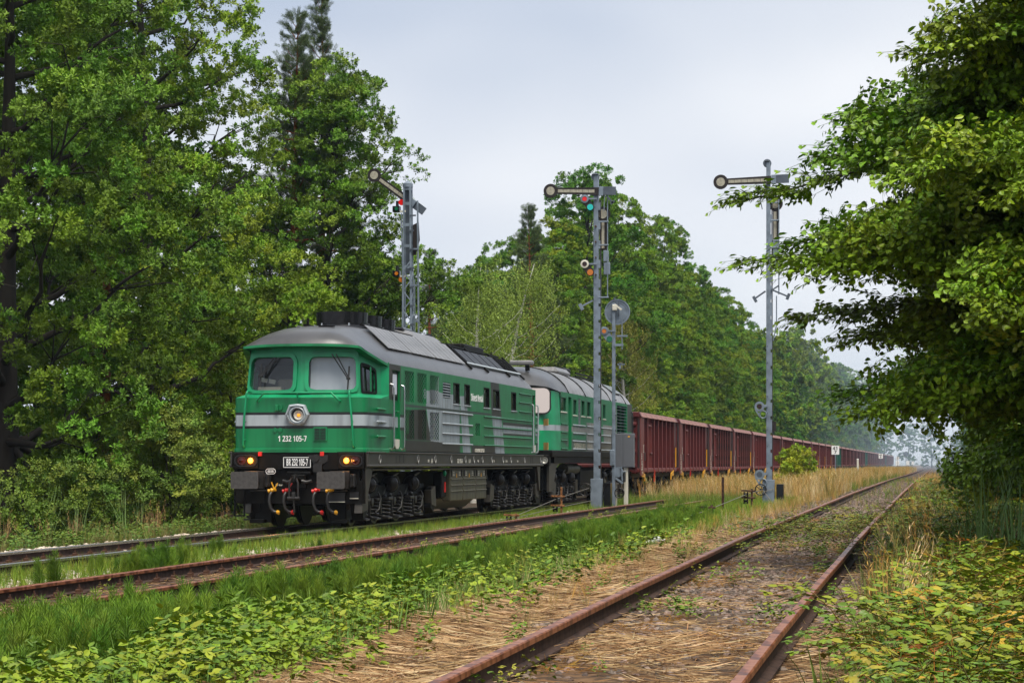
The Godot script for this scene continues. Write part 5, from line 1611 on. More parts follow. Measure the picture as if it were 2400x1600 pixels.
func build_signals() -> void:
	var gy := -0.2
	# middle signal: two coloured spectacles
	var t := thing("semaphore_signal", "grey semaphore signal with level arm, red and turquoise lenses, beside the second locomotive", "signal", Vector3(-10.66, 0, -70.5), "semaphore signals")
	battened_mast(t, 10.55, gy)
	signal_arm(t, Vector3(0, 10.02, 0.06), 0.03)
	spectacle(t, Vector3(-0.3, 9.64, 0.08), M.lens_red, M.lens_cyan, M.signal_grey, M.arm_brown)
	spectacle(t, Vector3(-0.3, 7.55, 0.08), M.lens_dark_red, M.lens_amber, M.off_white, M.arm_brown)
	second_arm(t, 9.31)
	part(t, "drive_box", G.new().box(Vector3(0.27, 7.95, -0.1), Vector3(0.16, 0.36, 0.16), Basis.IDENTITY, 0.015).box(Vector3(0.3, 7.55, -0.1), Vector3(0.2, 0.4, 0.12), Basis.IDENTITY, 0.015), M.signal_grey)
	part(t, "pull_rod", G.new().bar(Vector3(0.33, 10.0, -0.04), Vector3(0.33, 6.6, -0.04), 0.03, 0.03), M.signal_grey)
	part(t, "pull_rod", G.new().bar(Vector3(0.24, 9.98, 0.0), Vector3(0.22, 9.4, 0.0), 0.025, 0.025), M.signal_grey)
	part(t, "crank", G.new().bar(Vector3(0.33, 9.85, 0.02), Vector3(0.52, 9.62, 0.02), 0.05, 0.06).box(Vector3(0.5, 9.66, 0.02), Vector3(0.16, 0.06, 0.05), Basis(Vector3(0, 0, 1), 0.8)), M.signal_grey_dark)
	for y in [9.05, 8.3, 6.62]: part(t, "rod_guide", G.new().box(Vector3(0.2, y, -0.02), Vector3(0.34, 0.05, 0.05), Basis.IDENTITY, 0.01), M.signal_grey)
	part(t, "stay_arm", G.new().bar(Vector3(-0.15, 6.52, 0.0), Vector3(-0.52, 6.33, 0.02), 0.05, 0.05).box(Vector3(-0.52, 6.32, 0.02), Vector3(0.1, 0.22, 0.06), Basis(Vector3(0, 0, 1), 0.45)), M.signal_grey)
	part(t, "climbing_peg", G.new().cyl(Vector3(-0.04, 8.9, 0.0), Vector3(-0.04, 8.9, 0.1), 0.03, -1.0, 8), M.rust_brown)
	for y in [8.4, 7.9, 7.35]: part(t, "climbing_peg", G.new().cyl(Vector3(-0.04, y, 0.0), Vector3(-0.04, y, 0.1), 0.025, -1.0, 8), M.rust_brown)
	hand_wheel(t, Vector3(-0.38, 0.45, 0.05), 0.2)
	# right signal
	t = thing("semaphore_signal", "grey semaphore signal with level arm, overhung by leafy branches of the right trees", "signal", Vector3(-5.06, 0, -69.3), "semaphore signals")
	var fy := land(-5.06, 69.3) - 0.1
	battened_mast(t, 10.68, fy, 0.58)
	signal_arm(t, Vector3(0, 10.1, 0.06), -0.02)
	second_arm(t, 9.38)
	part(t, "drive_box", G.new().box(Vector3(0.2, 8.0, -0.1), Vector3(0.2, 0.5, 0.16), Basis.IDENTITY, 0.015).box(Vector3(0.2, 7.55, -0.1), Vector3(0.26, 0.4, 0.14), Basis.IDENTITY, 0.015), M.signal_grey)
	part(t, "pull_rod", G.new().bar(Vector3(0.29, 10.1, -0.04), Vector3(0.29, 6.55, -0.04), 0.035, 0.035).tube([Vector3(0.22, 6.5, 0.0), Vector3(0.22, 5.6, 0.0), Vector3(0.12, 5.1, 0.0)], [0.018], 6), M.signal_grey)
	part(t, "stay_arm", G.new().bar(Vector3(-0.12, 6.65, 0.0), Vector3(-0.45, 6.42, 0.02), 0.05, 0.05).box(Vector3(-0.45, 6.4, 0.02), Vector3(0.09, 0.2, 0.06), Basis(Vector3(0, 0, 1), 0.5)), M.signal_grey_dark)
	part(t, "stay_arm", G.new().bar(Vector3(0.05, 6.7, 0.0), Vector3(0.58, 6.47, 0.02), 0.05, 0.05).box(Vector3(0.58, 6.47, 0.02), Vector3(0.09, 0.2, 0.06), Basis(Vector3(0, 0, 1), -0.4)), M.signal_grey_dark)
	part(t, "stay_arm", G.new().bar(Vector3(0.05, 6.66, 0.0), Vector3(0.3, 6.82, 0.02), 0.04, 0.04), M.signal_grey_dark)
	for y in [9.7, 7.65]: part(t, "cable_hook", G.new().bar(Vector3(-0.1, y, 0.0), Vector3(-0.3, y, 0.0), 0.04, 0.04).tube([Vector3(-0.24, y, 0.0), Vector3(-0.28, y - 0.2, 0.0), Vector3(-0.22, y - 0.5, 0.0)], [0.015], 5), M.signal_grey_dark)
	for y in [9.4, 8.85, 8.0]: part(t, "rod_guide", G.new().box(Vector3(0.17, y, -0.02), Vector3(0.28, 0.05, 0.05), Basis.IDENTITY, 0.01), M.signal_grey)
	for q in [[2.98, M.lens_dark_red], [0.86, M.signal_grey_dark]]:
		var g := G.new()
		g.lathe(Vector3(-0.3, q[0] + 0.08, 0.08), Vector3(0, 0, 1), [Vector2(0.155, 0.0), Vector2(0.155, 0.03), Vector2(0.09, 0.03), Vector2(0.09, 0.0)], 24)
		var pts := []
		for k in 18: pts.append(Vector3(-0.19 + cos(TAU * k / 18.0) * 0.105, q[0] - 0.17 + sin(TAU * k / 18.0) * 0.115, 0.09))
		ring_tube(g, pts, 0.022, 6)
		g.bar(Vector3(-0.43, q[0], 0.09), Vector3(-0.28, q[0] - 0.25, 0.09), 0.03, 0.045)
		g.bar(Vector3(-0.27, q[0] + 0.08, 0.07), Vector3(-0.06, q[0] + 0.11, 0.05), 0.06, 0.08)
		var s := part(t, "spectacle", g, M.signal_grey)
		part(s, "lens", disc(G.new(), Vector3(-0.3, q[0] + 0.08, 0.085), 0.095 if q[0] < 2.0 else 0.07, 0.02), q[1])
	hand_wheel(t, Vector3(-0.26, 0.48, 0.1), 0.17)
	part(t, "wire_lead", G.new().tube([Vector3(-0.2, 0.46, 0.12), Vector3(0.0, 0.2, 0.14), Vector3(0.12, 0.05, 0.16)], [0.012], 5).tube([Vector3(-0.2, 0.4, 0.12), Vector3(0.15, 0.5, 0.1)], [0.01], 5), M.wire)
	part(t, "plate_box", G.new().box(Vector3(0.15, 2.45, -0.08), Vector3(0.1, 0.3, 0.1)), M.arm_brown)
	# left signal on a lattice mast, arm raised
	t = thing("semaphore_signal", "lattice-mast semaphore signal with raised arm behind the leading locomotive", "signal", Vector3(-17.2, 0, -71.7), "semaphore signals")
	var leg := G.new()
	var foot_y := land(-17.2, 71.7)
	for sx in [-1.0, 1.0]:
		for sz in [-1.0, 1.0]:
			leg.bar(Vector3(sx * 0.19, foot_y, sz * 0.19), Vector3(sx * 0.105, 10.45, sz * 0.105), 0.055, 0.055, Vector3(0, 0, 1))
	var mast := part(t, "mast", leg, M.signal_grey)
	var y := foot_y + 0.2
	var flip := 1.0
	while y < 7.7:
		var dy := 0.33
		for face in 2:
			var w0 := lerpf(0.19, 0.105, (y - foot_y) / 10.6); var w1 := lerpf(0.19, 0.105, (y + dy - foot_y) / 10.6)
			var lb := G.new()
			if face == 0: lb.bar(Vector3(-w0 * flip, y, w0 + 0.02), Vector3(w1 * flip, y + dy, w1 + 0.02), 0.04, 0.02, Vector3(0, 0, 1))
			else: lb.bar(Vector3(w0 + 0.02, y, -w0 * flip), Vector3(w1 + 0.02, y + dy, w1 * flip), 0.02, 0.04, Vector3(0, 0, 1))
			part(mast, "lattice_bar", lb, M.signal_grey)
		flip = -flip
		y += dy
	for yy in [7.8, 8.5, 9.2, 9.9, 10.4]: part(mast, "batten", G.new().box(Vector3(0, yy, 0.12), Vector3(0.22, 0.1, 0.02)).box(Vector3(0.12, yy, 0.0), Vector3(0.02, 0.1, 0.22)), M.signal_grey)
	part(mast, "back_plate", G.new().box(Vector3(0, 9.0, -0.1), Vector3(0.18, 2.8, 0.02)), M.signal_grey_dark)
	var cap := G.new(); cap.lathe(Vector3(0, 10.45, 0), Vector3.UP, [Vector2(0.17, 0.0), Vector2(0.17, 0.12), Vector2(0.0, 0.24)], 16)
	part(t, "mast_cap", cap, M.signal_grey)
	signal_arm(t, Vector3(0.02, 10.0, -0.16), 0.64)
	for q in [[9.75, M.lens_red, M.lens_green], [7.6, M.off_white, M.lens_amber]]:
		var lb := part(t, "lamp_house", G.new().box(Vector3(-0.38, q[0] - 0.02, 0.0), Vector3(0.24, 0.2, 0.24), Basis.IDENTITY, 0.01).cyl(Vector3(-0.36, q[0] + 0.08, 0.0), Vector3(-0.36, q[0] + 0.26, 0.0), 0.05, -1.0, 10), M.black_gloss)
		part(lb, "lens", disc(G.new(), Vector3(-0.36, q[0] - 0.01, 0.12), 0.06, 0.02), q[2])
		part(lb, "colour_glass", disc(G.new(), Vector3(-0.2, q[0] + 0.2 * (1.0 if q[0] > 9.0 else -1.0), 0.06), 0.1, 0.02), q[1] if q[0] > 9.0 else M.lens_amber)
		part(lb, "lamp_bracket", G.new().bar(Vector3(-0.24, q[0] - 0.1, 0.06), Vector3(-0.06, q[0] - 0.1, 0.1), 0.06, 0.06), M.off_white)
	part(t, "drive_plate", G.new().plate([Vector2(0.1, 9.2), Vector2(0.3, 9.3), Vector2(0.34, 8.7), Vector2(0.2, 8.2), Vector2(0.1, 8.2)], Vector3(0.06, 0, -0.05), Vector3.RIGHT, Vector3.UP, 0.02), M.arm_brown)
	part(t, "pull_rod", G.new().bar(Vector3(0.33, 10.0, 0.0), Vector3(0.42, foot_y, 0.0), 0.05, 0.05), M.signal_grey)
	part(t, "pull_rod", G.new().bar(Vector3(0.24, 7.4, 0.05), Vector3(0.3, foot_y, 0.05), 0.03, 0.03).bar(Vector3(-0.2, 9.6, 0.08), Vector3(-0.16, 7.5, 0.1), 0.03, 0.03), M.signal_grey)
	for yy in [8.4, 7.2, 6.0, 5.2]: part(t, "rod_guide", G.new().box(Vector3(0.25, yy, 0.02), Vector3(0.26, 0.05, 0.05)), M.signal_grey)
	part(t, "climbing_peg", G.new().box(Vector3(0.2, 9.5, 0.13), Vector3(0.2, 0.05, 0.05)), M.signal_grey_dark)
	for k in 7: part(t, "climbing_peg", G.new().box(Vector3(0.16 + k * 0.008, 9.0 - k * 0.62, 0.16), Vector3(0.16, 0.05, 0.06)), M.signal_grey_dark)
	# distant signal: round disc on a slim post
	t = thing("distant_signal", "round grey disc signal on a slim post between semaphore and grey cabinet", "signal", Vector3(-10.55, 0, -73.6))
	part(t, "post", G.new().box(Vector3(-0.02, 3.2, 0), Vector3(0.11, 6.9, 0.12), Basis.IDENTITY, 0.015), M.signal_grey)
	var dg := disc(G.new(), Vector3(0.09, 6.36, -0.12), 0.43, 0.03, 36)
	var dn := part(t, "signal_disc", dg, M.signal_grey)
	var rim := G.new(); rim.lathe(Vector3(0.09, 6.36, -0.09), Vector3(0, 0, 1), [Vector2(0.43, 0.0), Vector2(0.43, 0.03), Vector2(0.4, 0.03), Vector2(0.4, 0.0)], 36)
	rim.lathe(Vector3(0.09, 6.36, -0.09), Vector3(0, 0, 1), [Vector2(0.34, 0.0), Vector2(0.34, 0.015), Vector2(0.32, 0.015), Vector2(0.32, 0.0)], 36)
	part(dn, "disc_rim", rim, M.signal_grey)
	part(dn, "disc_frame", G.new().box(Vector3(0.0, 6.45, -0.05), Vector3(0.05, 0.8, 0.05)).box(Vector3(0.14, 6.45, -0.05), Vector3(0.04, 0.5, 0.05)), M.signal_grey_dark)
	part(t, "hinge", G.new().box(Vector3(0.02, 6.5, 0.05), Vector3(0.16, 0.2, 0.14), Basis.IDENTITY, 0.02).bar(Vector3(0.02, 6.6, 0.08), Vector3(0.26, 6.42, 0.1), 0.06, 0.06), M.off_white)
	part(t, "pull_rod", G.new().bar(Vector3(0.27, 6.3, 0.05), Vector3(0.27, 5.1, 0.05), 0.03, 0.03).box(Vector3(0.27, 5.55, 0.05), Vector3(0.36, 0.06, 0.06)).box(Vector3(0.16, 5.25, 0.05), Vector3(0.3, 0.08, 0.06)), M.signal_grey)
	part(t, "bracket", G.new().box(Vector3(0.24, 4.6, 0.05), Vector3(0.24, 0.04, 0.06)).box(Vector3(0.2, 4.55, 0.05), Vector3(0.06, 0.2, 0.06)), M.signal_grey)
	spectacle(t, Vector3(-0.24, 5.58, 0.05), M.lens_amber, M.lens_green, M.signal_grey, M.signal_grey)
	part(t, "junction_box", G.new().box(Vector3(-0.06, 1.48, 0.08), Vector3(0.16, 0.54, 0.12), Basis.IDENTITY, 0.02), M.signal_grey)
	hand_wheel(t, Vector3(0.18, 0.3, 0.05), 0.16)
	part(t, "wire_drum", G.new().cyl(Vector3(0.12, 1.0, 0.02), Vector3(0.12, 1.0, -0.12), 0.17, -1.0, 18).bar(Vector3(0.05, 0.8, 0.06), Vector3(0.3, 0.62, 0.06), 0.06, 0.06).bar(Vector3(0.24, 1.18, 0.04), Vector3(0.28, 0.7, 0.04), 0.04, 0.04), M.signal_grey)
	for k in 6: part(t, "step_clip", G.new().box(Vector3(0.06, 2.4 + k * 0.5, 0.03), Vector3(0.05, 0.04, 0.06)), M.signal_grey_dark)
	# cabinet behind it
	t = thing("equipment_cabinet", "flat grey metal cabinet on pale posts behind the slim signal post", "cabinet", Vector3(-10.45, 0, -75.0))
	var cb := part(t, "cabinet_body", G.new().box(Vector3(0, 1.73, 0), Vector3(0.78, 1.16, 0.28), Basis.IDENTITY, 0.01), M.cabinet_grey)
	for x in [-0.2, 0.2]:
		part(cb, "door", G.new().box(Vector3(x, 1.73, 0.145), Vector3(0.36, 1.1, 0.012), Basis.IDENTITY, 0.004), M.cabinet_grey)
	part(cb, "orange_sticker", G.new().box(Vector3(0.22, 2.2, 0.153), Vector3(0.07, 0.05, 0.004)), M.yellow_paint)
	for x in [-0.28, 0.1]: part(t, "post", G.new().box(Vector3(x, 0.5, 0), Vector3(0.14, 1.5, 0.14), Basis.IDENTITY, 0.01), M.off_white)
	part(t, "cable_trough", G.new().box(Vector3(-0.1, 0.82, 0.3), Vector3(0.44, 0.34, 0.3), Basis.IDENTITY, 0.02), M.paint_black)
	part(t, "trough_lid", G.new().box(Vector3(-0.1, 1.01, 0.3), Vector3(0.48, 0.04, 0.34), Basis.IDENTITY, 0.01), M.signal_grey)
	# far distant signal down the line
	t = thing("distant_signal", "tiny far-off round disc signal on a thin post beside the line in the haze", "signal", Vector3(-5.4, 0, -430.0))
	part(t, "post", G.new().bar(Vector3(0, -0.4, 0), Vector3(0, 2.9, 0), 0.12, 0.12), M.signal_grey)
	part(t, "signal_disc", disc(G.new(), Vector3(0, 3.0, 0.1), 0.5, 0.04), M.signal_grey)

func second_arm(t: Node3D, y: float) -> void:
	# the lower arm, folded down along the mast
	var g := disc(G.new(), Vector3(0.18, y, -0.14), 0.23, 0.02)
	g.box(Vector3(0.2, y - 0.68, -0.14), Vector3(0.2, 0.98, 0.02))
	var a := part(t, "folded_arm", g, M.arm_brown)
	part(a, "cream_disc", disc(G.new(), Vector3(0.16, y, -0.115), 0.15, 0.01), M.arm_cream)
	part(a, "cream_panel", G.new().box(Vector3(0.17, y - 0.68, -0.115), Vector3(0.09, 0.86, 0.008)), M.arm_cream)

func build_trackside() -> void:
	# kilometre boards every hundred metres
	var boards := [["41", "7", 118.0, "kilometre board reading 41 over 7 on a thin post in tall dry grass"], ["41", "8", 218.0, "second kilometre board down the line, small and white"], ["41", "9", 318.0, "third and farthest kilometre board, tiny beside the wagons"]]
	for b in boards:
		var gy := land(-5.15, b[2])
		var t := thing("kilometre_board", b[3], "sign", Vector3(-5.15, 0, -b[2]), "kilometre boards")
		part(t, "post", G.new().cyl(Vector3(0, gy - 0.2, 0), Vector3(0, 1.75, 0), 0.028, -1.0, 10), M.signal_grey)
		var bd := part(t, "board", G.new().box(Vector3(0, 1.98, 0.04), Vector3(0.4, 0.46, 0.015), Basis.IDENTITY, 0.004), M.white)
		text_part(bd, "lettering", b[0], 0.17, M.paint_black, Transform3D(Basis.IDENTITY, Vector3(0, 2.08, 0.05)), 1.1)
		text_part(bd, "lettering", b[1], 0.17, M.paint_black, Transform3D(Basis.IDENTITY, Vector3(0, 1.88, 0.05)), 1.1)
	var mp := thing("marker_post", "short white marker post standing in dry grass", "post", Vector3(-5.0, 0, -148.0))
	part(mp, "shaft", G.new().box(Vector3(0, 0.6, 0), Vector3(0.13, 1.9, 0.13), Basis.IDENTITY, 0.02), M.off_white)
	part(mp, "top", G.new().box(Vector3(0, 1.56, 0), Vector3(0.15, 0.06, 0.15), Basis.IDENTITY, 0.02), M.white)
	# far white lamps or boards at the vanishing end of the line
	for q in [[-6.2, 380.0], [-4.9, 415.0], [-5.0, 520.0]]:
		var w := thing("distance_board", "tiny white board on a post at the far end of the line", "sign", Vector3(q[0], 0, -q[1]), "tiny far boards")
		part(w, "board", G.new().box(Vector3(0, 1.3, 0), Vector3(0.6, 0.8, 0.05), Basis.IDENTITY, 0.01), M.white)
		part(w, "post", G.new().box(Vector3(0, 0.3, 0), Vector3(0.1, 1.3, 0.05)), M.signal_grey)
	# rusty wire guides
	var guides := [
		[-5.6, 55.6, 0.25, [0.19], "low rusty cross-shaped wire guide nearest the camera in green grass"],
		[-5.3, 64.3, 0.56, [0.5, 0.3], "rusty wire guide with two crossbars left of the right signal"],
		[-10.5, 62.0, 0.62, [0.36, 0.1], "rusty wire guide with two crossbars in front of the second locomotive"],
		[-10.4, 54.5, 0.04, [0.0], "low rusty wire guide beside the rear of the leading locomotive"]]
	for q in guides:
		var gy := land(q[0], q[1])
		var t := thing("wire_guide", q[4], "wire guide", Vector3(q[0], 0, -q[1]), "rusty wire guides")
		var mt: Material = M.rust_brown if q[0] > -8.0 else M.rust_light
		part(t, "stake", G.new().box(Vector3(0.1, (gy - 0.2 + q[2]) * 0.5, 0), Vector3(0.055, q[2] - gy + 0.2, 0.05), Basis.IDENTITY, 0.006), mt)
		for y in q[3]:
			part(t, "crossbar", G.new().box(Vector3(0.0, y, 0.04), Vector3(0.4, 0.05, 0.03), Basis(Vector3(0, 0, 1), -0.04), 0.006), mt)
			part(t, "roller_cage", G.new().box(Vector3(-0.12, y - 0.1, 0.03), Vector3(0.03, 0.14, 0.1)).box(Vector3(-0.02, y - 0.1, 0.03), Vector3(0.03, 0.14, 0.1)).box(Vector3(-0.07, y - 0.165, 0.03), Vector3(0.13, 0.02, 0.1)).cyl(Vector3(-0.12, y - 0.1, 0.03), Vector3(-0.02, y - 0.1, 0.03), 0.035, -1.0, 10), M.under)
	var st := thing("steel_stake", "plain rusty upright steel stake beside the middle track", "stake", Vector3(-6.2, 0, -66.0))
	part(st, "web", G.new().box(Vector3(0, 0.3, 0), Vector3(0.065, 1.16, 0.012)), M.rust_brown)
	part(st, "flange", G.new().box(Vector3(-0.03, 0.3, 0), Vector3(0.012, 1.16, 0.06)).box(Vector3(0.03, 0.3, 0), Vector3(0.012, 1.16, 0.06)), M.rust_brown)
	# signal wires
	for q in [[[Vector3(-5.66, 0.1, -55.6), Vector3(-5.35, 0.4, -64.3), Vector3(-5.3, 0.46, -69.2)], "thin signal wire running from the cross-shaped guides to the right signal"],
			[[Vector3(-5.66, 0.1, -55.6), Vector3(-5.75, 0.0, -49.0), Vector3(-5.8, -0.05, -44.0), Vector3(-5.8, -0.12, -38.0)], "thin signal wire dropping into the grass in front of the nearest guide"],
			[[Vector3(-10.45, -0.08, -54.5), Vector3(-10.55, 0.28, -62.0), Vector3(-10.9, 0.5, -70.3)], "upper signal wire along the leading locomotive towards the middle signal"],
			[[Vector3(-10.45, -0.1, -54.5), Vector3(-10.55, 0.03, -62.0), Vector3(-10.8, 0.1, -70.3)], "lower signal wire along the leading locomotive towards the middle signal"],
			[[Vector3(-10.45, -0.08, -54.5), Vector3(-10.4, -0.14, -49.0)], "short signal wire running into the grass beside the fuel tank"]]:
		var g := G.new(); g.tube(q[0], [0.009], 5)
		tag(part(self, "signal_wire", g, M.wire), q[1], "wire")
	var pg := G.new(); pg.tube([Vector3(0, 0, 0), Vector3(0.1, 0.03, -0.04), Vector3(0.2, 0.06, -0.05), Vector3(0.31, 0.05, -0.03)], [0.03, 0.05, 0.06, 0.035], 10)
	var pb := part(self, "plastic_bottle", pg, M.white, Transform3D(Basis.IDENTITY, Vector3(-4.75, land(-4.7, 36.9) + 0.06, -36.9)))
	tag(pb, "white plastic bottle lying in the grass between the tracks", "bottle")

# ---------------------------------------------------------------- leaves, trees and shrubs

func leaf(g: G, base: Vector3, dir: Vector3, up: Vector3, length: float, width: float, at := 0.55, sag := 0.12, simple := false, oval := false) -> void:
	var side := dir.cross(up).normalized()
	var nrm := side.cross(dir).normalized()
	var k := rng.randf_range(0.78, 1.22)
	g.col = Color(k * rng.randf_range(0.92, 1.1), k, k * rng.randf_range(0.8, 1.1))
	var tip := base + dir * length - nrm * length * sag
	var m := base + dir * length * at - nrm * width * 0.16
	var l := base + dir * length * at + side * width * 0.5
	var r := base + dir * length * at - side * width * 0.5
	if simple:
		g.tri(base, r, tip); g.tri(base, tip, l)
	elif oval:
		var l1 := base + dir * length * 0.28 + side * width * 0.46; var r1 := base + dir * length * 0.28 - side * width * 0.46
		var l2 := base + dir * length * 0.66 + side * width * 0.4 - nrm * length * sag * 0.4; var r2 := base + dir * length * 0.66 - side * width * 0.4 - nrm * length * sag * 0.4
		g.tri(base, r1, m); g.tri(r1, r2, m); g.tri(r2, tip, m); g.tri(base, m, l1); g.tri(m, l2, l1); g.tri(m, tip, l2)
	else:
		g.tri(base, r, m); g.tri(r, tip, m); g.tri(base, m, l); g.tri(m, tip, l)

func rand_dir() -> Vector3:
	var z := rng.randf_range(-1, 1); var a := rng.randf() * TAU
	var q := sqrt(1.0 - z * z)
	return Vector3(q * cos(a), z, q * sin(a))

func spray_oak(nleaf: int, ln: float, wd: float, simple := false) -> ArrayMesh:
	var g := g_col()
	for i in nleaf:
		var a := i * 2.39996 + rng.randf() * 0.5
		var el := lerpf(-0.25, 1.25, pow(float(i) / nleaf, 0.9)) + rng.randf_range(-0.15, 0.15)
		var d := Vector3(cos(a) * cos(el), sin(el), sin(a) * cos(el))
		var b := Vector3(0, 0.09 * float(i) / nleaf - 0.03, 0) + d * 0.012
		leaf(g, b, d, (Vector3.UP + rand_dir() * 0.5).normalized() if el < 1.0 else rand_dir(), ln * rng.randf_range(0.75, 1.2), wd * rng.randf_range(0.8, 1.2), 0.62, 0.2, simple)
	return g.mesh()

func spray_flat(count: int, ln: float, wd: float) -> ArrayMesh:
	# a loose, near-level fan of short twigs running along +z, leaves set every way along them
	var g := g_col()
	for tw in 3:
		var an := (tw - 1) * 0.62
		var td := Vector3(sin(an), rng.randf_range(-0.15, 0.1), cos(an)).normalized()
		var tl := 0.36 - 0.08 * absf(tw - 1)
		g.col = Color(0.5, 0.4, 0.35)
		g.tube([Vector3.ZERO, td * tl], [0.004, 0.0015], 3, false)
		for i in count:
			var f := (i + rng.randf()) / count
			var d := (td * rng.randf_range(0.1, 1.0) + rand_dir() * Vector3(1, 0.55, 1) + Vector3(0, -0.18, 0)).normalized()
			leaf(g, td * tl * f + rand_dir() * 0.012, d, (Vector3.UP + rand_dir() * 0.55).normalized(), ln * rng.randf_range(0.6, 1.25), wd * rng.randf_range(0.75, 1.2), 0.48, rng.randf_range(0.05, 0.3), false, true)
	return g.mesh()

func spray_hang(n: int, ln: float, wd: float) -> ArrayMesh:
	var g := g_col()
	for i in n:
		var y := -0.055 * i
		var d := Vector3(rng.randf_range(-1, 1), -0.7, rng.randf_range(-1, 1)).normalized()
		leaf(g, Vector3(rng.randf_range(-0.03, 0.03), y, rng.randf_range(-0.03, 0.03)), d, rand_dir(), ln * rng.randf_range(0.7, 1.2), wd, 0.4, 0.1, true)
	return g.mesh()

func spray_pine(n: int, ln: float) -> ArrayMesh:
	var g := g_col()
	for i in n:
		var t := float(i) / n
		var a := i * 2.39996
		var d := Vector3(cos(a) * 0.8, 0.75, sin(a) * 0.8).normalized()
		leaf(g, Vector3(0, t * 0.22 - 0.04, 0), d, rand_dir(), ln * rng.randf_range(0.8, 1.2), 0.011, 0.5, 0.05, true)
	return g.mesh()

func spin_basis(y: Vector3, sc: float) -> Basis:
	var a := rand_dir()
	var x := y.cross(a).normalized()
	return Basis(x * sc, y * sc, x.cross(y) * sc)

func puff(xf: Array, cols: Array, c: Vector3, rad: Vector3, tuft_r: float, n_tuft: int, per: int, sc: float, tint: Color, up_bias := 0.35) -> void:
	# a lobe of the crown: tufts over its surface (some inside), each tuft a small dome of sprays
	for i in n_tuft:
		var d := rand_dir()
		if d.y < -0.35 and rng.randf() < 0.6: d.y = -d.y
		var inner := rng.randf() < 0.22
		var p := c + d * rad * (rng.randf_range(0.25, 0.7) if inner else rng.randf_range(0.78, 1.08))
		var k := rng.randf_range(0.72, 1.3)
		var warm := rng.randf_range(0.82, 1.3)
		var tc := Color(tint.r * k * warm, tint.g * k, tint.b * k * rng.randf_range(0.8, 1.15))
		var tr := tuft_r * rng.randf_range(0.65, 1.25)
		for j in per:
			var e := (rand_dir() + d * 0.55 + Vector3.UP * 0.35).normalized()
			var q := p + e * tr * Vector3(1.15, 0.75, 1.15) * rng.randf_range(0.45, 1.0)
			var y := (e * 0.8 + d * 0.35 + Vector3.UP * up_bias + rand_dir() * 0.35).normalized()
			xf.append(Transform3D(spin_basis(y, sc * rng.randf_range(0.75, 1.25)), q))
			var v := rng.randf_range(0.88, 1.12)
			cols.append(Color(tc.r * v, tc.g * v, tc.b * v))

func limb_to(a: Vector3, b: Vector3, r0: float, r1: float, wig := 0.12) -> G:
	var g := G.new()
	var pts := []; var rad := []
	var n := 6
	var out := Vector3(b.x - a.x, 0, b.z - a.z)
	for i in n + 1:
		var t := float(i) / n
		var p := a.lerp(b, t) + Vector3(0, -sin(t * PI) * out.length() * 0.1, 0)
		if i > 0 and i < n: p += rand_dir() * wig * (b - a).length() * 0.25
		pts.append(p); rad.append(lerpf(r0, r1, pow(t, 0.8)))
	g.tube(pts, rad, 6, false)
	return g

var sprays := {}

func build_sprays() -> void:
	sprays.oak = spray_oak(15, 0.105, 0.055)
	sprays.oak_far = spray_oak(12, 0.17, 0.1, true)
	sprays.oak_mid = spray_oak(14, 0.13, 0.075, true)
	sprays.oak_dist = spray_oak(12, 0.3, 0.19, true)
	sprays.flat = spray_flat(6, 0.074, 0.045)
	sprays.hang = spray_hang(12, 0.055, 0.04)
	sprays.pine = spray_pine(46, 0.1)
	sprays.shrub = spray_oak(13, 0.07, 0.042)

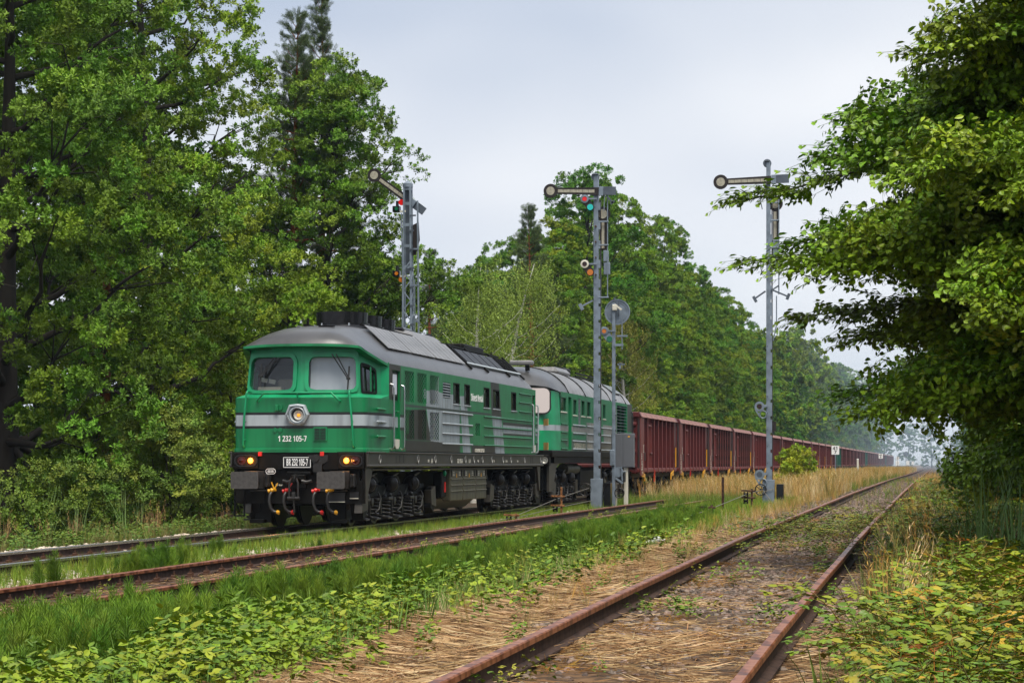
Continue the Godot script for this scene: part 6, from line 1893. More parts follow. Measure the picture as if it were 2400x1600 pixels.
func broadleaf(called: String, label: String, at: Vector3, hgt: float, R: float, base_h: float, opt := {}) -> Node3D:
	var t := thing(called, label, "tree", at, opt.get("group", "trees along the left of the line"))
	var bark: Material = opt.get("bark", M.bark_oak)
	var tr: float = opt.get("trunk", 0.22)
	var tg := G.new()
	var pts := []; var rad := []
	var lean: Vector3 = opt.get("lean", Vector3(rng.randf_range(-0.6, 0.6), 0, rng.randf_range(-0.6, 0.6)))
	for i in 9:
		var k := i / 8.0
		pts.append(Vector3(0, k * hgt * 0.86 - 0.3, 0) + lean * k * k + Vector3(sin(k * 5.0 + at.x), 0, cos(k * 4.0 + at.z)) * 0.12 * k)
		rad.append(lerpf(tr * 1.25, tr * 0.18, pow(k, 0.85)) + (tr * 0.35 if i == 0 else 0.0))
	tg.tube(pts, rad, 9, false)
	part(t, "trunk", tg, bark)
	var xf := []; var cols := []
	var n: int = opt.get("lobes", 20)
	var tint: Color = opt.get("tint", Color(0.07, 0.135, 0.022))
	var spray: Mesh = opt.get("spray", sprays.oak)
	var per: int = opt.get("per", 15)
	var sc: float = opt.get("scale", 1.0)
	var lr: float = opt.get("lobe", 1.45)
	var tufts: int = opt.get("tufts", 20)
	var lobes := []
	for i in n:
		var k := (i + 0.5) / n
		var h := lerpf(base_h, hgt - lr * 0.6, pow(k, 0.85))
		var prof := sin(clampf((h - base_h) / (hgt - base_h) * 0.86 + 0.16, 0.0, 1.0) * PI)
		var a := i * 2.39996 + rng.randf_range(-0.35, 0.35)
		var rr: float = R * prof * rng.randf_range(0.45, 1.0)
		lobes.append(Vector3(cos(a) * rr, h + rng.randf_range(-0.5, 0.5), sin(a) * rr) + lean * (h / hgt) * 0.8)
	for e in opt.get("extra", []): lobes.append(e)
	for c in lobes:
		var l := lr * rng.randf_range(0.75, 1.2)
		puff(xf, cols, c, Vector3(l, l * 0.72, l), 0.42 * maxf(sc, 0.9), int(tufts * l * l / (lr * lr)), per, sc, tint)
		var hh := clampf(c.y - Vector2(c.x, c.z).length() * 0.55, hgt * 0.14, hgt * 0.8)
		var kk := clampf((hh + 0.3) / (hgt * 0.86), 0.0, 1.0)
		var org: Vector3 = pts[clampi(int(kk * 8.0), 0, 7)].lerp(pts[clampi(int(kk * 8.0) + 1, 0, 8)], fposmod(kk * 8.0, 1.0))
		part(t, "limb", limb_to(org, c + Vector3(0, 0.1, 0), tr * lerpf(0.42, 0.2, kk), 0.02), bark)
		if opt.get("twigs", true):
			var tw := G.new()
			for j in 4:
				var e: Vector3 = c + rand_dir() * Vector3(l, l * 0.7, l) * 0.85
				tw.tube([c.lerp(org, 0.25), c.lerp(e, 0.5) + rand_dir() * 0.08, e], [0.022, 0.014, 0.005], 4, false)
			part(t, "twig", tw, bark)
	many(t, "crown", spray, opt.get("leaf", M.leaf), xf, cols)
	return t

func pine(called: String, label: String, at: Vector3, hgt: float, bare: float, R: float, group := "trees along the left of the line", leaf_m: Material = null) -> Node3D:
	var t := thing(called, label, "tree", at, group)
	var tg := G.new()
	var pts := []; var rad := []
	for i in 9:
		var k := i / 8.0
		pts.append(Vector3(sin(k * 4.0 + at.z) * 0.12, k * hgt * 0.97 - 0.3, cos(k * 3.0) * 0.1)); rad.append(lerpf(0.2, 0.02, pow(k, 1.1)))
	tg.tube(pts, rad, 9, false)
	part(t, "trunk", tg, M.bark_pine)
	var xf := []; var cols := []
	var h := bare
	while h < hgt - 0.4:
		var k := (h - bare) / (hgt - bare)
		var reach: float = R * pow(1.0 - k, 1.25) * rng.randf_range(0.7, 1.1) + 0.12
		var nb := 3
		for b in nb:
			var a := TAU * b / nb + rng.randf() * 1.2
			var d := Vector3(cos(a), 0, sin(a))
			var o := Vector3(0, h, 0)
			var tip := o + d * reach + Vector3(0, reach * rng.randf_range(0.0, 0.4) + 0.12 + 0.3 * k, 0)
			if b < 2 or k < 0.5:
				part(t, "limb", limb_to(o, tip, 0.045 * (1.0 - k) + 0.012, 0.008), M.bark_pine)
			var n := int(10.0 + reach * 26.0)
			for j in n:
				var f := sqrt(rng.randf_range(0.12, 1.0))
				var p := o.lerp(tip, f) + Vector3(rng.randf_range(-1, 1), rng.randf_range(-0.25, 0.5), rng.randf_range(-1, 1)) * 0.22 * (0.35 + f) * minf(1.0, 0.45 + reach)
				var y := (d * 0.6 + Vector3.UP * 0.7 + rand_dir() * 0.6).normalized()
				xf.append(Transform3D(spin_basis(y, rng.randf_range(0.8, 1.35)), p))
				var v := rng.randf_range(0.75, 1.25)
				cols.append(Color(0.085 * v, 0.125 * v, 0.045 * v))
		h += lerpf(0.5, 0.3, k) * rng.randf_range(0.6, 1.4)
	for j in 8: 
		xf.append(Transform3D(spin_basis((Vector3.UP + rand_dir() * 0.3).normalized(), 1.1), Vector3(0, hgt - 0.1 * j - 0.15, 0) + pts[8] * Vector3(1, 0, 1)))
		cols.append(Color(0.085, 0.125, 0.045))
	many(t, "crown", sprays.pine, leaf_m if leaf_m else M.leaf, xf, cols)
	return t

func birch(called: String, label: String, at: Vector3, hgt: float, R: float, lean: Vector3, tint := Color(0.19, 0.27, 0.04)) -> Node3D:
	var t := thing(called, label, "tree", at, "birches along the left of the line")
	var pts := []; var rad := []
	for i in 9:
		var k := i / 8.0
		pts.append(Vector3(0, k * hgt * 0.95 - 0.3, 0) + lean * pow(k, 1.4) + Vector3(sin(k * 6.0), 0, 0) * 0.1); rad.append(lerpf(0.23, 0.015, pow(k, 0.9)))
	part(t, "trunk", G.new().tube(pts, rad, 9, false), M.bark_birch)
	var xf := []; var cols := []
	for i in 30:
		var k := lerpf(0.46, 0.98, i / 29.0)
		var org: Vector3 = pts[int(k * 8.0)].lerp(pts[mini(int(k * 8.0) + 1, 8)], fposmod(k * 8.0, 1.0))
		var a := i * 2.39996
		var reach: float = R * sin(clampf((k - 0.15) * 1.1, 0.0, 1.0) * PI) * rng.randf_range(0.6, 1.1) + 0.35
		var tip := org + Vector3(cos(a) * reach, reach * 0.75, sin(a) * reach)
		part(t, "limb", limb_to(org, tip, 0.045 * (1.1 - k) + 0.006, 0.006, 0.08), M.bark_birch if i < 16 else M.bark_oak)
		for j in int(18.0 + reach * 30.0):
			var f := rng.randf_range(0.25, 1.05)
			var p := org.lerp(tip, f) + Vector3(rng.randf_range(-1, 1), rng.randf_range(-1.0, 0.25), rng.randf_range(-1, 1)) * 0.45 * (0.5 + f * 0.6)
			var kt := clampf((p.y + 0.3) / (hgt * 0.95), 0.0, 0.99)
			var tp: Vector3 = pts[int(kt * 8.0)].lerp(pts[int(kt * 8.0) + 1], fposmod(kt * 8.0, 1.0))
			if kt < 0.72 and absf(p.x - tp.x) < 0.45 and p.z > tp.z - 0.2: continue   # a thin place in the crown where the trunk shows
			xf.append(Transform3D(spin_basis((Vector3.UP + rand_dir() * 0.35).normalized(), rng.randf_range(0.9, 1.6)), p))
			var v := rng.randf_range(0.75, 1.25)
			cols.append(Color(tint.r * v, tint.g * v, tint.b * v))
	many(t, "crown", sprays.hang, M.leaf, xf, cols)
	return t

func layered_tree(called: String, label: String, at: Vector3, hgt: float, R: float, limbs: int, dens: float, h0: float, tint: Color, reachers: Array, sc := 1.0, core := 1.0) -> Node3D:
	# hornbeam habit: near-level boughs in tiers, flat sprays of leaves along their side twigs
	var t := thing(called, label, "tree", at, "trees along the right of the line")
	var pts := []; var rad := []
	for i in 9:
		var k := i / 8.0
		pts.append(Vector3(sin(k * 4.0 + at.z) * 0.2, k * hgt * 0.92 - 0.3, cos(k * 5.0) * 0.15)); rad.append(lerpf(0.19, 0.02, k))
	part(t, "trunk", G.new().tube(pts, rad, 9, false), M.bark_oak)
	var xf := []; var cols := []
	var boughs := []
	for i in limbs:
		var k := (i + 0.5) / limbs
		var h := lerpf(h0, hgt * 0.94, k)
		var a := PI + rng.randf_range(-1.9, 1.9) if i % 3 > 0 else rng.randf() * TAU
		var reach: float = R * along([[0.0, 0.7], [1.5, 0.72], [2.5, 0.92], [3.5, 1.0], [4.5, 0.94], [5.5, 0.82], [6.5, 0.66], [9.5, 0.3]], h) * rng.randf_range(0.72, 1.06)
		boughs.append([h, a, reach, rng.randf_range(-0.05, 0.3)])
	for q in reachers: boughs.append(q)
	for bq in boughs:
		var h: float = bq[0]; var reach: float = bq[2]
		var d := Vector3(cos(bq[1]), 0, sin(bq[1]))
		var side := Vector3(-d.z, 0, d.x)
		var org := Vector3(0, h, 0)
		var bp := []; var br := []
		for i in 8:
			var f := i / 7.0
			bp.append(org + d * reach * f + Vector3(0, reach * (bq[3] * f - 0.16 * f * f), 0) + rand_dir() * 0.05 * f * reach * 0.3); br.append(lerpf(0.045, 0.005, f))
		part(t, "limb", G.new().tube(bp, br, 5, false), M.bark_oak)
		var tk := rng.randf_range(0.75, 1.25); var warm := rng.randf_range(0.75, 1.12)
		var tc := Color(tint.r * tk * warm, tint.g * tk, tint.b * tk)
		var nt := int(reach * 7.0 * dens) + 2
		for j in nt:
			var f := lerpf(0.16, 1.0, (j + rng.randf()) / nt)
			var p: Vector3 = bp[int(f * 6.99)].lerp(bp[mini(int(f * 6.99) + 1, 7)], fposmod(f * 6.99, 1.0))
			var sgn := 1.0 if j % 2 == 0 else -1.0
			var l2 := (0.25 + (1.0 - f) * reach * (0.42 if bq.size() < 5 else 0.22)) * rng.randf_range(0.6, 1.15)
			var dd := (d * 0.75 + side * sgn * rng.randf_range(0.5, 1.1) + Vector3(0, rng.randf_range(-0.3, 0.22), 0)).normalized()
			if f > 0.93: dd = (d + side * sgn * 0.25).normalized()
			var ns := int(l2 / 0.16) + 1
			for s in ns:
				var o := p + dd * l2 * (s + rng.randf() * 0.7) / ns + Vector3(0, -0.05 * pow(float(s) / ns, 2.0) + rng.randf_range(-0.05, 0.05), 0)
				var e := (dd + side * rng.randf_range(-0.7, 0.7) + d * rng.randf_range(0.0, 0.4) + Vector3(0, rng.randf_range(-0.35, 0.2), 0)).normalized()
				var x := Vector3.UP.cross(e).normalized()
				var y := e.cross(x)
				var roll := rng.randf_range(-0.5, 0.5)
				var z3 := rng.randf_range(0.75, 1.2) * sc
				var bs := Basis(x, y, e).rotated(e, roll).scaled(Vector3.ONE * z3)
				xf.append(Transform3D(bs, o))
				var v := rng.randf_range(0.82, 1.2)
				cols.append(Color(tc.r * v, tc.g * v, tc.b * v))
		# leafier middle of the bough
		for f in ([0.3, 0.5, 0.7, 0.86] if bq.size() < 5 else [0.3, 0.5]):
			var c0: Vector3 = bp[int(f * 6.99)].lerp(bp[mini(int(f * 6.99) + 1, 7)], fposmod(f * 6.99, 1.0))
			var l: float = 0.5 * sc * (1.15 - f * 0.5)
			puff(xf, cols, c0, Vector3(l, l * 0.6, l), 0.24 * sc, int(6.0 * core), 8, sc, tc, 0.0)
	many(t, "crown", sprays.flat, M.leaf_gloss, xf, cols)
	return t

func shrub(called: String, label: String, at: Vector3, hgt: float, R: float, tint: Color, group: String, n := 9, spray: Mesh = null, sc := 1.0, per := 13) -> Node3D:
	var t := thing(called, label, "shrub", at, group)
	var xf := []; var cols := []
	for i in n:
		var k := (i + 0.5) / n
		var a := i * 2.39996
		var h := lerpf(0.25, hgt * 0.85, k) 
		var rr := R * sqrt(rng.randf()) * sin(clampf(k * 0.75 + 0.22, 0.0, 1.0) * PI)
		var c := Vector3(cos(a) * rr, h, sin(a) * rr)
		var l := R * 0.42 * rng.randf_range(0.8, 1.2)
		puff(xf, cols, c, Vector3(l, l * 0.9, l), 0.26, int(12.0 * clampf(l * 1.6, 0.6, 2.0)), per, sc, tint)
		part(t, "stem", limb_to(Vector3(rng.randf_range(-0.1, 0.1), -0.2, rng.randf_range(-0.1, 0.1)), c + Vector3(0, l * 0.5, 0), 0.03, 0.006), M.bark_oak)
	many(t, "foliage", spray if spray else sprays.shrub, M.leaf, xf, cols)
	return t

func ground_at(x: float, s: float) -> Vector3: return Vector3(x, land(x, s), -s)

func build_trees() -> void:
	build_sprays()
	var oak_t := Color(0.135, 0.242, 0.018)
	# --- the near wood on the left, tree by tree
	broadleaf("oak_tree", "large oak filling the left edge, dark boughs sweeping right", ground_at(-21.5, 49.0), 16.5, 5.3, 1.4, {"lobes": 48, "tint": Color(0.127, 0.238, 0.022), "trunk": 0.36, "per": 15})
	broadleaf("oak_tree", "tall oak whose crown leaves the frame right of the large edge oak", ground_at(-21.6, 59.5), 19.5, 4.3, 2.0, {"lobes": 44, "tint": Color(0.167, 0.275, 0.020), "trunk": 0.3})
	broadleaf("oak_tree", "round dark oak in front of the two orange pine trunks, above the leading cab", ground_at(-22.2, 79.0), 16.4, 3.7, 5.0, {"lobes": 32, "tint": Color(0.118, 0.220, 0.017), "trunk": 0.26, "lean": Vector3(0.3, 0, -0.6), "lobe": 1.35})
	broadleaf("oak_tree", "smaller oak behind the lattice signal mast", ground_at(-20.9, 80.2), 9.6, 2.3, 3.0, {"lobes": 13, "tint": Color(0.102, 0.196, 0.017), "trunk": 0.2, "lobe": 1.15, "extra": [Vector3(2.9, 8.2, -1.0)]})
	broadleaf("oak_tree", "leafy young oak right behind the cab roof of the leading locomotive", ground_at(-20.2, 66.5), 8.0, 2.9, 1.2, {"lobes": 15, "tint": Color(0.172, 0.279, 0.020), "trunk": 0.15, "lobe": 1.1})
	pine("pine_tree", "tall pine with pointed top and orange trunk left of the round oak", ground_at(-23.4, 83.0), 20.0, 9.0, 2.3)
	pine("pine_tree", "second tall pine with orange trunk, a little lower and left of the pointed one", ground_at(-23.2, 79.0), 18.6, 9.4, 2.0)
	pine("pine_tree", "pine trunk half hidden among the oaks at the left", ground_at(-24.5, 63.0), 17.0, 8.0, 2.2)
	# darker second row
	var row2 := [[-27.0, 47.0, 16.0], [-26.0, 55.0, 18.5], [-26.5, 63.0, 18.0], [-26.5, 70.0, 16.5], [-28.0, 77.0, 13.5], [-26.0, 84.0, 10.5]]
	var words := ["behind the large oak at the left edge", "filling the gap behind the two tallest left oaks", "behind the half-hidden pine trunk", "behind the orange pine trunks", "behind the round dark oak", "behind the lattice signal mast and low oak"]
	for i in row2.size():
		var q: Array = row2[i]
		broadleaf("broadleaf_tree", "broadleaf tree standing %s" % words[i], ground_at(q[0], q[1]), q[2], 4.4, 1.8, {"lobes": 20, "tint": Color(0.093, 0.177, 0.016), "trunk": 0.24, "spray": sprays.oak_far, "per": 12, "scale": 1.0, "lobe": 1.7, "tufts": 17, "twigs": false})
	# dark understorey
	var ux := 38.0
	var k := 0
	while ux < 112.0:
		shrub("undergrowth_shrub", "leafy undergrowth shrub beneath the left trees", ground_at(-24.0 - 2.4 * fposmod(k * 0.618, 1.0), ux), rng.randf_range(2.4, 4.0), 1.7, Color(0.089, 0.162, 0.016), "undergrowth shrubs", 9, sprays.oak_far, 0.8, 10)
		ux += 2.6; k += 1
	shrub("willow_bush", "pale green bush standing directly left of the leading locomotive", ground_at(-17.3, 48.6), 3.2, 1.35, Color(0.172, 0.252, 0.041), "bushes beside the train", 18)
	shrub("willow_bush", "lower spreading bush left of the pale green bush", ground_at(-18.4, 45.5), 1.7, 1.3, Color(0.122, 0.196, 0.028), "bushes beside the train", 12)
	shrub("willow_bush", "low bush at the left edge under the large oak", ground_at(-18.6, 40.6), 1.6, 1.2, Color(0.112, 0.187, 0.024), "bushes beside the train", 10)
	shrub("young_maple", "small yellow-green bush in dry grass beside the wagons, left of the first kilometre board", ground_at(-6.3, 103.0), 2.35, 0.85, Color(0.243, 0.317, 0.018), "bushes beside the train", 11, sprays.oak, 1.0, 10)
	# --- birches, pine and low trees in the middle
	birch("birch_tree", "birch with upright white trunk behind the roof of the leading locomotive", ground_at(-20.2, 97.0), 11.4, 1.7, Vector3(0.3, 0, 0))
	birch("birch_tree", "birch with leaning white trunk next to the upright one", ground_at(-20.0, 99.5), 11.8, 1.9, Vector3(2.0, 0, -0.5))
	birch("birch_tree", "olive drooping birch right of the disc signal", ground_at(-18.8, 136.0), 11.8, 1.6, Vector3(-0.2, 0, 0), Color(0.284, 0.285, 0.053))
	pine("pine_tree", "pine with orange trunk and level boughs between birches and middle signal", ground_at(-20.6, 113.0), 15.2, 4.2, 3.3)
	pine("pine_tree", "small far pine showing above the bushes right of the lattice mast", ground_at(-27.0, 118.0), 13.2, 6.0, 1.8)
	var mids := [[-24.5, 92.0, 8.6, 3.4, "low tree with reddish gaps right of the lattice signal mast"], [-25.0, 101.0, 10.6, 3.6, "broad tree behind the upright birch"], [-23.0, 108.0, 8.2, 3.2, "low tree behind the leaning birch"], [-19.6, 106.0, 5.6, 2.4, "bushy tree over the rear of the leading locomotive"], [-18.8, 118.0, 5.0, 2.4, "bushy tree over the roof of the second locomotive"]]
	for q in mids: broadleaf("broadleaf_tree", q[4], ground_at(q[0], q[1]), q[2], q[3], 0.8, {"lobes": 16, "tint": Color(0.167, 0.252, 0.024), "spray": sprays.oak_far, "per": 12, "scale": 0.85, "lobe": 1.35, "tufts": 17, "twigs": false})
	# --- the long wood beside the train: three kinds of crown, copied
	var protos := []
	for i in 4:
		protos.append(broadleaf("woodland_tree", "woodland oak", ground_at(-21, 130.0), [17.6, 16.2, 18.6, 15.0][i], [4.3, 4.7, 4.0, 4.2][i], 0.9, {"lobes": 27, "tint": [Color(0.121, 0.228, 0.018), Color(0.099, 0.202, 0.018), Color(0.140, 0.241, 0.018), Color(0.110, 0.205, 0.022)][i], "spray": sprays.oak_mid, "per": 15, "scale": 1.0, "lobe": 1.65, "tufts": 18, "twigs": false, "group": "trees of the wood beside the wagons"}))
	var far_protos := []
	for i in 3:
		far_protos.append(broadleaf("distant_tree", "distant tree", ground_at(-21, 330.0), [18.0, 16.5, 19.0][i], 4.6, 0.8, {"lobes": 22, "tint": [Color(0.112, 0.211, 0.018), Color(0.095, 0.194, 0.018), Color(0.128, 0.229, 0.020)][i], "spray": sprays.oak_dist, "per": 7, "scale": 1.0, "lobe": 1.9, "tufts": 15, "twigs": false, "group": "distant trees along the line"}))
	var far_used := 0
	var places := []
	var s := 124.0
	var n := 0
	while s < 700.0:
		places.append(Vector2(-21.0 - 1.6 * fposmod(n * 0.618, 1.0), s))
		if s < 260.0: places.append(Vector2(-26.5 - 1.6 * fposmod(n * 0.37, 1.0), s + 2.5))
		s += lerpf(5.6, 11.0, clampf((s - 150.0) / 400.0, 0.0, 1.0)); n += 1
	var mats := [M.leaf, M.leaf_warm, M.leaf_cool]
	for i in places.size():
		var q: Vector2 = places[i]
		var o: Node3D
		if q.y < 260.0: o = protos[i] if i < 4 else copy_of(protos[i % 4])
		else:
			o = far_protos[far_used] if far_used < 3 else copy_of(far_protos[far_used % 3])
			far_used += 1
		o.position = ground_at(q.x, q.y)
		o.rotation.y = i * 1.9
		var z := rng.randf_range(0.84, 1.1) * (1.0 + clampf((q.y - 300.0) / 900.0, 0.0, 0.25))
		if q.y < 128.0: z *= 0.92
		o.scale = Vector3(z, z * rng.randf_range(0.93, 1.08), z)
		o.get_node("crown").material_override = mats[(i * 5) % 3]
		var where := "front-row" if q.x > -24.0 else "second-row"
		var near := "behind the second locomotive" if q.y < 145.0 else ("behind the first wagons" if q.y < 190.0 else "behind the middle of the train")
		if q.y < 260.0: tag(o, "%s broadleaf tree of the wood %s" % [where, near], "tree", "trees of the wood beside the wagons")
		else: tag(o, "distant broadleaf tree left of the line, fading into haze", "tree", "distant trees left of the line")
	# trees closing the view at the far end
	for i in 9:
		var o := copy_of(far_protos[i % 3], "misty tree at the far end of the line")
		tag(o, "", "tree", "misty trees at the far end of the line")
		o.position = ground_at(-16.0 + i * 7.5, 730.0 + 14.0 * (i % 3))
		o.rotation.y = i * 1.3
		o.scale = Vector3.ONE * (0.85 if i < 3 else 0.6)
		o.get_node("crown").material_override = M.leaf
	# --- right-hand trees close to the camera
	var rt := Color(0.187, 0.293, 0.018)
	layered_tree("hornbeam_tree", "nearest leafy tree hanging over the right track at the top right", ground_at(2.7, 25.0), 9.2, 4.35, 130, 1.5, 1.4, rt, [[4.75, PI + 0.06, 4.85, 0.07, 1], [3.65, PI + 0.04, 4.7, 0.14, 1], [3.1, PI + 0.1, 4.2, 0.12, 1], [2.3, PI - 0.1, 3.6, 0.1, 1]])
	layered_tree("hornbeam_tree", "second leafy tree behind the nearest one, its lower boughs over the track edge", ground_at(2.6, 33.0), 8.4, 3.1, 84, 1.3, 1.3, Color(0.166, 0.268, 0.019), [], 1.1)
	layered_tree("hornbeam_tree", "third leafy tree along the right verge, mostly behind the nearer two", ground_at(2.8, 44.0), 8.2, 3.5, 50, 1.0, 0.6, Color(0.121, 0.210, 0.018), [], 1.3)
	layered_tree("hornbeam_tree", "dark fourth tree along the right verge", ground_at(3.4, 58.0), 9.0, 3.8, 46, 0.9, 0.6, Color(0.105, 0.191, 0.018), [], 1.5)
	layered_tree("hornbeam_tree", "leafy tree at the right edge beside the camera side of the nearest tree", ground_at(3.6, 20.5), 8.5, 2.7, 84, 1.4, 1.2, Color(0.212, 0.319, 0.019), [])
	var rp := 76.0
	n = 0
	while rp < 560.0:
		var o: Node3D = copy_of(far_protos[n % 3] if rp > 150.0 else protos[n % 4])
		o.position = ground_at(6.0 + rp * 0.006, rp)
		o.rotation.y = n * 2.3
		o.scale = Vector3.ONE * rng.randf_range(0.6, 0.75)
		tag(o, "broadleaf tree far along the right of the line" if rp > 150.0 else "broadleaf tree on the right verge behind the hanging boughs", "tree", "far trees along the right of the line" if rp > 150.0 else "trees on the right verge")
		rp += 9.0 + rp * 0.03; n += 1

# ---------------------------------------------------------------- ground cover

func blade(g: G, base: Vector3, h: float, w: float, lean: Vector3, seg := 3) -> void:
	var side := lean.cross(Vector3.UP).normalized() if lean.length() > 0.01 else Vector3.RIGHT
	side = (side + rand_dir() * 0.4).normalized()
	var k := rng.randf_range(0.8, 1.2)
	g.col = Color(k * rng.randf_range(0.92, 1.12), k, k)
	var p := base
	for i in seg:
		var t0 := float(i) / seg; var t1 := float(i + 1) / seg
		var q := base + Vector3(0, h * t1, 0) + lean * h * t1 * t1 - Vector3(0, lean.length() * h * 0.35 * t1 * t1, 0)
		var w0 := w * (1.0 - t0 * 0.8) * 0.5; var w1 := w * (1.0 - t1 * 0.95) * 0.5
		if i == seg - 1: g.tri(p - side * w0, p + side * w0, q)
		else: g.quad(p - side * w0, p + side * w0, q + side * w1, q - side * w1)
		p = q

func tuft_mesh(n: int, h: float, w: float, spread: float, bend: float, heads := 0) -> ArrayMesh:
	var g := g_col()
	for i in n:
		var a := rng.randf() * TAU
		var d := Vector3(cos(a), 0, sin(a))
		blade(g, d * spread * rng.randf(), h * rng.randf_range(0.55, 1.1), w * rng.randf_range(0.7, 1.3), d * bend * rng.randf_range(0.2, 1.2))
	for i in heads:
		var a := rng.randf() * TAU
		var d := Vector3(cos(a), 0, sin(a)) * bend * 0.35
		var b := Vector3(cos(a), 0, sin(a)) * spread * 0.5
		var hh := h * rng.randf_range(1.0, 1.3)
		blade(g, b, hh, w * 0.6, d, 2)
		var top := b + Vector3(0, hh * 0.88, 0) + d * hh
		for j in 7:
			var e := (Vector3.UP + rand_dir() * 0.55).normalized()
			leaf(g, top + Vector3(0, -0.035 * j, 0), e, rand_dir(), 0.06, 0.008, 0.5, 0.05, true)
	return g.mesh()

func horsetail_mesh() -> ArrayMesh:
	var g := g_col()
	for s in 5:
		var b := Vector3(rng.randf_range(-0.1, 0.1), 0, rng.randf_range(-0.1, 0.1))
		var h := rng.randf_range(0.34, 0.52)
		var lean := Vector3(rng.randf_range(-0.08, 0.08), 0, rng.randf_range(-0.08, 0.08))
		blade(g, b, h * 1.05, 0.008, lean, 2)
		for w in 13:
			var t := 0.12 + 0.86 * w / 12.0
			var o := b + Vector3(0, h * t, 0) + lean * h * t * t
			var l := 0.17 * (1.0 - t * 0.62)
			for k in 8:
				var a := TAU * k / 8.0 + w * 0.7
				var d := Vector3(cos(a) * 0.62, 0.78, sin(a) * 0.62).normalized()
				leaf(g, o, d, rand_dir(), l * rng.randf_range(0.8, 1.2), 0.0062, 0.5, -0.1, true)
	return g.mesh()

func herb_mesh(n: int, ln: float, wd: float, h: float) -> ArrayMesh:
	# an upright leafy herb: leaves in threes along a short stem, held level
	var g := g_col()
	blade(g, Vector3.ZERO, h, 0.008, Vector3(rng.randf_range(-0.1, 0.1), 0, rng.randf_range(-0.1, 0.1)), 2)
	for i in n:
		var t := lerpf(0.35, 1.0, (i + rng.randf()) / n)
		var a := i * 2.39996
		var st := Vector3(cos(a), 0.25, sin(a)).normalized()
		var o := Vector3(0, h * t, 0) + st * rng.randf_range(0.03, 0.09)
		for k in 3:
			var d := st.rotated(Vector3.UP, (k - 1) * 0.9)
			d.y = rng.randf_range(-0.35, 0.65)
			leaf(g, o, d.normalized(), (Vector3.UP + rand_dir() * 0.6).normalized(), ln * rng.randf_range(0.55, 1.3) * (1.0 if k == 1 else 0.8), wd * rng.randf_range(0.75, 1.2), 0.45, 0.2, false, true)
	return g.mesh()

func bramble_mesh() -> ArrayMesh:
	# an arching cane with leaves of three
	var g := g_col()
	var d := Vector3(1, 0, 0)
	var pts := []
	for i in 6:
		var t := i / 5.0
		pts.append(Vector3(t * 0.55, 0.34 * sin(t * 2.2), rng.randf_range(-0.04, 0.04)))
	g.col = Color(0.7, 0.35, 0.4)
	g.tube(pts, [0.005, 0.003], 3, false)
	for i in 12:
		var t := lerpf(0.08, 1.0, i / 11.0)
		var p: Vector3 = pts[int(t * 4.99)].lerp(pts[int(t * 4.99) + 1], fposmod(t * 4.99, 1.0))
		var s := 1.0 if i % 2 == 0 else -1.0
		var st := Vector3(0.3, 0.35, s).normalized()
		var o := p + st * 0.05
		for k in 3:
			var e := st.rotated(Vector3.UP, (k - 1) * 0.95); e.y = rng.randf_range(-0.25, 0.15)
			leaf(g, o, e.normalized(), (Vector3.UP + rand_dir() * 0.4).normalized(), rng.randf_range(0.036, 0.062), rng.randf_range(0.026, 0.04), 0.45, 0.15, false, true)
	return g.mesh()

func straw_mesh() -> ArrayMesh:
	var g := g_col()
	for i in 9:
		var a := rng.randf() * TAU
		var d := Vector3(cos(a), rng.randf_range(-0.03, 0.16), sin(a)).normalized()
		var o := Vector3(rng.randf_range(-0.12, 0.12), rng.randf_range(0.004, 0.03), rng.randf_range(-0.12, 0.12))
		leaf(g, o, d, Vector3.UP, rng.randf_range(0.12, 0.3), rng.randf_range(0.004, 0.008), 0.5, rng.randf_range(-0.05, 0.05), true)
	return g.mesh()

func stone_mesh(seed_: int) -> ArrayMesh:
	var r := RandomNumberGenerator.new(); r.seed = seed_
	var pts := []
	for i in 3:
		for k in 5:
			var a := TAU * (k + 0.5 * i) / 5.0
			var y: float = [-0.5, 0.05, 0.5][i]
			var q: float = [0.75, 1.0, 0.6][i]
			pts.append(Vector3(cos(a) * q, y * 0.8, sin(a) * q) * r.randf_range(0.75, 1.2))
	var g := g_col()
	g.col = Color(1, 1, 1)
	var top := Vector3(0, 0.5, 0)
	for i in 2:
		for k in 5:
			var a: Vector3 = pts[i * 5 + k]; var b: Vector3 = pts[i * 5 + (k + 1) % 5]; var c: Vector3 = pts[(i + 1) * 5 + k]; var d: Vector3 = pts[(i + 1) * 5 + (k + 1) % 5]
			g.tri(b, a, c); g.tri(b, c, d)
	for k in 5: g.tri(pts[10 + (k + 1) % 5], pts[10 + k], top)
	return g.mesh()

func seen(x: float, s: float) -> bool:
	# roughly within the view, with room for a step to either side
	var t := deg_to_rad(10.8)
	var X := x * cos(t) + s * sin(t); var Z := -x * sin(t) + s * cos(t)
	if Z < 8.0: return false
	return absf(X / Z) < 0.2308 + 2.0 / Z

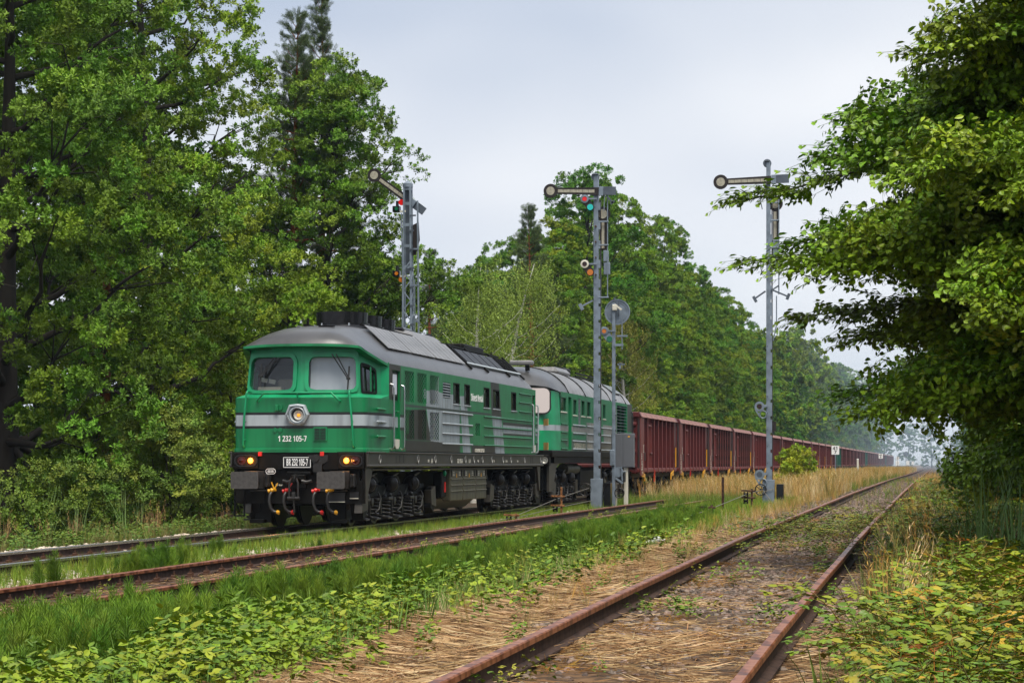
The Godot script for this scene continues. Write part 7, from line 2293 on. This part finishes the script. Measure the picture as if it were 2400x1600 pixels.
func scatter(xr: Array, sr: Array, dens: Callable, size: Array, tints: Array, tilt := 0.12, sink := 0.02, flat := false) -> Array:
	# returns [transforms, colours]; dens(x, s) in plants per square metre
	var xf := []; var cols := []
	var s: float = sr[0]
	while s < sr[1]:
		var ds := maxf(0.5, s * 0.02)
		var area: float = (xr[1] - xr[0]) * ds
		var dmax: float = dens.call((xr[0] + xr[1]) * 0.5, s, true)
		var n := int(area * dmax + rng.randf())
		for i in n:
			var x := rng.randf_range(xr[0], xr[1]); var q := s + rng.randf() * ds
			if rng.randf() * dmax > dens.call(x, q, false): continue
			if not seen(x, q): continue
			var y := (Vector3.UP + rand_dir() * tilt).normalized()
			var a := rng.randf() * TAU
			var fx := Vector3(cos(a), 0, sin(a))
			fx = (fx - y * fx.dot(y)).normalized()
			var sc := rng.randf_range(size[0], size[1])
			xf.append(Transform3D(Basis(fx * sc, y * sc * (1.0 if flat else rng.randf_range(0.85, 1.15)), fx.cross(y) * sc), Vector3(x, land(x, q) - sink, -q)))
			var t: Color = tints[rng.randi() % tints.size()]
			var v := rng.randf_range(0.8, 1.2)
			cols.append(Color(t.r * v * rng.randf_range(0.92, 1.08), t.g * v, t.b * v))
		s += ds
	return [xf, cols]

func cover(called: String, label: String, m: Mesh, mt: Material, layers: Array) -> void:
	var xf := []; var cols := []
	for l in layers:
		xf.append_array(l[0]); cols.append_array(l[1])
	if xf.is_empty(): return
	var o := many(self, called, m, mt, xf, cols)
	tag(o, label, "", "", "stuff")

func patch(x: float, s: float, f := 3.0, off := 0.0) -> float:
	return bumpy.get_noise_2d(x * f * 4.0 + off, s * f * 2.2 - off)

func on_rail(x: float) -> bool:
	for c in [TRAIN_X, TRACK2_X, TRACK3_X]:
		for d in [-0.7525, 0.7525]:
			if absf(x - c - d) < 0.05: return true
	return false

func build_plants() -> void:
	var fall := func(s: float, near: float, far: float, a: float, b: float) -> float: return lerpf(near, far, clampf((s - a) / (b - a), 0.0, 1.0))
	# ballast of the right track, pale ballast under the train
	var st := stone_mesh(5)
	var stones := scatter([-3.5, 0.0], [9.5, 130.0], func(x, s, top):
		var d: float = fall.call(s, 260.0, 24.0, 16.0, 70.0)
		if top: return d
		var k := clampf((s - 12.0) / 5.0 + patch(x, s, 2.0) * 2.0, 0.12, 1.0)
		return d * k, [0.02, 0.042], [Color(0.13, 0.095, 0.075), Color(0.19, 0.14, 0.115), Color(0.09, 0.07, 0.06), Color(0.24, 0.18, 0.15)], 0.9, 0.004)
	var shoulder := scatter([-4.3, -3.5], [26.0, 62.0], func(x, s, top): return fall.call(s, 190.0, 60.0, 26.0, 60.0), [0.02, 0.042], [Color(0.13, 0.095, 0.075), Color(0.19, 0.14, 0.115), Color(0.09, 0.07, 0.06)], 0.9, 0.004)
	cover("brown_ballast", "brown ballast stones of the right track", st, M.stone, [stones, shoulder])
	var pale := scatter([-14.6, -10.75], [24.0, 75.0], func(x, s, top): return fall.call(s, 130.0, 40.0, 26.0, 70.0), [0.03, 0.065], [Color(0.5, 0.42, 0.34), Color(0.62, 0.55, 0.47), Color(0.4, 0.32, 0.25)], 0.9, 0.004)
	var heap := scatter([-14.5, -13.45], [24.0, 46.0], func(x, s, top): return 150.0, [0.035, 0.075], [Color(0.5, 0.42, 0.34), Color(0.62, 0.55, 0.47), Color(0.4, 0.32, 0.25)], 0.9, -0.05)
	cover("pale_ballast", "pale ballast stones under the train", st, M.stone, [pale, heap])
	var mid := scatter([-10.0, -7.6], [14.0, 60.0], func(x, s, top): return fall.call(s, 90.0, 30.0, 16.0, 60.0), [0.02, 0.04], [Color(0.1, 0.06, 0.04), Color(0.14, 0.09, 0.06)], 0.9, 0.004)
	cover("rusty_ballast", "rust-brown ballast stones of the middle track", st, M.stone, [mid])
	# straw
	var straw_t := [Color(0.450, 0.288, 0.163), Color(0.350, 0.206, 0.106), Color(0.550, 0.388, 0.250), Color(0.250, 0.138, 0.069)]
	var sw := straw_mesh()
	cover("dry_straw", "dry cut straw lying between and beside the rails", sw, M.straw, [
		scatter([-3.4, -0.2], [9.5, 32.0], func(x, s, top):
			if top: return 150.0
			return 150.0 * clampf(1.1 - (s - 11.0) / 5.5 + patch(x, s, 2.0, 40.0) * 1.6, 0.05, 1.0), [0.7, 1.2], straw_t, 0.1, 0.0),
		scatter([-4.9, -3.0], [10.0, 45.0], func(x, s, top):
			if top: return 120.0
			return 120.0 * clampf(1.1 - (s - 26.0) / 12.0 + patch(x, s, 2.0, 9.0), 0.06, 1.0) * clampf((x + 4.9) / 0.5, 0.2, 1.0), [0.7, 1.3], straw_t, 0.12, 0.0),
		scatter([-10.2, -7.5], [15.0, 50.0], func(x, s, top): return 14.0, [0.7, 1.2], straw_t, 0.15, 0.0),
		scatter([-0.6, 2.5], [10.0, 40.0], func(x, s, top): return 12.0, [0.8, 1.4], straw_t, 0.3, -0.1)])
	cover("rusty_moss", "orange-brown moss and dead weeds along the inner sides of the right rails", sw, M.straw, [
		scatter([-2.45, -1.95], [10.0, 45.0], func(x, s, top): return 90.0 if top else 90.0 * clampf(patch(x, s, 3.0, 200.0) * 4.0, 0.0, 1.0), [0.3, 0.6], [Color(0.3, 0.13, 0.015), Color(0.22, 0.1, 0.02), Color(0.36, 0.2, 0.03)], 0.5, 0.0),
		scatter([-1.55, -1.02], [10.0, 45.0], func(x, s, top): return 70.0 if top else 70.0 * clampf(patch(x, s, 3.0, 260.0) * 4.0, 0.0, 1.0), [0.3, 0.6], [Color(0.3, 0.13, 0.015), Color(0.22, 0.1, 0.02), Color(0.36, 0.2, 0.03)], 0.5, 0.0)])
	# horsetail
	var ht := [Color(0.110, 0.209, 0.018), Color(0.135, 0.236, 0.020), Color(0.084, 0.181, 0.016), Color(0.160, 0.254, 0.022)]
	var hm := horsetail_mesh()
	cover("horsetail", "soft dark green horsetail between the middle and right tracks", hm, M.blade, [
		scatter([-7.75, -4.9], [13.0, 56.0], func(x, s, top):
			var d: float = fall.call(s, 26.0, 18.0, 16.0, 50.0)
			if top: return d
			var lo: float = fall.call(s, -7.6, -6.9, 15.0, 27.0); var hi: float = fall.call(s, -5.3, -4.9, 14.0, 34.0)
			var e := minf((x - lo) / 0.5, (hi - x) / 0.7)
			return d * clampf(e, 0.0, 1.0) * clampf(0.75 + patch(x, s, 2.2, 77.0) * 2.4 - clampf((s - 34.0) / 26.0, 0.0, 0.7), 0.0, 1.0), [0.7, 1.15], ht, 0.15),
		scatter([-11.4, -9.8], [19.0, 38.0], func(x, s, top):
			if top: return 12.0
			return 12.0 * clampf(patch(x, s, 4.0, 5.0) * 5.0 - 1.2 - clampf((s - 30.0) / 8.0, 0.0, 1.0), 0.0, 1.0), [0.7, 1.1], ht, 0.2)])
	# short green grass
	var gt := [Color(0.153, 0.264, 0.021), Color(0.194, 0.297, 0.025), Color(0.102, 0.209, 0.017), Color(0.245, 0.297, 0.035)]
	var gm := tuft_mesh(13, 0.3, 0.009, 0.1, 0.35)
	cover("green_grass", "bright green grass along the middle track and beside the train", gm, M.blade, [
		scatter([-11.85, -9.66], [20.0, 90.0], func(x, s, top):
			var d: float = fall.call(s, 62.0, 26.0, 26.0, 85.0)
			if top: return d
			return d * clampf(1.0 + patch(x, s, 1.6, 3.0) * 1.1, 0.3, 1.0) * (0.35 if x < -11.6 else 1.0), [0.5, 1.0], gt, 0.2),
		scatter([-13.6, -11.2], [20.0, 44.5], func(x, s, top):
			if top: return 46.0
			return 46.0 * clampf(0.75 + patch(x, s, 2.0, 44.0) * 1.4 - clampf((-12.0 - x) * 1.6, 0.0, 1.0), 0.0, 1.0), [0.4, 0.85], gt, 0.25),
		scatter([-7.9, -4.2], [30.0, 80.0], func(x, s, top):
			var d := 40.0
			if top: return d
			return d * clampf((s - 36.0) / 12.0, 0.12, 1.0) * clampf(0.9 + patch(x, s, 1.6, 13.0) * 1.4, 0.1, 1.0) * clampf((-4.3 - x + 0.3) / 0.6 , 0.0, 1.0), [0.7, 1.3], gt, 0.2),
		scatter([-9.2, -8.1], [15.0, 95.0], func(x, s, top): return 6.0 if top else 6.0 * clampf(patch(x, s, 4.0, 33.0) * 3.0 + 0.1, 0.0, 1.0), [0.3, 0.55], gt, 0.3),
		scatter([-6.8, -4.0], [10.5, 34.0], func(x, s, top): return 14.0, [0.8, 1.5], [Color(0.163, 0.264, 0.035), Color(0.133, 0.242, 0.042)], 0.3),
		scatter([-18.5, -14.4], [26.0, 62.0], func(x, s, top): return 20.0, [0.9, 1.7], [Color(0.092, 0.165, 0.021), Color(0.153, 0.187, 0.035), Color(0.22, 0.2, 0.07)], 0.25),
		scatter([-0.55, 2.6], [10.5, 60.0], func(x, s, top): return 18.0 if s > 16.0 else 10.0, [0.9, 2.0], [Color(0.122, 0.187, 0.025), Color(0.22, 0.21, 0.07), Color(0.102, 0.176, 0.021)], 0.3)])
	cover("meadow_grass", "green grass mixed into the dry grass beside the wagons", tuft_mesh(13, 0.5, 0.011, 0.12, 0.3), M.blade, [
		scatter([-11.0, -3.2], [76.0, 240.0], func(x, s, top):
			var d: float = fall.call(s, 16.0, 4.0, 80.0, 220.0)
			if top: return d
			return d * clampf(0.3 + patch(x, s, 1.1, 160.0) * 3.0, 0.0, 1.0), [0.8, 1.3], [Color(0.133, 0.209, 0.028), Color(0.173, 0.220, 0.035), Color(0.102, 0.176, 0.025)], 0.2),
		scatter([-3.3, -0.2], [48.0, 160.0], func(x, s, top): return 1.6, [0.3, 0.8], [Color(0.133, 0.209, 0.028), Color(0.3, 0.24, 0.08)], 0.3)])
	# tall dry grass
	var dt := [Color(0.5, 0.3, 0.08), Color(0.42, 0.23, 0.055), Color(0.56, 0.38, 0.16), Color(0.3, 0.24, 0.07), Color(0.62, 0.48, 0.27), Color(0.22, 0.22, 0.06)]
	var dm := tuft_mesh(10, 0.62, 0.01, 0.12, 0.3, 5)
	cover("dry_grass", "tall golden dry grass with seed heads beside the wagons", dm, M.straw, [
		scatter([-11.1, -3.3], [70.0, 420.0], func(x, s, top):
			var d: float = fall.call(s, 26.0, 5.0, 90.0, 300.0)
			if top: return d
			var start := 75.0 + clampf((-5.5 - x) / 4.0, 0.0, 1.0) * 8.0
			if x > -4.7: start = 70.0
			return d * clampf((s - start) / 6.0, 0.0, 1.0) * clampf(0.7 + patch(x, s, 1.2, 60.0) * 2.0, 0.1, 1.0), [0.5, 1.45], dt, 0.2),
		scatter([-4.3, -3.0], [34.0, 70.0], func(x, s, top): return 2.0, [0.35, 0.6], dt, 0.2),
		scatter([-4.6, -2.7], [16.0, 70.0], func(x, s, top): return 4.0, [0.25, 0.5], dt, 0.4),
		scatter([-0.5, 2.6], [14.0, 120.0], func(x, s, top): return 5.0 if top else 5.0 * clampf(0.6 + patch(x, s, 2.0, 1.0) * 2.0 + clampf((s - 45.0) / 30.0, 0.0, 1.0), 0.1, 1.0), [0.6, 1.1], dt, 0.35),
		scatter([-17.5, -14.4], [28.0, 60.0], func(x, s, top): return 0.7, [0.7, 1.2], [Color(0.34, 0.2, 0.08), Color(0.28, 0.17, 0.08)], 0.2)])
	# leafy herbs
	var he := herb_mesh(11, 0.052, 0.032, 0.27)
	var hy := [Color(0.187, 0.261, 0.016), Color(0.140, 0.227, 0.016), Color(0.234, 0.286, 0.022), Color(0.094, 0.176, 0.016)]
	cover("leafy_herbs", "yellow-green leafy herbs at the lower left and beside the right track", he, M.leaf, [
		scatter([-7.0, -3.3], [10.0, 34.0], func(x, s, top):
			var d: float = fall.call(s, 84.0, 42.0, 12.0, 30.0)
			if top: return d
			var hi: float = fall.call(s, -4.0, -4.7, 13.0, 22.0)
			var lo: float = fall.call(s, -5.6, -5.5, 12.0, 30.0)
			var e := minf((x - lo) / 0.4, (hi - x) / 0.5)
			var k := clampf(e + patch(x, s, 3.0, 21.0) * 1.1, 0.0, 1.0) * clampf(1.2 - (s - 16.0) / 16.0, 0.15, 1.0)
			return d * maxf(k, 0.09 if x > -4.6 else 0.0), [0.5, 1.4], hy, 0.3),
		scatter([-3.2, -0.6], [10.0, 44.0], func(x, s, top):
			if top: return 20.0
			if on_rail(x): return 0.0
			return 20.0 * clampf(patch(x, s, 4.0, 8.0) * 5.0 - 1.0 + (0.7 if absf(absf(x - TRACK3_X) - 0.66) < 0.12 else 0.0), 0.012, 1.0), [0.35, 0.8], [Color(0.143, 0.220, 0.021), Color(0.24, 0.24, 0.03), Color(0.102, 0.187, 0.021)], 0.3),
		scatter([-9.2, -8.1], [20.0, 90.0], func(x, s, top): return 7.0 if top else 7.0 * clampf(patch(x, s, 4.0, 18.0) * 6.0 - 1.1 + clampf((s - 50.0) / 30.0, 0.0, 0.8), 0.0, 1.0), [0.4, 0.8], [Color(0.204, 0.286, 0.021), Color(0.26, 0.25, 0.03)], 0.3),
		scatter([-18.5, -14.3], [27.0, 60.0], func(x, s, top): return 16.0 if x < -14.8 or top else 4.0, [0.8, 1.6], [Color(0.071, 0.143, 0.021), Color(0.092, 0.165, 0.025), Color(0.122, 0.187, 0.021)], 0.25)])
	# brambles
	var bm := bramble_mesh()
	var bt := [Color(0.110, 0.188, 0.015), Color(0.147, 0.218, 0.016), Color(0.202, 0.248, 0.018), Color(0.29, 0.25, 0.025), Color(0.092, 0.168, 0.018), Color(0.129, 0.208, 0.020)]
	cover("brambles", "bramble thicket with yellowing leaves growing over the right rail", bm, M.leaf_gloss, [
		scatter([-1.05, 2.9], [9.5, 80.0], func(x, s, top):
			var d: float = fall.call(s, 74.0, 22.0, 13.0, 60.0)
			if top: return d
			var edge: float = -0.08 + 0.45 * patch(x, s, 2.0, 90.0) - (0.4 if s > 12.8 and s < 14.4 else 0.0) - clampf((s - 24.0) / 10.0, 0.0, 1.0) * 0.25
			return d * clampf((x - edge) / 0.3, 0.0, 1.0), [0.7, 1.3], bt, 0.35, -0.02),
		scatter([-2.75, -0.7], [26.0, 44.0], func(x, s, top):
			var d := 26.0
			if top: return d
			return d * clampf(1.0 - absf(s - 34.5) / 8.5 + (x + 1.9) * 0.42 + patch(x, s, 3.0, 50.0) * 1.6, 0.0, 1.0) * clampf(patch(x, s, 2.0, 14.0) * 3.0 + 0.7, 0.0, 1.0), [0.5, 0.9], [Color(0.143, 0.187, 0.014), Color(0.22, 0.2, 0.02), Color(0.102, 0.165, 0.014)], 0.3),
		scatter([-0.1, 1.8], [10.0, 22.0], func(x, s, top): return 3.0, [0.6, 1.0], [Color(0.4, 0.14, 0.02), Color(0.36, 0.22, 0.02)], 0.4, -0.12)])
	# reeds
	var rm := tuft_mesh(22, 1.3, 0.026, 0.22, 0.45, 2)
	var rx := []; var rc := []
	for q in [[0.45, 22.4, 1.0], [0.75, 22.0, 0.95], [0.6, 23.0, 1.1], [1.0, 22.8, 1.1], [0.25, 23.4, 0.8], [0.9, 23.8, 1.0], [1.2, 22.3, 1.0]]:
		rx.append(Transform3D(Basis(Vector3.UP, q[0] * 9.0).scaled(Vector3.ONE * q[2]), ground_at(q[0], q[1]))); rc.append(Color(0.102, 0.176, 0.052))
	for q in [[-17.6, 42.0, 1.0], [-17.3, 43.0, 0.9], [-16.8, 44.5, 1.0], [-17.2, 46.5, 0.9], [-17.9, 40.0, 1.1], [-17.5, 50.5, 0.9]]:
		rx.append(Transform3D(Basis(Vector3.UP, q[1] * 3.0).scaled(Vector3.ONE * q[2]), ground_at(q[0], q[1]))); rc.append(Color(0.122, 0.198, 0.056))
	cover("reeds", "tall blue-green reeds at the right verge and under the left trees", rm, M.blade, [[rx, rc]])
